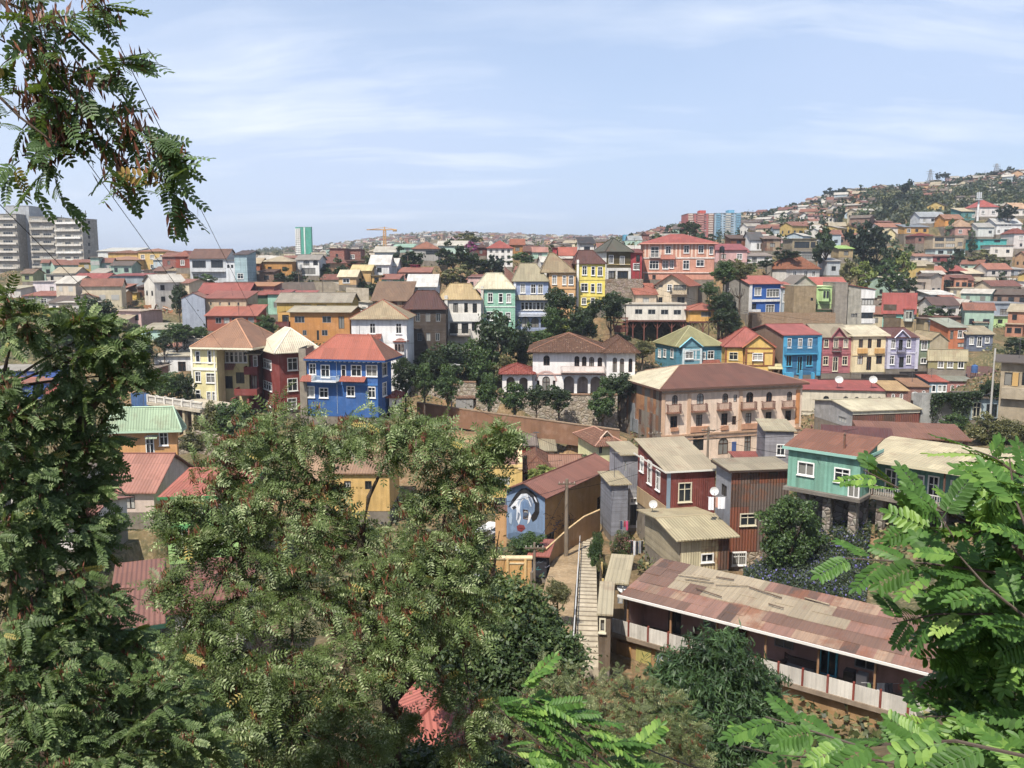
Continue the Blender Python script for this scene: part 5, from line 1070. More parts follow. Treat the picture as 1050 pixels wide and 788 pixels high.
G('large white gabled house over an open garage on the right hillside', 866, 1035, 525, 595, 350, ('pl', 'E0DEDA'), ('gx', 'C0C4C8', 2.2), D=10, F=[(905,530,14,18),(930,530,14,18),(955,530,14,18),(935,575,34,28,'d'),(880,575,16,18,'d')])
G('white house with a bright red pyramid roof near the mast', 740, 878, 412, 475, 372, ('pl', 'D8CFC8'), ('hip', 'BE3E3A', 3.0), 'dw', D=11)
G('orange house with brown veranda roof on the right hillside', 520, 640, 490, 540, 362, ('pl', 'D8902A'), ('gx', 'A86A44', 1.8), 'd', D=9)
G('salmon house with tan pyramid roof below the orange one', 590, 718, 545, 600, 350, ('pl', 'C89080'), ('hip', 'B58A66', 3.0), 'wd', D=9)
G('long ochre row house with blue roof edge on the right hillside', 248, 410, 545, 590, 350, ('pl', 'C49038'), ('shed', '7A8A9A', .9), 'wd', D=8)
G('white house with orange-brown roof at the top of the right hillside row', 75, 240, 545, 590, 356, ('pl', 'DCD4CC'), ('gx', 'B06A4C', 1.6), 'd', D=9)
G('pale yellow cottage beside the dark pines', 112, 185, 585, 650, 345, ('pl', 'DCC88A'), ('gy', 'C8B888', 1.8), 'd', D=8)
G('white and blue house with grey roof on the right hillside', 350, 520, 475, 520, 372, ('pl', 'C8CCD0'), ('gx', '9AA6B2', 2.0), 'd', D=9)
G('teal house with sloping tan roof left of the red pyramid roof', 630, 735, 440, 500, 374, ('pl', '4A8A88'), ('shed', 'C8B890', 1.4), 'wd', D=9)
G('cream house with peach roof at the right edge near the ridge', 980, 1075, 420, 470, 380, ('pl', 'E0D8CC'), ('gx', 'CFA078', 2.4), 'd', D=10)
G('white green-shuttered house below the mast', 742, 850, 545, 610, 345, ('pl', 'CFCFC8'), ('gx', 'A8A8A4', 1.6), 'g', D=8)
G('dim white villa with red roof at the right edge', 985, 1075, 590, 690, 335, ('pl', 'D6CCC6'), ('hip', 'A84A40', 2.0), 'dw', D=9)
G('maroon cottage on the slope left of the tan three-storey house', 320, 440, 605, 655, 342, ('brick', '8A4A40'), ('hip', 'A03A34', 1.2), 'd', D=8)
G('long white ridge house among the far forest', 500, 610, 302, 330, 560, ('pl', 'DCE0DC'), ('shed', 'D0D4D0', 2.0), 'd', D=10)
G('mint green house among the far forest', 618, 690, 292, 312, 565, ('pl', '9CCABC'), ('gx', '9AB8B0', 2.0), 'd', D=10)
crop(740, 150, 6.5625)
# distant towers
crop(560, 200, 4.773)
tower('salmon red apartment tower with dark balconies on the far right slope', 692, 822, 92, 215, 440, ('pl', 'B0605A'), 11, band='D0A090', n=4, D=16, cols=['D8C0B0', 'C88A80'], segs=((.03,.2),(.38,.62),(.8,.97)))
tower('pale blue apartment tower with turquoise bays beside the salmon red tower', 828, 955, 90, 220, 438, ('pl', '98B4C8'), 11, band='B8C4CC', n=4, D=16, cols=['7AB0CC', 'C4C4BC'], segs=((.03,.2),(.4,.6),(.8,.97)))
House('salmon lift housing on top of the red apartment tower', 752, 782, 92, 76, 446, 0, 6, wall=('pl', 'C4483E'), name='lift_housing', cat='tower', flat=False, deep=0)
House('sky blue lift housing on top of the pale blue apartment tower', 893, 922, 90, 74, 444, 0, 6, wall=('pl', '5AA8D0'), name='lift_housing', cat='tower', flat=False, deep=0)
House('sky blue water tank house on the slope beside the salmon tower', 380, 402, 225, 195, 420, 0, 5, wall=('pl', '4AA0C4'), name='tank_house', cat='tank')
crop(180, 220, 4.773)
h = House('slender turquoise and white apartment tower on the skyline', 586, 663, 195, 62, 600, -14, xs=668, wall=('pl', '2E9E86'), roof=('flat', None, 'conc', 'A8B8B0', .1), name='apartment_tower', cat='apartment tower')
h.strip('F', [(586,70,615,195)], .5, ('pl', 'E2E2DC'), 'white_front'); h.strip('F', [(628,64,638,195)], .5, ('pl', 'D8E4DC'), 'white_stripe')
mb = MB()
for j in range(12):
    for i in range(3): u0, u1, v0, v1 = h.rect('F', 588+9*i, 74+10*j, 594+9*i, 79+10*j, .5); mb.box(u0, u1, -.56, -.503, v0, v1)
mb.build('window_strip', M('glass'), h.root, h.fm('F'))
crop(380, 210, 4.773)
for i, (x0, x1) in enumerate(((636,668),(672,700),(704,736))):
    tower('far pink apartment block, %s of the three on the skyline' % ('leftmost', 'middle', 'rightmost')[i], x0, x1, 142, 180, 1250, ('pl', 'C8A090'), 6, band='D0B0A0', n=2, D=14)
G('white block of flats with a red roof and stacked balconies in the middle distance', 570, 695, 215, 305, 262, ('pl', 'DEDAD4'), ('hip', 'B03F38', 2.4), D=10, F=row(575, 690, 4, [228, 258, 288], 14, 16, 'd'))
G('maroon house left of the white block of flats', 512, 568, 212, 250, 268, ('pl', '6A3430'), ('hip', '5A3430', 1.2), 'd', D=8)
G('mustard timber house behind the white block of flats', 686, 752, 196, 240, 280, ('wood', 'B57A30'), ('gx', 'A8542E', 1.8), 'd', D=8)
G('long brown shed-roofed house right of the mustard timber house', 752, 830, 228, 260, 270, ('pl', 'A8785C'), ('gx', '7A4A3C', 1.6), 'd', D=8)
G('mint cottage with pink roof right of the long brown house', 795, 865, 232, 265, 262, ('pl', 'A8CCB4'), ('gx', 'C07A6A', 1.4), 'd', D=8)
G('scarlet house with a flat roof on the middle skyline', 893, 950, 212, 240, 285, ('pl', 'B82A34'), ('flat', 'A84A44', .2), 'd', D=8)
G('terracotta-roofed cottage behind the lemon yellow house', 926, 1010, 248, 280, 240, ('pl', 'C8B4A0'), ('gx', 'BE5038', 2.2), 'd', D=8)
G('blue-walled house with a rust pyramid roof in the middle distance', 205, 330, 218, 275, 258, ('pl', 'A4A09A'), ('hip', 'A05A3C', 2.2), D=10, F=[(300,235,60,20,'n')])
G('teal-roofed low house left of the rust pyramid roof', 110, 205, 210, 235, 275, ('pl', '98B8A8'), ('shed', '8AC0A8', 1.0), 'd', D=9)
G('white balcony house with a shallow gable in the middle distance', 0, 128, 300, 345, 232, ('pl', 'DCDCDA'), ('gx', 'CFCFCC', 2.0), 'dw', D=9)
G('magenta walled house with pink yard in the middle distance', 195, 232, 295, 330, 236, ('pl', 'B8285A'), ('flat', 'A84A60', .15), 'd', D=7)
G('pink-washed shed under the magenta house', 140, 290, 332, 368, 228, ('pl', 'B88078'), ('shed', 'B0644E', 1.2), 'd', D=8, name='shed', cat='shed')
G('teal hut with an orange roof in the middle distance', 50, 148, 362, 400, 218, ('pl', '5AA08A'), ('shed', 'B06A44', 1.0), 'd', D=7, name='hut', cat='hut')
G('white sheet-roofed warehouse behind the charcoal house', 180, 320, 400, 440, 190, ('pl', 'CFD4D8'), ('gx', 'D4D6D6', 2.6), 'd', D=10)
G('grey house with a pale roof on the middle skyline', 20, 120, 232, 275, 262, ('pl', 'B8C0C0'), ('gx', 'C0BCB0', 1.6), 'd', D=8)
G('mint villa edge behind the dark trees', 330, 470, 200, 240, 272, ('pl', 'B4D0C0'), ('gx', 'C8C4B8', 1.4), 'dw', D=9)
crop(560, 200, 4.773)
G('white-walled house with a black gable behind the brick-red party wall', 165, 235, 240, 290, 200, ('pl', 'DDD8D0'), ('shed', '3A3836', 1.4), 'd', D=8, F=[])
G('green house roof peeping beside the sky blue water tank house', 395, 470, 250, 285, 330, ('pl', '7AB0A0'), ('gx', '8AB4A4', 1.8), 'd', D=9)
G('pale blue gable house beside the big salmon house chimney line', 405, 468, 222, 250, 360, ('pl', 'A8C4D4'), ('gx', '9AA6AC', 1.8), 'd', D=9)
G('dark red hut right of the big salmon house roof', 470, 505, 195, 222, 380, ('brick', '8A3A34'), ('flat', '7A4A44', .2), 'd', D=8)
# ================================================================== terrain
crop()
TP = [-400, 0, 150, 300, 450, 600, 750, 900, 1050, 1450]
TZ = [(-30,[0,0,0,0,0,0,0,0,0,0]),(0,[-2]*10),(1.5,[-3]*10),(5,[-5.5]*10),(10,[-8.5]*9+[-8]),(20,[-12,-12,-12,-12.5,-13,-13,-13,-13,-12,-11]),(32,[-18]*4+[-19,-20,-20,-19,-18,-17]),
 (45,[-23,-23,-23,-23.5,-24,-25,-27,-27,-24,-22]),(58,[-25,-25,-25,-26,-26.5,-27,-27.5,-25.5,-23,-21]),(70,[-26,-26,-26,-27,-28,-28.5,-26.5,-24,-21,-19]),(82,[-26,-26,-26,-27.5,-28.5,-29.5,-28.5,-22.5,-20,-18]),
 (95,[-26,-26,-26,-27,-28,-29,-28,-23,-20,-18]),(104,[-25,-25,-25,-25.5,-25,-25,-28.2,-24,-20,-18]),(110,[-24,-25,-24.5,-24.5,-23.5,-23.3,-28.5,-24.5,-20,-18]),(122,[-21,-22,-22,-22,-23.6,-23.6,-28.5,-25.5,-20,-17]),(132,[-19,-20,-20,-20.5,-24.5,-25,-28.5,-26,-19.5,-16]),
 (138,[-17,-18,-18.5,-19,-21,-21.5,-27.5,-26,-19,-16]),(150,[-16,-17,-17,-17.5,-18,-18.5,-24.5,-24,-18.5,-15]),(160,[-14,-15,-15.5,-16,-16.5,-16,-20,-21,-17.5,-14]),(172,[-12,-13,-13.5,-14,-14.5,-14,-17,-20,-17,-13]),
 (190,[-9,-10.5,-11,-12,-12,-11,-13.5,-15.5,-16,-12]),(205,[-8,-9,-10,-11,-10,-8,-10,-14,-15.5,-12]),(225,[-6,-7.5,-8.5,-8.5,-7,-5,-6,-12,-14,-11]),(250,[-4,-5,-5.5,-5.5,-4.5,-2.5,-2,-8,-11.5,-9]),
 (285,[-2,-3,-3,-4,-2,0,2,-3,-6,-4]),(320,[-1,-2,-2,-3,0,1,5,3,0,3]),(350,[-2,-2,-2,-2,2,3,8,9,8,12]),(400,[-2,-2,-2,-2,3,5,12,19,20,24]),(450,[-3,-3,-2,-1,4,7,16,28,31,35]),
 (520,[-4,-4,-2,0,5,9,22,38,43,48]),(600,[-5,-5,-2,2,7,11,29,49,58,64]),(700,[-6,-6,-2,5,10,14,37,59,74,80]),(780,[-8,-8,-2,8,14,16,41,62,78,84]),(900,[-12,-12,-3,13,22,21,45,58,70,74]),
 (1050,[-18,-18,-6,18,32,28,45,48,45,45]),(1300,[-25,-25,-8,25,46,40,44,30,25,20]),(1600,[-35,-35,-15,33,60,54,48,20,10,0]),(1850,[-40,-40,-20,38,70,62,50,10,0,-10]),(2300,[-55,-55,-35,20,40,35,20,0,-20,-30]),(3500,[-90]*10),(9000,[-150]*10)]
TYs = np.array([t[0] for t in TZ], float); TT = np.array([t[1] for t in TZ], float)
def gz0(x, y):
    x = np.asarray(x, float); y = np.asarray(y, float)
    px = 525 + 874 * x / np.maximum(y, 8.0); px = np.clip(px, TP[0], TP[-1])
    j = np.clip(np.searchsorted(TYs, y) - 1, 0, len(TYs) - 2); t = np.clip((y - TYs[j]) / (TYs[j+1] - TYs[j]), 0, 1)
    i = np.clip(np.searchsorted(TP, px) - 1, 0, len(TP) - 2); tp = np.array(TP, float); s = np.clip((px - tp[i]) / (tp[i+1] - tp[i]), 0, 1)
    s = s*s*(3-2*s)
    return (TT[j,i]*(1-s) + TT[j,i+1]*s)*(1-t) + (TT[j+1,i]*(1-s) + TT[j+1,i+1]*s)*t
def seg_foot(a, b, w):
    """flatten a strip from a to b to their height, in short pieces"""
    n = max(1, int((b - a).length / 3))
    for i in range(n):
        p, q = a.lerp(b, i / n), a.lerp(b, (i + 1) / n); d = q - p; ang = math.atan2(d.y, d.x)
        mw = Matrix.Translation(Vector((p.x, p.y, 0))) @ Matrix.Rotation(ang, 4, 'Z') @ Matrix.Translation((0, -w/2, 0))
        FOOT.append((mw.inverted(), math.hypot(d.x, d.y), w, min(p.z, q.z)))
SA, SB = P(604, 686, 52), P(605, 553, 92)
seg_foot(SA, SB, 6.0); seg_foot(SA + Vector((-3.2,0,0)), SB + Vector((-3.2,0,0)), 3.0)
EA, EB = P(470, 470, 112), P(650, 478, 110)
ys = [-30, -15, -6, 0, 2, 4, 6, 8, 10, 13, 16, 20, 24, 28, 32, 36] + list(np.arange(38, 260, 1.6)) + list(np.arange(260, 420, 4)) + list(np.arange(420, 800, 9)) + list(np.arange(800, 2000, 40)) + [2100, 2300, 2700, 3500, 5000, 9000]
ys = np.array(ys, float); cs = np.linspace(-1.25, 1.25, 300)
YY, CC = np.meshgrid(ys, cs, indexing='ij'); XX = CC * (np.maximum(YY, -10) + 18); ZZ = gz0(XX, YY)
from mathutils import noise as mno
nz = np.array([mno.fractal(Vector((x*.11, y*.11, 3.3)), .9, 2.0, 4) for x, y in zip(XX.ravel(), YY.ravel())]).reshape(XX.shape)
ZZ = ZZ + nz * np.clip(YY * .006, .05, 2.2) * (YY > 12)
def footmask(inv, W, D, m):
    r = np.array(inv); lx = r[0,0]*XX + r[0,1]*YY + r[0,3]; ly = r[1,0]*XX + r[1,1]*YY + r[1,3]
    return (lx > -m) & (lx < W + m) & (ly > -m - 1) & (ly < D + m)
for inv, W, D, zb in FOOT:
    yo = inv.inverted().translation.y; m = 1.2 if yo < 260 else 5
    k = footmask(inv, W, D, m); ZZ[k] = np.maximum(ZZ[k], zb - 1.6)
for inv, W, D, zb in FOOT:
    yo = inv.inverted().translation.y; m = 2.4 if yo < 260 else 8
    k = footmask(inv, W, D, m); ZZ[k] = np.minimum(ZZ[k], zb - .15)
def gz(x, y):
    i = min(max(int(np.searchsorted(ys, y)) - 1, 0), len(ys) - 2); t = (y - ys[i]) / (ys[i+1] - ys[i])
    c = x / (max(y, -10) + 18); j = (c + 1.25) / 2.5 * 299; j = min(max(j, 0), 298.99); k = int(j); s = j - k
    return float((ZZ[i,k]*(1-s) + ZZ[i,k+1]*s)*(1-t) + (ZZ[i+1,k]*(1-s) + ZZ[i+1,k+1]*s)*t)
ny, nx = XX.shape
me = bpy.data.meshes.new('terrain'); vs = np.stack([XX, YY, ZZ], -1).reshape(-1, 3)
idx = np.arange(ny*nx).reshape(ny, nx); fq = np.stack([idx[:-1,:-1], idx[:-1,1:], idx[1:,1:], idx[1:,:-1]], -1).reshape(-1, 4)
def fast_mesh(me, verts, quads, tint=None, mat=None, smooth=False):
    nv, nf, k = len(verts), len(quads), quads.shape[1]
    me.vertices.add(nv); me.vertices.foreach_set('co', np.ascontiguousarray(verts, np.float32).ravel())
    me.loops.add(nf*k); me.loops.foreach_set('vertex_index', np.ascontiguousarray(quads, np.int32).ravel())
    me.polygons.add(nf); me.polygons.foreach_set('loop_start', np.arange(0, nf*k, k, dtype=np.int32))
    me.update(calc_edges=True)
    if smooth: me.polygons.foreach_set('use_smooth', np.ones(nf, bool))
    if tint is not None:
        a = me.attributes.new('tint', 'FLOAT', 'FACE'); a.data.foreach_set('value', np.ascontiguousarray(tint, np.float32))
    if mat: me.materials.append(mat)
    return me
t = NT('dry_hill_soil'); ob = t.n('TexCoord').outputs['Object']
n1 = t.noise(ob, .045, 8, .6); n2 = t.noise(ob, .4, 6, .6); n3 = t.noise(ob, 2.5, 4)
c_ = t.mix(t.ramp(n1, .42, .58), lin('8A6A46', .75), lin('6E6844', .6)); c_ = t.mix(t.ramp(n2, .45, .65, 0, .8), c_, lin('4E5434', .55)); c_ = t.mix(t.ramp(n3, .5, .75, 0, .5), c_, lin('B29A70', .8))
t.done(c_, .95, t.noise(ob, 1.5, 8), .8, .25, .1)
fast_mesh(me, vs, fq, mat=t.mat); put(tag(bpy.data.objects.new('terrain', me), kind='structure'))
# bare earth plot: a sheet draped over the terrain
def drape(name, px0, px1, Y0, Y1, mat, lift=.05, nx_=30, ny_=16, edge=None, kind='structure'):
    mb = MB(); g = []
    for j in range(ny_ + 1):
        Y = Y0 + (Y1 - Y0) * j / ny_
        g.append([])
        for i in range(nx_ + 1):
            a = px0 + (px1 - px0) * i / nx_; x = (a - 525) / 874 * Y; g[-1].append((x, Y, gz(x, Y) + lift))
    for j in range(ny_):
        for i in range(nx_): mb.poly([g[j][i], g[j][i+1], g[j+1][i+1], g[j+1][i]])
    return tag(mb.build(name, mat), kind=kind)
drape('earth_plot', 455, 645, 106, 119.5, M('soil', 'A98558', 'B89C70'), .12, 60, 24)
def ribbon(name, pts, w, mat, lift=.06, kind='structure', n=8):
    mb = MB(); L = []
    for a, b in zip(pts, pts[1:]):
        for i in range(n): L.append(a.lerp(b, i / n))
    L.append(pts[-1]); E = []
    for i, p in enumerate(L):
        d = (L[min(i+1, len(L)-1)] - L[max(i-1, 0)]); d.z = 0; d.normalize(); s = Vector((d.y, -d.x, 0)) * w / 2
        E.append([p - s, p - s*.33, p + s*.33, p + s])
    for a, b in zip(E, E[1:]):
        for k in range(3): mb.poly([(q.x, q.y, q.z + lift) for q in (a[k], a[k+1], b[k+1], b[k])])
    return tag(mb.build(name, mat), kind=kind)
# cobbled path, stairs, railing
ribbon('cobbled_path', [SA + Vector((-2.6,0,.1)), SA.lerp(SB, .5) + Vector((-2.6,0,.1)), SB + Vector((-2.0,0,.1))], 2.7, M('soil', 'AA8E66', 'C0AA86'), .1)
st = empty('stairs', Matrix.Translation(SA), kind='structure'); N_ = 34; d = (SB - SA); ang = math.atan2(d.y, d.x) - math.pi/2
sw_ = Matrix.Translation(SA) @ Matrix.Rotation(ang, 4, 'Z'); Ls = math.hypot(d.x, d.y); mb = MB()
for i in range(N_):
    z = d.z * (i / N_); mb.box(-.95, .62, Ls*i/N_, Ls*(i+1)/N_, z-.8, z + .12); mb.box(-.97, .64, Ls*(i+1)/N_-.14, Ls*(i+1)/N_+.02, z+.122, z+.15, 1)  # darker strip at each tread's far end paints in the step's shadow line
mb.build('step', [M('conc', 'BDAE92'), M('conc', '8A7C66')], st, sw_)
rl = empty('white_railing', sw_ @ Matrix.Translation((-1.08, 0, 0)), 'white painted pipe railing along the left side of the stairs', 'railing'); mb = MB(); mb.tube([(0,0,1.0),(0,Ls,d.z+1.0)], .05, 6); mb.build('handrail', M('metal', 'E4E2DE'), rl, WM[rl]); 
for i in range(15): mb = MB(); y = Ls*i/14; mb.tube([(0,y,d.z*y/Ls-.1),(0,y,d.z*y/Ls+.98)], .035, 5); mb.build('railing_post', M('metal', 'E4E2DE'), rl, WM[rl])
fe = empty('plank_fence', sw_ @ Matrix.Translation((.95, 0, 0)), 'dark weathered plank fence along the right side of the stairs', 'fence'); mb = MB()
for i in range(130):
    y = Ls*.1 + i*Ls*.75/130; mb.box(-.03, .03, y, y+Ls*.75/130-.02, d.z*y/Ls-.6, d.z*y/Ls+1.5+.12*math.sin(i*1.7))
mb.build('fence_planks', M('wood', '5E4E3C'), fe, WM[fe])
for i in range(6):
    y = Ls*(.1+i*.145); mb = MB(); mb.box(.04, .2, y, y+.16, d.z*y/Ls-.6, d.z*y/Ls+1.9); mb.build('fence_post', M('pl', 'D0B060'), fe, WM[fe])
# roads
ribbon('road', [P(1080, 352, 205), P(1030, 343, 208), P(1012, 352, 203), P(990, 372, 190)], 5.5, M('conc', '8E8A84'), .35)
ribbon('street', [P(425, 442, 131.5), P(520, 450, 127.5), P(640, 462, 124)], 4, M('conc', '8A847C'), .1)
# ================================================================== foliage templates
RS = np.random.RandomState(3)
def rotframe(a, up):
    a = a / np.linalg.norm(a, axis=1, keepdims=True); n = up - (up*a).sum(1, keepdims=True)*a; n /= np.linalg.norm(n, axis=1, keepdims=True) + 1e-9
    return a, np.cross(n, a), n
def leaf_quads(c, a, n, L, W):
    """diamond leaves at c, axis a, normal n"""
    a, b, n = rotframe(a, n); L = L[:,None]; W = W[:,None]
    v = np.stack([c - a*L/2, c + b*W/2 + n*W*.12, c + a*L/2, c - b*W/2 + n*W*.12], 1)
    return v
def crown_mesh(name, mat, kind='round', K=60, M_=46, leaf=.16, seed=0):
    r = np.random.RandomState(seed); C = []
    while len(C) < K:
        p = r.uniform(-1, 1, 3); q = np.linalg.norm(p)
        if kind == 'round' and (q > 1 or q < .35): continue
        if kind == 'tall' and (math.hypot(p[0], p[1]) > 1 - .45*abs(p[2]+.1) or q < .25): continue
        if kind == 'cone' and math.hypot(p[0], p[1]) > (1 - p[2]) / 2 + .06: continue
        if kind == 'flat' and (math.hypot(p[0], p[1]) > 1 or abs(p[2]) > .55 + .3*math.sin(5*p[0])): continue
        C.append(p * (1 + .12*r.randn()))
    C = np.array(C); V = []; T = []
    for c in C:
        R_ = r.uniform(.2, .36) if kind != 'cone' else r.uniform(.14, .24); d = r.randn(M_, 3); d /= np.linalg.norm(d, axis=1, keepdims=True)
        pos = c + d * (R_ * r.uniform(.55, 1, (M_, 1))) * np.array([1, 1, .75])
        nrm = d + .7*r.randn(M_, 3) + np.array([0, 0, .5]); ax = r.randn(M_, 3) + np.array([0, 0, -.4])
        V.append(leaf_quads(pos, ax, nrm, leaf * r.uniform(.7, 1.35, M_), leaf*.62 * r.uniform(.7, 1.3, M_))); T.append(np.clip(r.uniform(.15, .85) * .6 + r.uniform(0, 1, M_)*.4, 0, 1))
    V = np.concatenate(V); T = np.concatenate(T); n = len(V); me = bpy.data.meshes.new(name)
    return fast_mesh(me, V.reshape(-1, 3), np.arange(n*4).reshape(n, 4), T, mat)
LM = {'dark': leafmat('foliage_dark', '16220C', '26381A', '3A4E24', trans=.2), 'mid': leafmat('foliage_mid', '24371A', '3A5422', '56702E', trans=.25), 'olive': leafmat('foliage_olive', '3A3C1E', '58592C', '7A7640', trans=.2),
      'yel': leafmat('foliage_yellowgreen', '47591A', '6E7E26', '96983A', trans=.25), 'pine': leafmat('foliage_pine', '101A10', '1C2C1C', '2A3C26', trans=.1), 'mag': leafmat('blossom_magenta', '5A2048', '8A2E6E', 'B04A8E'), 'pink': leafmat('blossom_pink', '3A4A22', '4E5E2C', 'C06A7A', 'D07A8A')}
BARK = M('wood', '5A4A3A')
CR = {}
def crown_tpl(kind, col, small):
    k = (kind, col, small)
    if k not in CR: CR[k] = crown_mesh('crown', LM[col], kind, *({0: (70, 60, .15), 1: (26, 34, .26), 2: (95, 110, .1)}[small]), seed=len(CR)+1)
    return CR[k]
SPOTS = []
def tree(label, x, yt, yb, Y, w, kind='round', col='mid', name='tree', cat='tree', group=None, trunk=True, blades=None):
    """tree whose crown fills the crop-pixel box (x-w/2..x+w/2, yt..yb) at depth Y, rooted on the terrain below"""
    t0, t1 = Q(x, yt, Y), Q(x, yb, Y); rx = w / 2 / CROP[2] * Y / FPX; rz = (t0.z - t1.z) / 2; c = (t0 + t1) / 2; g = gz(c.x, c.y)
    base = Vector((c.x, c.y, min(g, t1.z + rz*.4)))
    root = empty(name, Matrix.Translation(base), label, cat, group)
    small = 1 if Y > 200 else (2 if Y < 100 else 0)
    rot = Matrix.Rotation(rnd.uniform(0, 6.28), 4, 'Z')
    wobj('crown', crown_tpl(kind, col, small), root, Matrix.Translation(c) @ rot @ Matrix.Diagonal((rx*1.05, rx*1.05, rz*1.08, 1)))
    if trunk and (t1.z - base.z > -.9*rz):
        mb = MB(); r0 = max(.08, rx*.09); top = c.z - base.z + rz*.3
        mb.tube([(0,0,-.6),(rx*.05,0,top*.4),(rx*.02,rx*.04,top)], [r0*1.3, r0, r0*.35], 7)
        for i in range(4): a = i*1.6+rnd.random(); mb.tube([(rx*.04,0,top*.55),(rx*.5*math.cos(a),rx*.5*math.sin(a),top*.55+rz*.5),(rx*.75*math.cos(a),rx*.75*math.sin(a),top*.6+rz*.9)], [r0*.6, r0*.35, r0*.1], 5)
        mb.build('trunk', BARK, root, WM[root])
    return root
crop(400, 320, 4.375)
for x, yt, yb, w, lb in ((65,205,385,105,'street tree at the left end of the stone wall'),(152,240,392,90,'second street tree from the left by the stone wall'),(256,248,420,100,'street tree left of the lamp post by the stone wall'),(440,285,450,95,'street tree beside the garage arch of the stone wall'),
    (558,325,468,110,'street tree under the white porch'),(655,335,455,84,'narrow street tree below the big round-arched window'),(755,335,462,112,'street tree below the mansion gallery'),(952,352,500,120,'street tree at the right end of the stone wall')):
    tree(lb, x, yt, yb-30, 126.5, w, 'round', 'dark' if x % 2 else 'mid', 'street_tree', 'tree', 'street trees along the stone wall')
for x, yt, yb, Y, w, kd, cl, lb in ((480,15,260,146,190,'round','dark','tall dark tree clump in front of the mint house'),(600,60,230,148,90,'tall','dark','dark tree between the mint house and the mansion porch'),(420,170,330,143,150,'round','mid','mid green tree left of the mansion porch'),
    (375,130,260,146,110,'round','mid','green tree under the railed balcony house'),(230,150,320,143,220,'round','dark','wide dark tree below the charcoal house'),(60,225,330,140,70,'round','mid','tree at the foot of the white bay-window house'),(520,210,320,141,120,'round','olive','olive bush beside the mansion porch roof'),
    (680,90,190,152,150,'round','mid','green tree behind the mansion roof'),(770,20,120,156,130,'round','yel','yellow-flowering tree below the peach house'),(860,40,140,154,110,'round','dark','dark tree behind the right of the mansion roof'),(1030,280,380,132,120,'round','dark','dark hedge-like tree right of the mansion'),(960,300,420,133,70,'round','mid','small tree at the mansion corner')):
    tree(lb, x, yt, yb, Y, w, kd, cl)
crop(560, 200, 4.773)
for x, yt, yb, Y, w, kd, cl, lb in ((62,462,600,156,135,'round','dark','dark tree in front of the peach house'),(315,480,605,155,125,'round','dark','round dark tree beside the timber deck'),(165,560,680,152,120,'round','dark','low dark tree under the lemon yellow house'),(225,520,600,157,70,'tall','dark','slim dark tree at the corner of the lemon yellow house'),
    (30,560,660,152,90,'round','mid','bright green tree left of the timber deck'),(390,505,535,158,50,'flat','mid','flat green tree above the timber deck'),(870,330,420,182,110,'round','mid','bushy tree under the pink house'),(950,330,410,184,110,'round','olive','pale bushy tree right of the big salmon house'),(800,430,490,170,70,'round','mid','green tree right of the gabled house'),
    (850,480,570,168,110,'round','dark','dark tree beside the blank grey gable'),(880,560,640,166,120,'round','dark','dark tree below the blank grey gable'),(700,125,200,300,95,'flat','dark','palm-like dark tree behind the big salmon roof'),(370,680,730,157,80,'round','dark','shrub under the timber deck'),(470,720,780,156,110,'round','olive','dry olive shrub on the bank under the stilts')):
    tree(lb, x, yt, yb, Y, w, kd, cl)
crop(380, 210, 4.773)
for x, yt, yb, Y, w, kd, cl, lb in ((180,215,310,250,140,'round','dark','round dark tree left of the blue-walled house'),(400,190,300,240,130,'round','dark','large dark tree at the left of the middle grove'),(470,210,320,238,130,'round','dark','large dark tree in the centre of the middle grove'),(540,245,340,234,130,'round','dark','dark tree at the right of the middle grove'),
    (600,250,350,232,110,'round','pine','blackish tree by the white block of flats'),(440,300,380,228,120,'round','olive','olive scrub tree below the middle grove'),(370,320,390,226,110,'round','olive','olive bush on the dry bank'),(745,240,295,246,130,'round','mid','green tree below the long brown house'),(395,138,190,340,30,'cone','pine','single dark cypress on the middle skyline'),
    (475,130,180,345,60,'round','pine','dark pine at the top of the skyline mound'),(460,145,200,330,130,'round','olive','olive mound of scrub on the skyline'),(490,185,230,262,60,'round','mag','magenta bougainvillea beside the maroon house'),(20,250,290,255,80,'round','dark','dark shrub at the left of the middle distance')):
    tree(lb, x, yt, yb, Y, w, kd, cl)
crop(180, 220, 4.773)
for x, yt, yb, Y, w, kd, cl, lb in ((775,225,335,246,140,'round','dark','broad dark tree right of the arched porch house'),(545,270,340,230,110,'round','dark','dark tree below the mustard skyline house'),(630,310,380,218,90,'round','dark','dark tree against the grey retaining wall'),(440,500,590,160,90,'round','mid','green tree left of the two-tone mustard house'),(960,330,385,214,80,'round','dark','dark bush at the end of the terrace wall'),(900,320,370,216,60,'round','mid','green bush above the terrace wall'),
    (150,300,360,222,110,'round','mid','green shrub in front of the two-veranda house'),(40,540,620,158,90,'round','dark','dark tree left of the yellow house roof'),(115,555,605,160,70,'round','mid','green shrub behind the yellow house roof'),(890,235,270,268,110,'round','dark','dark tree behind the square red block'),(355,175,200,330,30,'round','pine','small dark tree on the left skyline'),(400,178,200,330,26,'round','pine','second small dark tree on the left skyline'),(15,350,470,180,70,'round','dark','dark tree at the far left of the left hill'),(980,210,240,250,60,'round','mid','green tree by the white sheet-roofed house')):
    tree(lb, x, yt, yb, Y, w, kd, cl)
crop(0, 300, 3.94)
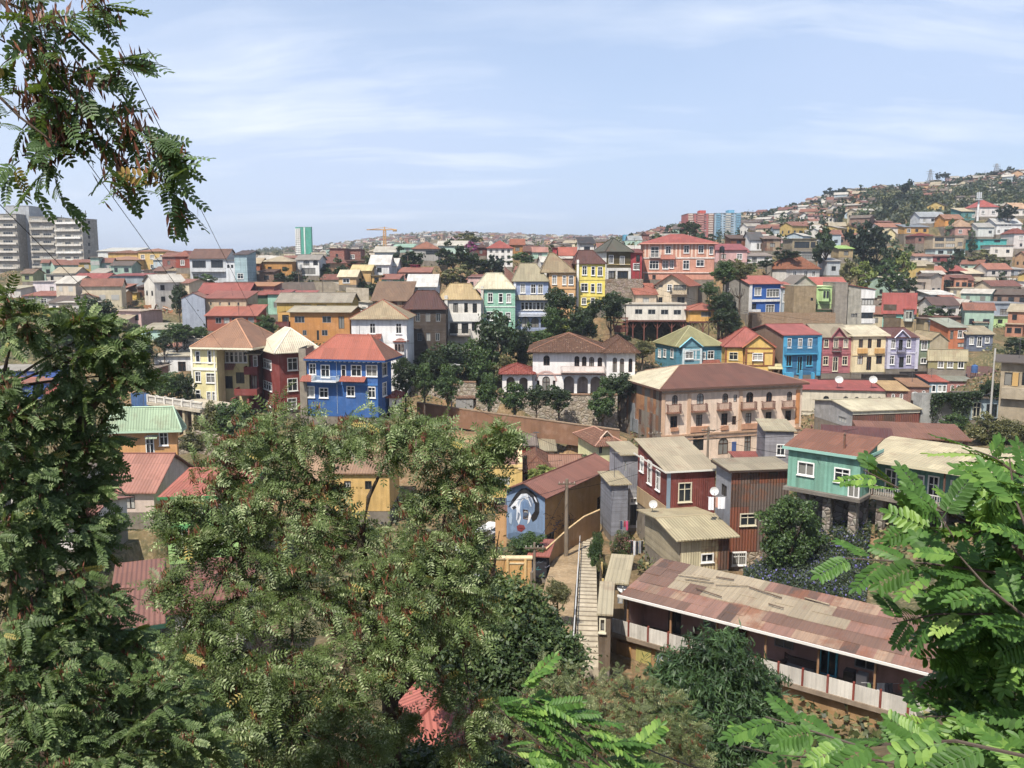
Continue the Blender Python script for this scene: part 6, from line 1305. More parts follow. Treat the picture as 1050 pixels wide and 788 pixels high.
for x, yt, yb, Y, w, kd, cl, lb in ((400,30,125,150,115,'round','dark','round dark tree below the long orange-roofed grey house'),(710,130,190,155,110,'round','mid','green tree between the mint shack and yellow roof'),(660,170,230,150,60,'round','dark','dark tree beside the mint shack'),(565,180,290,146,90,'round','dark','tall dark tree left of the white cube house'),(690,330,420,122,110,'round','mid','leafy tree below the white cube house'),(640,350,400,124,80,'round','dark','red-flecked bush left of the balustrade'),(750,330,440,122,70,'round','dark','dark tree by the yellow house wall'),
    (860,460,580,112,120,'round','olive','olive bush below the yellow house'),(950,450,590,110,160,'round','mid','wide green bush below the dark red house'),(780,570,640,104,110,'round','olive','scrub on the bank by the ruined wall'),(1010,560,680,100,120,'round','mid','bush at the right of the ruined wall'),(820,680,740,98,110,'round','olive','dry scrub behind the apricot house'),(250,60,120,165,160,'round','olive','olive bushes on the left earth bank'),(810,140,170,168,50,'round','mid','small green tree behind the white cube house'),(470,112,150,162,100,'round','olive','olive bush on the earth bank right of the round dark tree'),(540,130,165,166,70,'round','mid','green bush above the mint shack'),(300,150,215,150,150,'round','mid','broad green bush above the blue school roofs'),(420,150,210,148,100,'round','dark','dark bush on the slope below the round dark tree'),(480,210,270,142,110,'round','olive','olive scrub left of the white cube house'),(200,170,230,156,120,'round','olive','dry bush on the slope behind the left robinia')):
    tree(lb, x, yt, yb, Y, w, kd, cl)
crop(740, 230, 6.5625)
for x, yt, yb, Y, w, kd, cl, lb in ((700,30,270,234,150,'tall','dark','tall broad dark tree behind the tile-roofed villa'),(960,-10,250,250,220,'round','pine','huge blackish conifer right of the lime-roofed house'),(860,240,380,226,110,'round','olive','dull olive tree under the lime-roofed house'),(950,250,420,220,140,'round','yel','yellow-green tree above the grey row'),(430,165,240,232,170,'round','dark','round green tree behind the villa roof'),(300,230,290,226,110,'round','dark','dark hedge tree left of the villa'),(170,250,340,218,120,'round','mid','green tree above the royal blue roof'),(60,240,340,214,110,'round','olive','grey-green bush left of the royal blue house'),(40,480,640,188,110,'round','dark','dark tree against the blank grey gable'),(60,640,740,180,130,'round','dark','dark shrub below the blank grey gable'),(1010,200,330,250,130,'round','dark','dark tree at the left of the wooded gully')):
    tree(lb, x, yt, yb, Y, w, kd, cl)
crop(890, 240, 6.5625)
for x, yt, yb, Y, w, kd, cl, lb in ((60,-40,170,262,150,'round','pine','big dark pine at the top of the wooded gully'),(160,60,240,255,150,'round','dark','dark tree in the middle of the wooded gully'),(240,120,300,252,120,'round','yel','yellowish tree on the right of the wooded gully'),(110,180,330,246,160,'round','mid','green tree low in the wooded gully'),(150,260,390,232,140,'round','mid','bright green tree above the aqua house'),(260,270,390,238,120,'round','dark','dark tree beside the path in the gully'),(340,300,390,246,120,'round','dark','dark tree right of the gully path'),(480,300,390,262,140,'round','pine','blackish scrub tree below the blue stilt house'),
    (720,350,470,262,180,'round','dark','dark spreading tree under the blue stilt house'),(940,270,420,272,160,'round','dark','large dark tree below the arched grey gable'),(760,110,210,310,150,'round','olive','olive bushes below the turquoise house'),(880,160,220,305,110,'round','olive','brown-green scrub under the white terrace house'),(700,40,130,322,70,'tall','dark','dark slim tree left of the turquoise house'),(430,490,570,206,110,'round','mid','rounded green bush beside the white dark-gabled house'),(520,490,570,204,90,'round','dark','dark rounded bush beside the first green bush'),(650,530,590,202,70,'round','mid','leafy bush before the white gabled house'),(840,400,450,250,110,'round','mid','green slope bush above the lime green house'),(1010,700,790,165,140,'round','dark','dark hedge at the roadside by the right edge')):
    tree(lb, x, yt, yb, Y, w, kd, cl)
crop(890, 150, 6.5625)
for x, yt, yb, Y, w, kd, cl, lb in ((940,400,500,352,120,'round','pine','dark tree between the red pyramid roof and the ridge house'),(480,178,225,610,45,'round','pine','left pine of the pair on the ridge line'),(522,176,220,612,50,'round','pine','right pine of the pair on the ridge line'),(92,258,290,650,26,'cone','pine','lone small conifer on the ridge line'),(948,135,165,640,26,'round','pine','small round tree on the ridge line near the right edge'),(250,280,460,470,140,'tall','pine','tall dark eucalyptus standing above the forest'),(160,380,520,420,140,'round','pine','dark tree at the left end of the forest'),(840,170,200,640,70,'round','pine','dark clump on the ridge line')):
    tree(lb, x, yt, yb, Y, w, kd, cl)
crop(740, 150, 6.5625)
for x, yt, yb, Y, w, kd, cl, lb in ((735,285,370,600,120,'round','pine','large dark pine on the hill crest'),(815,280,350,600,80,'round','pine','smaller dark pine right of the crest pine'),(178,428,460,620,20,'cone','pine','thin cypress on the slope above the blue tower'),(210,432,462,620,18,'cone','pine','second thin cypress above the blue tower'),(630,360,390,590,60,'round','pine','dark clump left of the crest pine')):
    tree(lb, x, yt, yb, Y, w, kd, cl)
crop(620, 430, 4.375)
tree('glossy dark green bush under the teal timber house', 835, 375, 645, 70, 265, 'round', 'mid', 'bush', 'bush')
crop(480, 440, 4.375)
for x, yt, yb, Y, w, kd, cl, lb in ((350,172,240,100,150,'round','yel','bright green tree in front of the brick bungalows'),(540,122,192,106,76,'round','dark','red-flowered round bush on the bare earth plot'),(575,470,615,79,72,'tall','mid','upright shrub at the right of the stairs'),(690,470,585,80,105,'round','pink','pink oleander beside the tan-roofed hut'),(275,478,578,80,150,'round','mid','spreading shrub at the foot of the mural'),(600,590,640,74,50,'round','olive','dry weeds beside the stairs'),(400,690,780,60,110,'round','olive','dry scrub at the lower edge of the cobbled path')):
    tree(lb, x, yt, yb, Y, w, kd, cl, 'shrub' if yb > 440 else 'tree', 'shrub')
crop(810, 330, 4.375)
for x, yt, yb, Y, w, kd, cl, lb in ((890,425,540,100,150,'round','olive','olive bush behind the cream veranda roof'),(1000,450,560,98,130,'round','olive','dry olive bush at the right edge behind the veranda roof'),(740,420,500,112,120,'round','mid','garden bushes below the vine hedge'),(905,265,350,120,90,'round','dark','dark climbing shrub beside the tan concrete building'),(960,130,190,170,60,'round','dark','hedge along the sloping road')):
    tree(lb, x, yt, yb, Y, w, kd, cl)
crop(580, 560, 4.375)
for x, yt, yb, Y, w, kd, cl, lb in ((60,440,500,50,60,'round','olive','yellowish weed at the foot of the stairs'),(270,615,680,47,100,'round','dark','dark shrub at the bottom wall below the veranda')):
    tree(lb, x, yt, yb, Y, w, kd, cl, 'shrub', 'shrub')
# vine hedge on the garden wall, ivy bank
def leaf_patch(name, label, cat, pts, mat, L, kind=None):
    """pts: array of (pos, spread) -> leaves"""
    r = np.random.RandomState(len(name) + len(pts)); c = np.array(pts); n = len(c)
    V = leaf_quads(c, r.randn(n, 3), r.randn(n, 3)*.7 + np.array([0, -.6, .7]), L * r.uniform(.6, 1.4, n), L*.65 * r.uniform(.6, 1.4, n))
    me = fast_mesh(bpy.data.meshes.new(name), V.reshape(-1, 3), np.arange(n*4).reshape(n, 4), r.uniform(0, 1, n), mat)
    return tag(put(bpy.data.objects.new(name, me)), label, cat, None, kind)
r = np.random.RandomState(9)
crop(810, 330, 4.375); a, b = Q(630, 345, 121), Q(850, 335, 119); pts = []
for i in range(5200):
    p = a.lerp(b, r.rand()); hang = abs(r.randn()) * 1.1 * (1 + .6*math.sin(p.x*1.7)); pts.append((p.x, p.y - .3 + .35*r.randn(), p.z + .7 - hang))
leaf_patch('vine_hedge', 'dark vine hedge hanging over the grey garden wall', 'hedge', pts, LM['dark'], .3)
crop(620, 430, 4.375); pts = []
for i in range(30000):
    Y = r.uniform(61, 76); px = r.uniform(772, 905); x = (px-525)/874*Y; 
    z = gz(x, Y) if Y > 0 else 0; pts.append((x, Y, z + abs(r.randn())*.35 + .1))
leaf_patch('ground_ivy', None, None, pts, leafmat('ivy', '24321A', '35452A', '4A5A34', '6A62B0'), .2, 'stuff')
pts = []; 
while len(pts) < 130000:
    Y = r.uniform(40, 330) if r.rand() < .7 else r.uniform(330, 640); px = r.uniform(-60, 1110); x = (px-525)/874*Y
    if mno.noise(Vector((x*.05, Y*.05, 1.7))) < -.06 - .1*(Y > 330): continue
    if 455 < px < 650 and 96 < Y < 134 or 560 < px < 660 and Y < 104: continue
    pts.append((x, Y, gz(x, Y) + abs(r.randn())*.35*(1 + Y/300)))
leaf_patch('undergrowth', None, None, pts, leafmat('undergrowth_leaf', '2A3418', '4A5428', '7A7644', '8A7A4A', .2), .5, 'stuff')
# ================================================================== far houses, forest
crop()
WALLC = ['D8D2C6','C8B8A0','E0DAD0','B8A898','C89A6A','A8B8C0','C0A04A','B87A5A','9AB8A4','CFA8A0','8A6A58','D4C4A0']; ROOFC = ['9A5A44','A8A298','B5A688','8A4A3C','7A6A5C','C8C4BC','6A5A50']
WN = {'D8D2C6':'off-white','C8B8A0':'beige','E0DAD0':'white','B8A898':'taupe','C89A6A':'ochre','A8B8C0':'pale blue','C0A04A':'mustard','B87A5A':'terracotta','9AB8A4':'sage green','CFA8A0':'pale pink','8A6A58':'brown','D4C4A0':'cream'}
RN = {'9A5A44':'rust','A8A298':'grey','B5A688':'tan','8A4A3C':'dark red','7A6A5C':'brown','C8C4BC':'white','6A5A50':'dark brown'}
hm = {}
def far_box(mb, w, d, h_, rise, wm, rm, gm, o=Vector(), a=0.0, rr=None):
    R_ = Matrix.Translation(o) @ Matrix.Rotation(a, 4, 'Z'); tr = lambda p: tuple(R_ @ Vector(p))
    x, y = w/2, d/2; q = [(-x,-y),(x,-y),(x,y),(-x,y)]
    for i in range(4): a0, b0 = q[i], q[(i+1) % 4]; mb.poly([tr((*a0,-4)), tr((*b0,-4)), tr((*b0,h_)), tr((*a0,h_))], wm)
    e = .4; mb.poly([tr((-x,-y,h_)), tr((-x,y,h_)), tr((-x,0,h_+rise))], wm); mb.poly([tr((x,y,h_)), tr((x,-y,h_)), tr((x,0,h_+rise))], wm)
    for s in (-1, 1): mb.poly([tr(p) for p in ([(-x-e,s*(y+e),h_-.1),(x+e,s*(y+e),h_-.1),(x+e,0,h_+rise+.05),(-x-e,0,h_+rise+.05)])][::1], rm)
    n = max(2, int(w/2.6)); m = max(1, int(h_/2.8))
    for j in range(m):
        for i in range(n):
            cx, cz = -x + w*(i+.5)/n, h_*(j+.5)/m; ww = .5 + .35*((i*7+j*3) % 3)/2
            mb.poly([tr((cx-ww,-y-.04,cz-.6)), tr((cx+ww,-y-.04,cz-.6)), tr((cx+ww,-y-.04,cz+.65)), tr((cx-ww,-y-.04,cz+.65))], gm)
    for i in range(2):
        cy = -y + d*(i+.5)/2; mb.poly([tr((-x-.04,cy+.5,h_*.4)), tr((-x-.04,cy-.5,h_*.4)), tr((-x-.04,cy-.5,h_*.4+1.2)), tr((-x-.04,cy+.5,h_*.4+1.2))], gm)
placed = [(inv.inverted().translation.x, inv.inverted().translation.y, max(W, D)) for inv, W, D, zb in FOOT if inv.inverted().translation.y > 170]
rh = random.Random(21); cand = []
def scatter(n, p0, p1, Y0, Y1, sep, dens=None):
    k = 0; out = []
    for _ in range(n * 30):
        if len(out) >= n: break
        Y = math.sqrt(rh.uniform(Y0*Y0, Y1*Y1)); px = rh.uniform(p0, p1); x = (px-525)/874*Y
        if dens and not dens(px, Y, x): continue
        if any(abs(x-a) < sep + s*.45 and abs(Y-b) < sep + s*.45 for a, b, s in placed): continue
        placed.append((x, Y, 0)); out.append((x, Y, px))
    return out
forest = lambda px, Y: px > 885 and Y > 395 and Y < 590 and mno.noise(Vector((px*.03, Y*.03, 2))) < .22
near = scatter(360, 640, 1070, 290, 640, 7.2, lambda px, Y, x: not forest(px, Y) and not (px > 860 and px < 920 and Y < 330) and not (694 < px < 766 and Y < 460) and mno.noise(Vector((x*.02, Y*.02, 8))) > -.25) + scatter(120, 330, 660, 290, 560, 9, lambda px, Y, x: Y > 300 + .0*px) + scatter(60, 175, 340, 300, 600, 10)
near += scatter(46, 60, 345, 182, 300, 4.5) + scatter(40, 870, 1062, 196, 300, 4.5) + scatter(20, 345, 640, 200, 290, 4.5)
near.sort(key=lambda t_: t_[1])
for i, (x, Y, px) in enumerate(near[:130]):
    w, d_, h_ = rh.uniform(5.5, 9.5), rh.uniform(5.5, 8), rh.choice([2.8, 3, 3, 5.4, 5.6]); wc, rc = rh.choice(WALLC), rh.choice(ROOFC)
    key = (wc, rc, i % 7)
    mb = MB(); fl = rh.random() < .22; far_box(mb, w, d_, h_, .06 if fl else rh.uniform(.8, 2), 0, 1, 2)
    if rh.random() < .5: far_box(mb, w*rh.uniform(.4, .7), d_*.7, h_*rh.choice([.55, .6, 1.35]), rh.choice([.06, .8]), 0, 1, 2, Vector((rh.uniform(-.4, .4)*w, -d_*.45, -.3)), rh.choice([0, 0, math.pi/2]))
    zone = 'right-hand hillside' if px > 640 else ('middle skyline slope' if px > 330 else 'left skyline')
    zone = ('low ' if Y < 300 else '') + zone
    ht = 'two-storey' if h_ > 4 else 'low'
    o = mb.build('hillside_house', [M('pl', wc), M('cor', rc), M('glass')], None, Matrix.Translation((x, Y, gz(x, Y) + .3)) @ Matrix.Rotation(rh.uniform(-.8, .8), 4, 'Z'))
    tag(o, 'small %s %s house with a %s roof on the %s' % (ht, WN[wc], RN[rc], zone), 'house', 'small houses scattered over the far hills')
mb = MB(); mats = [M('pl', c) for c in WALLC] + [M('cor', c) for c in ROOFC] + [M('glass')]
for x, Y, px in near[130:] + scatter(520, 640, 1060, 560, 900, 7.5, lambda px, Y, x: not forest(px, Y) and (px < 900 or rh.random() < .3)) + scatter(900, 300, 720, 640, 1850, 11, lambda px, Y, x: True):
    far_box(mb, rh.uniform(5.5, 10), rh.uniform(6, 8), rh.choice([2.8, 3, 3.2, 5.4]), rh.uniform(.6, 2), rh.randrange(12), 12 + rh.randrange(7), 19, Vector((x, Y, gz(x, Y) + .4)), rh.uniform(-.9, .9))
tag(mb.build('far_town', mats), kind='stuff')
def mass(name, n, f, mat, leaf):
    V, T = [], []; r = np.random.RandomState(n)
    for i in range(n):
        q = f(r)
        if q is None: continue
        x, Y, s = q; z = gz(x, Y); k = 34; d_ = r.randn(k, 3); d_ /= np.linalg.norm(d_, axis=1, keepdims=True)
        pos = np.array([x, Y, z + s*1.0]) + d_ * np.array([s*.8, s*.8, s*1.15]) * r.uniform(.6, 1, (k, 1))
        V.append(leaf_quads(pos, r.randn(k, 3), d_ + .5*r.randn(k, 3), leaf*s*r.uniform(.7, 1.3, k), leaf*s*.7*r.uniform(.7, 1.3, k))); T.append(r.uniform(0, .6) + r.uniform(0, .4, k))
    V = np.concatenate(V); T = np.concatenate(T); n = len(V)
    return tag(put(bpy.data.objects.new(name, fast_mesh(bpy.data.meshes.new(name), V.reshape(-1, 3), np.arange(n*4).reshape(n, 4), T, mat))), kind='stuff')
def ff(r):
    Y = r.uniform(390, 585); px = r.uniform(868, 1080)
    if px < 880 + 60*mno.noise(Vector((px*.02, Y*.02, 0))): return None
    return (px-525)/874*Y, Y, r.uniform(1.8, 3.6)
FM = leafmat('foliage_forest', '242C1C', '38422C', '545A3C', '6A6848', .15)
mass('forest', 820, ff, FM, .55); mass('dry_scrub', 420, ff, LM['olive'], .5)
def fg(r):
    Y = math.sqrt(r.uniform(300**2, 900**2)); px = r.uniform(640, 1060)
    if mno.noise(Vector((px*.03, Y*.03, 4))) < -.05: return None
    return (px-525)/874*Y, Y, r.uniform(1.6, 4.0)
mass('hillside_woods', 2300, fg, LM['dark'], .6)
def fp(r):
    Y = math.sqrt(r.uniform(280**2, 1850**2)); px = r.uniform(170, 720)
    return (px-525)/874*Y, Y, r.uniform(1.5, 4)
mass('plateau_scrub', 1400, fp, LM['olive'], .6)
# ================================================================== poles, wires, masts, crane
def pole(label, x, yt, yb, Y, r0=.13, arm=True, mat=('wood', '8A7A66'), name='utility_pole', cat='utility pole', lamp=False):
    a, b = Q(x, yb, Y), Q(x, yt, Y); z0 = min(gz(a.x, Y), a.z) - .5; root = empty(name, Matrix.Translation((a.x, Y, z0)), label, cat); H = b.z - z0
    mb = MB(); mb.tube([(0,0,0),(0,0,H)], [r0*1.25, r0*.8], 8); mb.build('pole', wkind(mat), root, WM[root])
    if arm:
        mb = MB(); mb.box(-.9, .9, -.16, -.06, H-.55, H-.42); mb.build('crossarm', M('wood', '6A5A48'), root, WM[root]); mb = MB()
        for q in (-.75, -.3, .3, .75): mb.tube([(q,-.11,H-.415),(q,-.11,H-.25)], .05, 6)
        mb.build('insulator', M('flat', 'B8B0A0'), root, WM[root])
    if lamp:
        mb = MB(); mb.tube([(0,0,H-.05),(.5,-.3,H+.25),(1.0,-.6,H+.2)], .05, 6); mb.build('lamp_arm', wkind(mat), root, WM[root]); mb = MB(); mb.box(.85, 1.4, -.75, -.5, H+.1, H+.22); mb.build('lamp_head', M('metal', 'C8C8C4'), root, WM[root])
    return b
crop(400, 320, 4.375); pole('grey steel street lamp in front of the stone wall', 276, 240, 440, 129, .1, False, ('metal', 'A8A8A4'), 'street_lamp', 'street lamp', True)
crop(480, 440, 4.375)
pole('weathered wooden pole beside the ochre graffiti wall', 440, 225, 565, 83, .2); mb = MB()
pole('grey utility pole in front of the small dark kiosk', 297, 510, 720, 73, .13)
crop(380, 560, 2.625); pole('thin grey pole rising out of the bottom trees', 433, 70, 345, 42, .1, False)
crop(620, 320, 4.375); pole('utility pole standing before the peach building front', 462, 515, 640, 108, .16); pole('wooden pole against the left rusty side of the peach building', 222, 530, 640, 108, .12)
crop(810, 330, 4.375); pole('tall slim pale pole right of the vine hedge', 897, 120, 440, 104, .12, False, ('metal', 'C8C4BC')); pole('short vent pipe post on the grey shed', 126, 455, 520, 96, .1, False)
for x, yt, yb, Y, lb in ((98,470,522,80,'rusty flue pipe on the teal house roof, left of two'),(246,505,548,74,'rusty flue pipe with a cap on the teal house roof')):
    a, b = Q(x, yb, Y), Q(x, yt, Y); mb = MB(); mb.tube([a - Vector((0,0,.5)), b], .1, 8); mb.tube([b + Vector((0,0,.004)), b + Vector((0,0,.15))], [.17, .06], 8); tag(mb.build('flue_pipe', M('rust', '6A3A2C')), lb, 'pipe')
crop(180, 220, 4.773); pole('thin utility pole below the left skyline houses', 720, 300, 352, 210, .12); pole('thin utility pole beside the dark tree on the left hill', 605, 280, 372, 214, .12)
crop(890, 150, 6.5625)
def mast(label, x, yt, yb, Y, w, name='lattice_mast', cat='mast'):
    a, b = Q(x, yb, Y), Q(x, yt, Y); a.z = min(a.z, gz(a.x, Y)); root = empty(name, Matrix.Translation(a), label, cat); H = b.z - a.z; mb = MB()
    for sx, sy in ((-1,-1),(1,-1),(1,1),(-1,1)): mb.tube([(sx*w,sy*w,0),(sx*w*.2,sy*w*.2,H)], w*.09, 4)
    for i in range(7):
        z0, z1 = H*i/7, H*(i+1)/7; q0, q1 = w*(1-.8*i/7), w*(1-.8*(i+1)/7)
        for s in (-1, 1): mb.tube([(-q0,s*q0,z0),(q1,s*q1,z1)], w*.05, 4); mb.tube([(q0,s*q0,z0),(-q1,s*q1,z1)], w*.05, 4)
    mb.build('lattice', M('metal', '8A8E94'), root, WM[root])
    mb = MB()
    for z in (.8, .9): mb.box(-w*1.3, w*1.3, -.1, .1, H*z, H*z+.3)
    mb.build('crossarm', M('metal', '8A8E94'), root, WM[root])
mast('lattice pylon left of the pine pair on the ridge', 417, 158, 235, 640, 2.2); mast('lattice pylon on the ridge near the right edge', 863, 118, 178, 650, 2.2)
a = Q(743, 410, 366); b = Q(743, 315, 366); root = empty('phone_mast', Matrix.Translation((a.x, a.y, a.z-6)), 'white telephone mast beside the bright red pyramid roof', 'mast'); H = b.z-a.z+6; mb = MB(); mb.tube([(0,0,0),(0,0,H)], [.5,.32], 10); mb.build('pole', M('pl', 'D8D6D2'), root, WM[root]); mb = MB()
for q in (0, 2.1, 4.2): mb.box(.8*math.cos(q)-.22, .8*math.cos(q)+.22, .8*math.sin(q)-.15, .8*math.sin(q)+.15, H-2.2, H+.3)
mb.tube([(0,0,H-3),(0,0,H-2.7)], 1.5, 10); mb.build('antenna_panel', M('pl', 'C8CCD0'), root, WM[root])
crop(380, 210, 4.773); a, b = Q(70, 195, 640), Q(70, 112, 640); root = empty('tower_crane', Matrix.Translation(a), 'yellow tower crane on the skyline left of the dark cypress', 'crane'); H = b.z-a.z; mb = MB()
for s in ((-.9,-.9),(.9,-.9),(.9,.9),(-.9,.9)): mb.tube([(*s,-4),(*s,H*.86)], .3, 4)
for i in range(8): z = H*.86*i/8; mb.tube([(-.9,-.9,z),(.9,-.9,z+H*.1)], .22, 4); mb.tube([(.9,-.9,z),(-.9,-.9,z+H*.1)], .22, 4)
mb.build('mast', M('flat', 'C8923A'), root, WM[root]); mb = MB(); mb.tube([(-13,-.6,H*.86),(-13,.6,H*.87),(9,0,H*.87)], .4, 4); mb.tube([(0,0,H*.8),(0,0,H*1.04)], .6, 4); mb.tube([(-12,0,H*.87),(0,0,H*1.0),(8,0,H*.88)], .15, 4); mb.build('jib', M('flat', 'C8923A'), root, WM[root]); mb = MB(); mb.box(6, 9, -1, 1, H*.76, H*.865); mb.build('counterweight', M('conc', 'B08A4A'), root, WM[root])
def wire(label, a, b, sag, r, name='overhead_cable'):
    pts = []; 
    for i in range(25): q = i/24; p = a.lerp(b, q); p.z -= 4*sag*q*(1-q); pts.append(p)
    mb = MB(); mb.tube(pts, r, 5, cap=False); tag(mb.build(name, M('flat', '1E1E20')), label, 'cable', 'overhead cables')
crop()
wire('overhead cable crossing the sky behind the top-left branch, uppermost', P(84, -30, 6), P(300, 395, 118), .35, .004); wire('overhead cable ending near the pale yellow house roof', P(60, 125, 7), P(262, 398, 116), .3, .004); wire('overhead cable dropping past the grey towers at the left', P(-20, 190, 7), P(200, 400, 120), .4, .004)
for i, (y0, y1) in enumerate(((662, 742), (676, 755), (690, 775))): wire('overhead cable across the bottom trees, %s of three' % ('upper', 'middle', 'lowest')[i], P(530, y0, 41), P(800, y1, 24), .5, .012)
wire('thick black cable at the bottom edge', P(640, 757, 18), P(800, 812, 12), .1, .016)
for i, (x0, y0, x1, y1) in enumerate(((581,497,760,430),(581,503,700,470),(727,447,840,470),(727,449,880,440),(581,499,470,520),(548,560,581,500))): wire('thin service cable strung between the middle poles and the %s' % ('peach building', 'grey tower house', 'teal house', 'maroon shed', 'left trees', 'kiosk pole')[i], P(x0, y0, 83 if x0 < 600 else 108), P(x1, y1, (119, 95, 74, 90, 70, 82)[i]), .4, .022)
# ================================================================== cars
def car(label, x, y, Y, rz, col, kind='car'):
    p = Q(x, y, Y); z = gz(p.x, Y); root = empty('parked_car' if kind == 'car' else 'van', Matrix.Translation((p.x, Y, z)) @ Matrix.Rotation(rz, 4, 'Z'), label, kind); w0 = WM[root]
    if kind == 'car': pr = [(-2.1,.3),(2.1,.3),(2.15,.7),(1.3,.88),(-1.9,.92),(-2.15,.7)]; cb = [(-1.75,.92),(1.05,.9),(.45,1.42),(-1.35,1.45)]
    else: pr = [(-2.4,.35),(2.4,.35),(2.45,.9),(2.0,1.1),(-2.45,1.2)]; cb = [(-2.4,1.2),(1.95,1.1),(1.3,2.05),(-2.35,2.1)]
    def ext(q, hw, nm, m, inset=0):
        mb = MB(); n = len(q); mb.poly([(a, -hw, b) for a, b in q]); mb.poly([(a, hw, b) for a, b in reversed(q)])
        for i in range(n): a, b = q[i], q[(i+1) % n]; mb.poly([(a[0], -hw, a[1]), (a[0], hw, a[1]), (b[0], hw, b[1]), (b[0], -hw, b[1])])
        return mb.build(nm, m, root, w0)
    ext(pr, .85, 'body', M('metal', col)); ext(cb, .74, 'cabin', M('metal', col))
    mb = MB(); (a, za), (b, zb_), (c, zc), (d_, zd) = cb
    for s in (-1, 1):
        q = [(a+.25, s*.745, za+.04), (b-.3, s*.745, zb_+.04), (c-.1, s*.745, zc-.1), (d_+.12, s*.745, zd-.1)]; mb.poly(q if s < 0 else q[::-1])
    mb.poly([(b-.02,-.65,zb_+.06),(b-.02,.65,zb_+.06),(c+.06,.6,zc-.06),(c+.06,-.6,zc-.06)]); mb.build('windows', M('glass'), root, w0)
    for sx in (-1.35, 1.35):
        for sy in (-.86, .86): mb = MB(); mb.tube([(sx, sy-.1, .33), (sx, sy+.1, .33)], .33, 14); wh = mb.build('wheel', M('flat', '1C1C1E'), root, w0); m2 = MB(); m2.tube([(sx, sy-.105, .33), (sx, sy+.105, .33)], .19, 10); m2.build('hub_cap', M('metal', '9A9A9A'), wh, w0)
    for sy in (-.6, .6): mb = MB(); mb.box(2.1, 2.17, sy-.15, sy+.15, .6, .75); mb.build('headlight', M('metal', 'E0E0DC'), root, w0)
crop(480, 440, 4.375)
car('white van parked left of the mural house', 100, 440, 91, 1.2, 'E4E4E4', 'van'); car('white car parked at the foot of the courtyard wall', 45, 690, 76.5, 1.5, 'DADCDE'); car('white van half hidden behind the tree by the courtyard wall', 10, 600, 82, 1.3, 'E0E0E0', 'van'); car('silver car parked in front of the butter yellow house', 60, 500, 88, 1.0, 'B8BCC0')
# thin television aerials on the nearer roofs
ra = random.Random(77); done_ = 0
for o in [q for q in bpy.data.objects if q.name.startswith('roof') and q.parent and q.parent.get('category') == 'house' and q.data and not q.name.startswith('roof_')]:
    bb = [WM[o] @ Vector(c) for c in o.bound_box]; Y = sum(b.y for b in bb)/8
    if not (60 < Y < 215) or ra.random() < .72 or done_ >= 26: continue
    top = max(b.z for b in bb); cx = sum(b.x for b in bb)/8; cy = Y; mb = MB(); h_ = ra.uniform(1.6, 3)
    mb.tube([(0,0,-1.2),(0,0,h_)], .035, 5)
    for k in range(4): mb.tube([(-.5+.07*k,-.3+.18*k,h_-.12),(.5-.07*k,-.3+.18*k,h_-.12)], .018, 4)
    mb.tube([(0,-.4,h_-.1),(0,.4,h_-.1)], .018, 4); done_ += 1
    tag(mb.build('roof_aerial', M('flat', '5A5A5C'), None, Matrix.Translation((cx, cy, top)) @ Matrix.Rotation(ra.uniform(0, 3), 4, 'Z')), 'thin aerial on top of the ' + ' '.join(o.parent['label'].split(' with ')[0].split(' and ')[0].split(' between ')[0].split(' right of ')[0].split()[:10]), 'aerial', 'television aerials')
# roof water tanks and more cable between the houses
rb_ = random.Random(5); done_ = 0; RF = [q for q in bpy.data.objects if q.name.startswith('roof') and q.parent and q.parent.get('category') == 'house' and q.data and not q.name.startswith('roof_')]
for o in RF:
    bb = [WM[o] @ Vector(c) for c in o.bound_box]; Y = sum(b.y for b in bb)/8
    if not (150 < Y < 300) or rb_.random() < .8 or done_ >= 14: continue
    done_ += 1; a, b = bb[0], bb[6]; top = min(q.z for q in bb); p = Vector((max(q.x for q in bb) + .9, Y - 1.5, max(gz(max(q.x for q in bb) + .9, Y - 1.5), top - 3.2))); c_ = rb_.choice(['2A2C2E', '3A6AA8', 'C8C8C4', '2A2C2E']); w0 = Matrix.Translation(p)
    root = empty('water_tank', w0, '%s water tank standing beside the %s' % ({'2A2C2E': 'black', '3A6AA8': 'blue', 'C8C8C4': 'pale'}[c_], ' '.join(o.parent['label'].split(' with ')[0].split(' and ')[0].split(' between ')[0].split(' right of ')[0].split(' behind ')[0].split()[:9])), 'tank', 'water tanks beside the houses')
    mb = MB(); mb.tube([(0,0,1.2),(0,0,1.9),(0,0,2.5),(0,0,2.65)], [.55,.58,.55,.25], 12); mb.build('barrel', M('metal', c_), root, w0); mb = MB(); mb.tube([(0,0,2.654),(0,0,2.75)], .2, 10); mb.build('lid', M('metal', dim(c_)), root, w0)
    for sx in (-.4, .4):
        for sy in (-.4, .4): mb = MB(); mb.box(sx-.05, sx+.05, sy-.05, sy+.05, -2.5, 1.195); mb.build('leg', M('wood', '6A5A48'), root, w0)
RF = sorted([(sum((WM[o] @ Vector(c) for c in o.bound_box), Vector())/8, o) for o in RF], key=lambda t_: t_[0].y)
RF = [t_ for t_ in RF if 70 < t_[0].y < 200]; n_ = 0
for i in range(0, len(RF) - 3, 4):
    a, b = RF[i][0].copy(), RF[i+3][0].copy()
    if (a - b).length > 60 or n_ >= 14: continue
    n_ += 1; a.z += 1.5; b.z += 1.5; sh = lambda o: ' '.join(o.parent['label'].split(' with ')[0].split()[:5])
    wire('service cable between the %s and the %s' % (sh(RF[i][1]), sh(RF[i+3][1])), a, b, 1.0, .022)
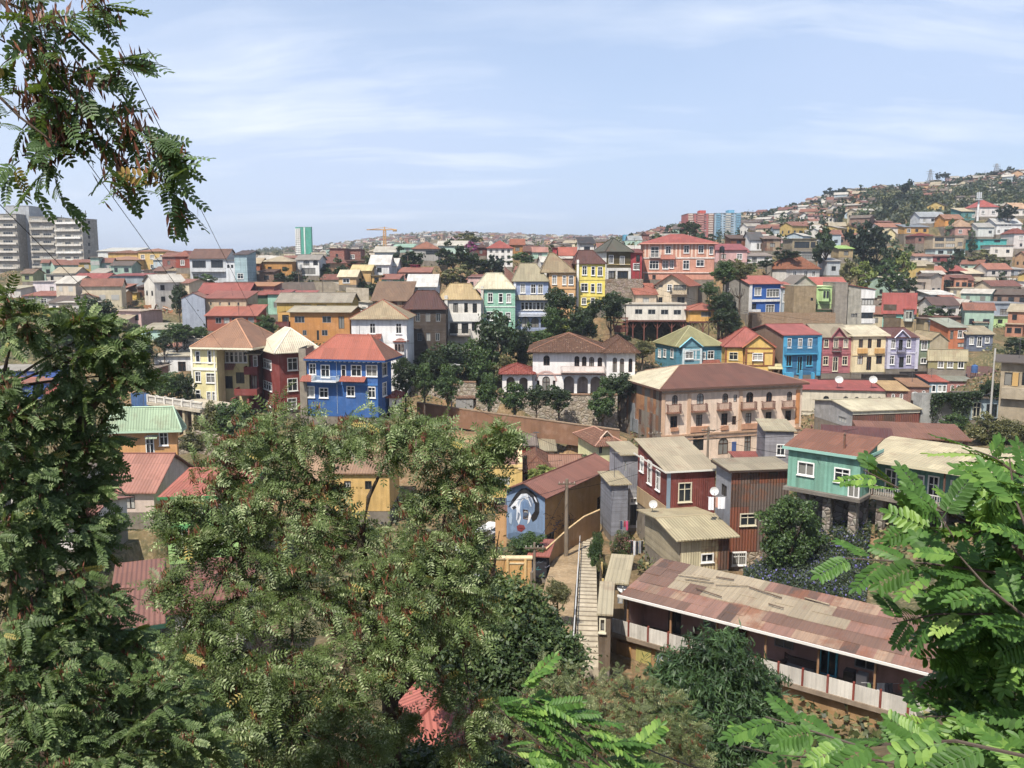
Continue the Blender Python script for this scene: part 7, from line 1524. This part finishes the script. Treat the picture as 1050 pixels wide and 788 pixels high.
# ================================================================== near trees with compound leaves
def leaflet_tpl(n, near):
    """one leaflet outline in (x along, y across, z) for unit length"""
    if not near: return np.array([[[0,0,0],[.5,.19,.03],[1,0,-.03],[.5,-.19,.03]]])
    w = .24
    a = [[0,0,0],[.18,w*.8,.05],[.5,w,.07],[.85,w*.75,.03],[1,0,-.06],[.5,0,0]]
    return np.array([[[0,0,0],[.2,w*.82,.05],[.55,w,.06],[.5,0,-.005]], [[.5,0,-.005],[.55,w,.06],[.88,w*.62,.02],[1,0,-.07]], [[0,0,0],[.5,0,-.005],[.55,-w,.06],[.2,-w*.82,.05]], [[.5,0,-.005],[1,0,-.07],[.88,-w*.62,.02],[.55,-w,.06]]])
def compound(pairs, near, L=1.0, wl=.3, droop=.25, fold=.5, seed=0):
    """compound leaf of unit length: quads (Q,4,3) and leaflet id per quad"""
    r = np.random.RandomState(seed); base = leaflet_tpl(0, near); Qd, I = [], []; k = 0
    xs = [.18 + .8*i/(pairs-1) for i in range(pairs)]
    for x in xs + [1.0]:
        for s in ((-1, 1) if x < 1.0 or xs[-1] >= 1 else (0,)):
            l = wl * (1 - .35*abs(x-.5)*1.2) * r.uniform(.88, 1.1); b = base * l
            ang = (math.radians(64) * s if s else 0) + r.uniform(-.12, .12); tilt = fold * r.uniform(.5, 1.2)
            c, s_ = math.cos(ang), math.sin(ang); v = b.copy()
            X = v[...,0]*c - v[...,1]*s_; Y = v[...,0]*s_ + v[...,1]*c; Z = v[...,2] - abs(v[...,0])*tilt*.5*(1 if s else .4)
            Qd.append(np.stack([X + x, Y, Z - droop*x*x], -1)); I += [k]*len(b); k += 1
            if s == 0: break
        if x == 1.0: break
    # rachis
    for i in range(4):
        x0, x1 = i/4, (i+1)/4; w = .007
        Qd.append(np.array([[[x0,-w,-droop*x0*x0],[x1,-w,-droop*x1*x1],[x1,w,-droop*x1*x1],[x0,w,-droop*x0*x0]]])); I.append(-1)
    return np.concatenate(Qd), np.array(I)
def bez(a, b, c, n):
    return [a.lerp(b, t/n).lerp(b.lerp(c, t/n), t/n) for t in range(n+1)]
class Robinia:
    def __init__(s, name, label, cat, base, seed, leafmat_, pairs=8, near=False, L=.24, wl=.3, wind=(0,0,0), droop=.3, sub=None, fold=.5):
        s.r = np.random.RandomState(seed); s.root = empty(name, Matrix.Translation(base), label, cat); s.base = Vector(base); s.wood = MB(); s.lf = []; s.pods = []
        s.tpl = [compound(pairs + d, near, 1, wl, droop, fold, seed + i) for i, d in enumerate((-1, 0, 0, 1))]; s.L = L; s.wind = Vector(wind); s.mat = leafmat_
    def twig(s, p, d, length, r0, n_leaf, dr=.35, bare=.15, pod=.0, wood=True):
        d = d.normalized(); r = s.r; pts = [p.copy()]; cur = p.copy(); k = 5; dd = d.copy()
        for i in range(k):
            dd = (dd + Vector((0, 0, -dr/k)) + s.wind*.25/k + Vector(r.randn(3))*.09).normalized(); cur = cur + dd*length/k; pts.append(cur.copy())
        if wood: s.wood.tube([q - s.base for q in pts], [r0*(1 - .8*i/k) for i in range(k+1)], 4 if r0 < .02 else 6, cap=False)
        for i in range(n_leaf):
            t = bare + (1-bare)*(i + r.rand()*.6)/n_leaf; t = min(t, .999); a = int(t*k); q = pts[a].lerp(pts[a+1], t*k - a); tg = (pts[a+1]-pts[a]).normalized()
            sd = tg.cross(Vector((0,0,1))); sd = sd.normalized() if sd.length > .05 else Vector((1,0,0)); sd = sd * (1 if i % 2 else -1)
            ax = tg*(.35 + .5*t) + sd*(.85 - .4*t) + Vector((0,0,r.uniform(-.4,.3))) + s.wind*.5 + Vector(r.randn(3))*.32
            nm = Vector((-.15,-.4,.8)) + Vector(r.randn(3))*.6
            s.lf.append((q, ax, nm, s.L*r.uniform(.7, 1.15)))
        if pod and r.rand() < pod:
            tc = r.uniform(.3, .9)
            for j in range(r.randint(14, 34)):
                t = min(.98, max(.02, tc + r.randn()*.1)); a = int(t*k); q = pts[a].lerp(pts[a+1], t*k-a) + Vector(r.randn(3))*.035; s.pods.append((q, Vector((r.randn()*.35, r.randn()*.35, -1)) + s.wind*.3, s.L*r.uniform(.3, .5)))
        return pts
    def blob(s, c, rad, n, start=None, leaves=7, pod=.3, limb=.03, flat=.8, up=.25):
        r = s.r
        if start is not None:
            m = start.lerp(c, .5) + Vector((0, 0, rad*.3)); pts = bez(start, m, c, 7); s.wood.tube([q - s.base for q in pts], [limb*(1-.6*i/7) for i in range(8)], 6, cap=False)
        for i in range(n):
            d = Vector(r.randn(3)); d.z = d.z*flat + up; d.normalize(); o = c + d*rad*r.uniform(.0, .55)
            s.twig(o, d + s.wind*.3, rad*r.uniform(.45, .8), max(.004, limb*.2), leaves, pod=pod)
    def done(s, podcol=None, leafname='crown'):
        V, T = [], []; n = len(s.lf); r = s.r
        pos = np.array([q for q, *_ in s.lf]) - np.array(s.base); ax = np.array([a for _, a, *_ in s.lf]); nm = np.array([b for _, _, b, _ in s.lf]); LL = np.array([l for *_, l in s.lf])
        A, B, N = rotframe(ax, nm); ch = r.randint(0, len(s.tpl), n); lt = r.uniform(.08, .8, n); old = r.rand(n) < .012
        for k, (tq, ti) in enumerate(s.tpl):
            m = np.where(ch == k)[0]
            if not len(m): continue
            F = np.stack([A[m], B[m], N[m]], 1)          # rows: axes
            v = np.einsum('qij,njk->nqik', tq, F) * LL[m][:,None,None,None] + pos[m][:,None,None,:]
            nl = ti.max() + 1; per = np.clip(lt[m][:,None]*.62 + .38*r.uniform(0, 1, (len(m), nl+1)), 0, .93); per[old[m]] = .97; per[:,-1] = .5
            V.append(v.reshape(-1, 4, 3)); T.append(per[:, ti].ravel())
        V = np.concatenate(V); T = np.concatenate(T); nq = len(V)
        me = fast_mesh(bpy.data.meshes.new(leafname), V.reshape(-1, 3), np.arange(nq*4).reshape(nq, 4), T, s.mat); put(bpy.data.objects.new(leafname, me), s.root, WM[s.root])
        s.wood.build('branches', M('wood', '4E4034'), s.root, WM[s.root])
        if s.pods:
            c = np.array([q for q, *_ in s.pods]) - np.array(s.base); a = np.array([x for _, x, _ in s.pods]); l = np.array([x for *_, x in s.pods]); n = len(c)
            v = leaf_quads(c, a, r.randn(n, 3), l, l*.2); put(bpy.data.objects.new('seed_pods', fast_mesh(bpy.data.meshes.new('seed_pods'), v.reshape(-1, 3), np.arange(n*4).reshape(n, 4), r.uniform(0, 1, n), PODM)), s.root, WM[s.root])
        return nq
PODM = leafmat('seed_pods', '4A2416', '743A22', '94583A', trans=.15)
crop()
LR = leafmat('robinia_leaf', '2E3C16', '5E7432', 'B2BE84', 'B09A3E', .32); LRB = leafmat('robinia_leaf_near', '284A0E', '48761A', '80A62C', '8AA83A', .38); LRD = leafmat('robinia_leaf_shade', '2C3E1A', '50692E', '8C9C5C', '9A8A3A', .3)
def trunk(t, pts, r0, r1): t.wood.tube([Vector(q) - t.base for q in pts], [r0 + (r1-r0)*i/(len(pts)-1) for i in range(len(pts))], 9)
# --- the big robinia, centre left
b0 = Vector((P(400, 700, 13).x, 13, gz(P(400, 700, 13).x, 13))); t = Robinia('robinia_tree', 'big windblown robinia with brown seed pods in the centre foreground', 'tree', b0, 31, LR, 6, False, .265, .3, (.8, 0, -.15), .25, fold=.35)
j0 = P(400, 720, 13); trunk(t, [b0 - Vector((0,0,.6)), b0.lerp(j0, .6), j0, P(385, 640, 13), P(370, 560, 13)], .2, .07); trunk(t, [j0, P(470, 640, 12.8), P(505, 590, 12.6), P(512, 545, 12.6)], .1, .008); trunk(t, [P(370, 560, 13), P(378, 510, 13), P(400, 465, 13)], .06, .01); trunk(t, [P(470, 640, 12.8), P(450, 560, 12.9), P(462, 500, 12.8)], .06, .01); trunk(t, [P(300, 600, 12.5), P(285, 530, 12.8), P(300, 470, 13)], .05, .01); trunk(t, [P(385, 640, 13), P(300, 600, 12.5), P(250, 560, 12.4), P(225, 510, 12.3)], .09, .008)
hub = [P(385, 640, 13), P(370, 560, 13), P(470, 640, 12.8), P(300, 600, 12.5), P(378, 510, 13), P(398, 470, 13), P(450, 560, 12.9), P(462, 505, 12.8), P(285, 530, 12.8), P(299, 475, 13), P(250, 560, 12.4), P(226, 512, 12.3), P(505, 590, 12.6)]
BL = [(238,452,12.6,38),(290,447,13,44),(342,446,13.2,34),(395,440,13,40),(425,448,12.8,36),(455,470,13,36),(500,462,12.6,22),(480,500,12.8,36),(330,500,13,22),(430,510,13,20),(190,555,11.6,24),(170,520,11.6,16),(165,600,11.4,16),(215,505,12.3,44),(265,500,12.6,50),(290,540,12.4,54),(235,562,12,42),(350,550,13,34),(445,545,12.8,48),(400,580,12.6,40),(470,570,12.8,36),(205,640,11.6,34),(250,610,12,56),(320,610,12.2,58),(385,625,12.2,56),(440,610,12.4,50),(475,625,12.6,40),(210,680,11.4,60),(280,680,11.6,62),(350,690,11.8,62),(405,670,12,36),(300,745,11.2,64),(230,750,11,64),(350,765,11.4,50),(485,735,12.8,24),(408,738,12.6,16),(455,698,12.8,20),(470,765,12.8,20),(505,452,12.6,14),(515,446,12.6,10)]
for x, y, Y, rp in BL:
    c = P(x, y, Y); st_ = min(hub, key=lambda q: (q - c).length); t.blob(c, rp*Y/FPX*1.05, int(6 + rp*.62), st_ if rp > 20 else None, 8, .4, .025, .7, .1)
t.done()
# --- left robinia
b0 = Vector((P(40, 760, 8).x, 8, gz(P(40, 760, 8).x, 8))); t = Robinia('robinia_tree', 'dark robinia filling the left edge of the foreground', 'tree', b0, 47, LRD, 8, True, .175, .27, (.5, 0, -.15), .25, fold=.4)
j0 = P(45, 700, 8); trunk(t, [b0 - Vector((0,0,.5)), b0.lerp(j0, .5), j0, P(48, 560, 8), P(60, 470, 7.9), P(105, 400, 7.8), P(103, 340, 7.8)], .14, .02); trunk(t, [P(48, 560, 8), P(10, 470, 7.7), P(0, 400, 7.6), P(15, 340, 7.5)], .07, .02)
hub = [P(48, 560, 8), P(60, 470, 7.9), P(45, 700, 8), P(0, 400, 7.6)]
for x, y, Y, rp in ((20,330,7.5,34),(-10,400,7.4,24),(75,375,7.8,26),(90,345,7.8,26),(115,358,7.8,24),(128,385,7.8,20),(35,430,7.6,26),(92,415,7.9,30),(98,455,7.9,26),(-15,450,7.3,50),(60,470,7.8,44),(20,500,7.5,52),(85,505,7.9,34),(60,540,7.7,56),(0,560,7.2,60),(95,560,7.9,34),(40,600,7.4,62),(85,615,7.6,46),(0,640,7,70),(70,660,7.3,66),(120,665,7.6,30),(20,710,6.9,74),(95,715,7.2,66),(165,710,7.6,46),(40,770,6.7,74),(130,770,7,70),(190,760,7.6,50)):
    c = P(x, y, Y); st_ = min(hub, key=lambda q: (q - c).length); t.blob(c, rp*Y/FPX*1.0, int(4 + rp*.42), st_, 8, .3, .016)
t.done()
# --- top-left hanging branch
b0 = P(-330, -200, 3.6); t = Robinia('robinia_branch', 'robinia branch with brown pods hanging into the sky at the top left', 'branch', b0, 53, leafmat('robinia_leaf_sky', '2E4622', '4C6A34', '7A9650', 'B08A30', .4), 8, True, .15, .25, (.45, 0, -.15), .2, fold=.3)
trunk(t, [b0, P(-120, -60, 3.6), P(0, 0, 3.6), P(40, 45, 3.6), P(75, 100, 3.6)], .012, .004); trunk(t, [P(-120, -60, 3.6), P(-40, 60, 3.5), P(20, 120, 3.5), P(60, 150, 3.5)], .009, .003); trunk(t, [P(0, 0, 3.6), P(70, 30, 3.7), P(110, 70, 3.7), P(150, 140, 3.7), P(178, 180, 3.7)], .007, .002)
for x, y, rp, n in ((10,15,26,6),(45,22,26,7),(80,20,20,5),(20,55,30,8),(60,60,28,6),(15,95,30,8),(55,105,30,9),(90,85,20,4),(30,125,26,7),(85,125,24,6),(120,80,14,2),(135,125,22,5),(155,145,20,5),(165,165,14,4),(120,160,18,4),(60,150,24,5),(20,160,18,3),(178,190,10,2),(135,200,12,2),(100,10,10,2),(150,165,14,3)):
    t.blob(P(x, y, 3.6), rp*3.6/FPX, max(1, int(n*.62)), None, 4, .6, .005, .7, -.1)
for x, y, x2, y2 in ((150,150,185,215),(178,180,176,225),(140,170,118,195),(50,150,55,215),(20,165,5,180),(60,160,30,190),(100,70,128,55),(110,60,140,58)):
    t.twig(P(x, y, 3.6), P(x2, y2, 3.6) - P(x, y, 3.6), (P(x2, y2, 3.6) - P(x, y, 3.6)).length, .003, 6, .3, .1, .4)
t.done()
# --- right near branches, bright green
b0 = P(1400, 900, 2.6); t = Robinia('robinia_branch', 'bright green robinia branches reaching in from the right edge', 'branch', b0, 61, LRB, 8, True, .18, .32, (-.12, 0, 0), .15, fold=.2)
trunk(t, [b0, P(1250, 760, 2.5), P(1120, 650, 2.4), P(1040, 560, 2.3)], .02, .008)
for pts, n in (([(1120,650),(1010,545),(930,505),(885,482)],13),([(1150,620),(1040,590),(950,578),(858,572)],15),([(1150,640),(1075,510),(1020,470),(1000,462)],9),([(1130,680),(1020,630),(960,630),(915,640)],13),([(1160,760),(1060,745),(990,735),(940,735)],13),([(1160,800),(980,760),(880,765),(785,735)],16),([(1150,790),(1000,800),(900,780),(800,775)],15),([(1120,640),(1060,560),(1040,510),(1035,470)],9),([(1140,700),(1060,640),(1010,600),(975,560)],11),([(1140,740),(1080,700),(1040,670),(990,640)],11),([(1150,830),(1080,800),(1000,790),(930,770)],12),([(1150,640),(1100,600),(1070,560),(1050,530)],8),([(1150,590),(1110,540),(1080,500),(1050,480)],8),([(1160,720),(1100,680),(1070,640),(1040,620)],9),([(1160,780),(1100,750),(1060,740),(1010,730)],9),([(1000,830),(930,800),(860,790),(760,765)],12),([(1160,860),(1100,820),(1060,790),(1040,770)],9)):
    Yk = 2.1 + t.r.uniform(0, .9); q = [P(x, y, Yk + .12*i) for i, (x, y) in enumerate(pts)]
    t.wood.tube([v - t.base for v in q], [.006, .005, .004, .002], 5, cap=False)
    for k in range(3):
        a, b = q[k], q[k+1]; m = max(2, n // 3)
        for i in range(m):
            p = a.lerp(b, (i + t.r.rand()*.5)/m); tg = (b-a).normalized(); sd = tg.cross(Vector((0,-.6,.8))).normalized() * (1 if i % 2 else -1)
            t.lf.append((p, tg*.75 + sd*.75 + Vector((0,0,t.r.uniform(-.2,.25))) + Vector(t.r.randn(3))*.15, Vector((0,-.45,1)) + Vector(t.r.randn(3))*.45, .15*t.r.uniform(.75, 1.1)))
for x, y, rp, n in ((1020,640,70,9),(1040,720,70,10),(1000,770,60,8),(1050,560,40,5),(1060,480,26,3),(1070,620,60,8),(980,560,46,5),(1040,670,46,7),(1040,780,60,9)): t.blob(P(x, y, 2.9), rp*2.9/FPX, n, None, 5, 0, .006)
t.done()
# --- bright spray at the bottom centre
b0 = P(700, 900, 4.0); t = Robinia('robinia_shoot', 'bright green compound-leaf shoot at the bottom centre', 'branch', b0, 71, LRB, 10, True, .26, .24, (.5, 0, 0), .3)
for pts, n in (([(700,900),(640,800),(570,730),(525,705)],20),([(640,800),(560,770),(520,735),(505,720)],18),([(660,850),(600,810),(560,790),(510,765)],18),([(700,880),(620,790),(560,745),(535,722)],16),([(720,860),(660,790),(610,755),(570,730)],14)):
    q = [P(x, y, 4.0) for x, y in pts]; t.wood.tube([v - t.base for v in q], [.008, .006, .004, .002], 5, cap=False)
    for k in range(3):
        for i in range(n // 3): p = q[k].lerp(q[k+1], (i+.5*t.r.rand())/(n//3)); t.lf.append((p, Vector((.9, .1, -.1 + t.r.uniform(-.3, .5))) + Vector(t.r.randn(3))*.25, Vector((0,-.3,1)) + Vector(t.r.randn(3))*.35, .21*t.r.uniform(.7, 1.2)))
t.done()
# --- simple-leaved trees of the lower slope
def slope_tree(label, seed, blobs, base_px, Y, mat, leafL, leafW, per, name='tree', droop=-.2, brown=None, tw=.1):
    bx = P(base_px, 700, Y).x; b0 = Vector((bx, Y, gz(bx, Y))); root = empty(name, Matrix.Translation(b0), label, 'tree'); r = np.random.RandomState(seed); wood = MB(); C, A, N, S = [], [], [], []
    top = P(*blobs[0][:2], blobs[0][2]); j = b0.lerp(top, .45); wood.tube([(0,0,-.5), j - b0], [tw*1.4, tw*.8], 8)
    for x, y, Yb, rp in blobs:
        c = P(x, y, Yb); R_ = rp*Yb/FPX*1.08; wood.tube([q - b0 for q in bez(j, j.lerp(c, .5) + Vector((0,0,R_*.3)), c, 6)], [tw*.5*(1-.13*i) for i in range(7)], 5, cap=False)
        nt = int(per * rp / 40); bl = r.uniform(.1, .55)
        for k in range(nt):
            d = r.randn(3); d[2] = d[2]*.8 + .25; d /= np.linalg.norm(d); o = np.array(c) + d*R_*r.uniform(.2, .75); L = R_*r.uniform(.2, .75); m = 12
            tt = np.linspace(.1, 1, m)[:,None]; pos = o + d*L*tt + np.array([0,0,-L*.3])*tt**2 + r.randn(m, 3)*L*.12
            C.append(pos); A.append(d*.5 + r.randn(m, 3)*.7 + np.array([0,0,droop])); N.append(np.array([0,0,.9]) + r.randn(m, 3)*.6 + d*.4); S.append(np.full(m, np.clip(bl + r.uniform(-.2, .25), 0, .65)))
            if k % 3 == 0: wood.tube([Vector(c) - b0, Vector(o) - b0, Vector(pos[-1]) - b0], [tw*.12, tw*.08, tw*.03], 3, cap=False)
    C, A, N, S = map(np.concatenate, (C, A, N, S)); n = len(C); v = leaf_quads(C - np.array(b0), A, N, leafL*r.uniform(.65, 1.3, n), leafW*r.uniform(.7, 1.3, n))
    put(bpy.data.objects.new('crown', fast_mesh(bpy.data.meshes.new('crown'), v.reshape(-1, 3), np.arange(n*4).reshape(n, 4), np.clip(S + r.uniform(0, .4, n), 0, 1), mat)), root, WM[root]); wood.build('trunk', M('wood', '5A4A3C'), root, WM[root])
slope_tree('round green tree left of the stairs in the lower slope', 5, [(490,630,36,44),(518,628,36,38),(545,642,36,28),(470,660,35,44),(520,665,35,50),(565,675,35,36),(455,670,34,36),(515,690,34,34),(440,640,35,30),(545,705,35,34)], 500, 36, leafmat('leaf_lower', '22341A', '3C5226', '5C7236', '6A6A30', .25), .22, .12, 620)
b0 = Vector((P(610, 700, 25).x, 25, gz(P(610, 700, 25).x, 25))); t = Robinia('robinia_tree', 'dry olive robinia with brown seed heads at the bottom centre', 'tree', b0, 83, leafmat('robinia_leaf_dry', '34401C', '5E6A36', '9CA064', '9A6A3A', .3), 6, False, .32, .3, (.5, 0, -.15), .25, fold=.4)
j0 = P(610, 760, 25); trunk(t, [b0 - Vector((0,0,.5)), b0.lerp(j0, .5), j0, P(620, 720, 25.5)], .16, .06)
for x, y, Y, rp in ((565,705,27,34),(600,715,27,34),(645,715,27,32),(675,730,27,34),(560,745,26,44),(610,750,25,46),(655,765,25,44),(700,755,26,28),(560,775,24,40),(600,790,24,44),(650,795,24,44),(705,785,25,34),(530,730,27,26)):
    t.blob(P(x, y, Y), rp*Y/FPX, int(8 + rp*1.1), j0, 7, .5, .03)
t.done()
slope_tree('feathery willow in front of the veranda rail', 7, [(735,690,34,42),(700,705,34,36),(770,705,34,32),(720,735,33,44),(760,740,33,40),(690,740,33,30),(740,770,32,40),(705,770,32,34),(785,735,33,22),(775,775,32,30),(745,665,34,18)], 735, 33, leafmat('leaf_willow', '1C3016', '2E4A22', '4A6A34', None, .25), .42, .07, 420, droop=-.7)
slope_tree('dense green bush filling the bottom below the big robinia', 8, [(150,690,15,36),(185,700,15,40),(150,720,14,44),(240,720,14,50),(200,770,13,60),(110,760,12.6,50),(300,780,13,54),(380,795,13,44),(440,800,13.4,44),(500,805,13.6,40),(560,810,14,36)], 200, 14, leafmat('leaf_bush', '26381A', '40582A', '6E8648', '7A7A3A', .25), .1, .055, 420, tw=.05)
# ================================================================== sky, sun, air, colour
W_ = bpy.data.worlds.new('World'); sc.world = W_; W_.use_nodes = True; nt = W_.node_tree; nt.nodes.clear()
SE, SA_ = RAD(57), math.atan2(-.42, -.75)     # sun elevation, compass bearing (x, y) of the sun
sx, sy = -.42, -.75; l_ = math.hypot(sx, sy); sdir = Vector((sx/l_*math.cos(SE), sy/l_*math.cos(SE), math.sin(SE)))
class WT(NT):
    def __init__(s, nt): s.nt = nt
w = WT(nt); out = nt.nodes.new('ShaderNodeOutputWorld')
sky = w.n('TexSky', sky_type='NISHITA', sun_disc=False, sun_elevation=SE, sun_rotation=math.atan2(sx, sy), altitude=100, air_density=1.0, dust_density=1.6, ozone_density=1.2)
g = w.n('TexCoord').outputs['Generated']; x = w.n('SeparateXYZ', {0: g}); zc = w.math('ADD', w.math('MAXIMUM', x.outputs[2], 0.0), .18)
v = w.n('CombineXYZ', {0: w.math('DIVIDE', x.outputs[0], zc), 1: w.math('DIVIDE', x.outputs[1], zc), 2: 2.3}).outputs[0]
wv = w.n('VectorMath', {0: w.n('TexNoise', {'Vector': v, 'Scale': .9, 'Detail': 3.0}).outputs[1], 1: (1.1, .5, 0), 2: v}, operation='MULTIPLY_ADD').outputs[0]
streak = w.noise(w.scale(wv, (.6, 2.3, 1)), 1.1, 9, .6); veil = w.noise(v, .55, 4, .5)
cl = w.math('MULTIPLY', w.ramp(streak, .5, .7), w.ramp(veil, .42, .58, .08, 1.0))
cover = w.math('ADD', w.math('MULTIPLY', cl, 0.0), w.ramp(veil, .32, .7, .3, .7))
hz = w.ramp(x.outputs[2], 0.0, .35, .3, 0.0); lf = w.math('MULTIPLY', w.ramp(x.outputs[0], -.55, .1, .42, 0.0), w.ramp(x.outputs[2], .02, .42, 1.0, 0.0)); cover = w.math('MINIMUM', w.math('ADD', cover, hz), .92)
col = w.mix(cover, sky.outputs[0], (3.75, 4.55, 6.25))
col = w.mix(w.math('MULTIPLY', cl, .62), col, (6.6, 6.9, 7.3))
col = w.mix(lf, col, (5.6, 6.0, 6.9))
bg = w.n('Background', {0: col, 1: .105}); nt.links.new(bg.outputs[0], out.inputs[0])
sl = bpy.data.lights.new('sun', 'SUN'); sl.energy = 5.0; sl.angle = RAD(.53); sl.color = (1, .94, .84); so = bpy.data.objects.new('sun', sl); COL.objects.link(so); so.rotation_euler = sdir.to_track_quat('Z', 'Y').to_euler()
mb = MB(); mb.box(-11500, 11500, -40, 9500, -170, 118); t = NT('air'); vol = t.n('VolumePrincipled', {'Color': (.72, .8, .92, 1), 'Density': .00022, 'Anisotropy': .2}); t.nt.links.new(vol.outputs[0], t.out.inputs['Volume'])
tag(mb.build('haze', t.mat), kind='stuff')
sc.view_settings.view_transform = 'Standard'; sc.view_settings.look = 'None'; sc.view_settings.exposure = 0.68; sc.view_settings.gamma = 1
sc.cycles.max_bounces = 6; sc.cycles.diffuse_bounces = 2; sc.cycles.glossy_bounces = 2; sc.cycles.transmission_bounces = 3; sc.cycles.volume_bounces = 0; sc.cycles.transparent_max_bounces = 4
sc.cycles.use_denoising = True; sc.cycles.use_adaptive_sampling = True; sc.cycles.adaptive_threshold = .03
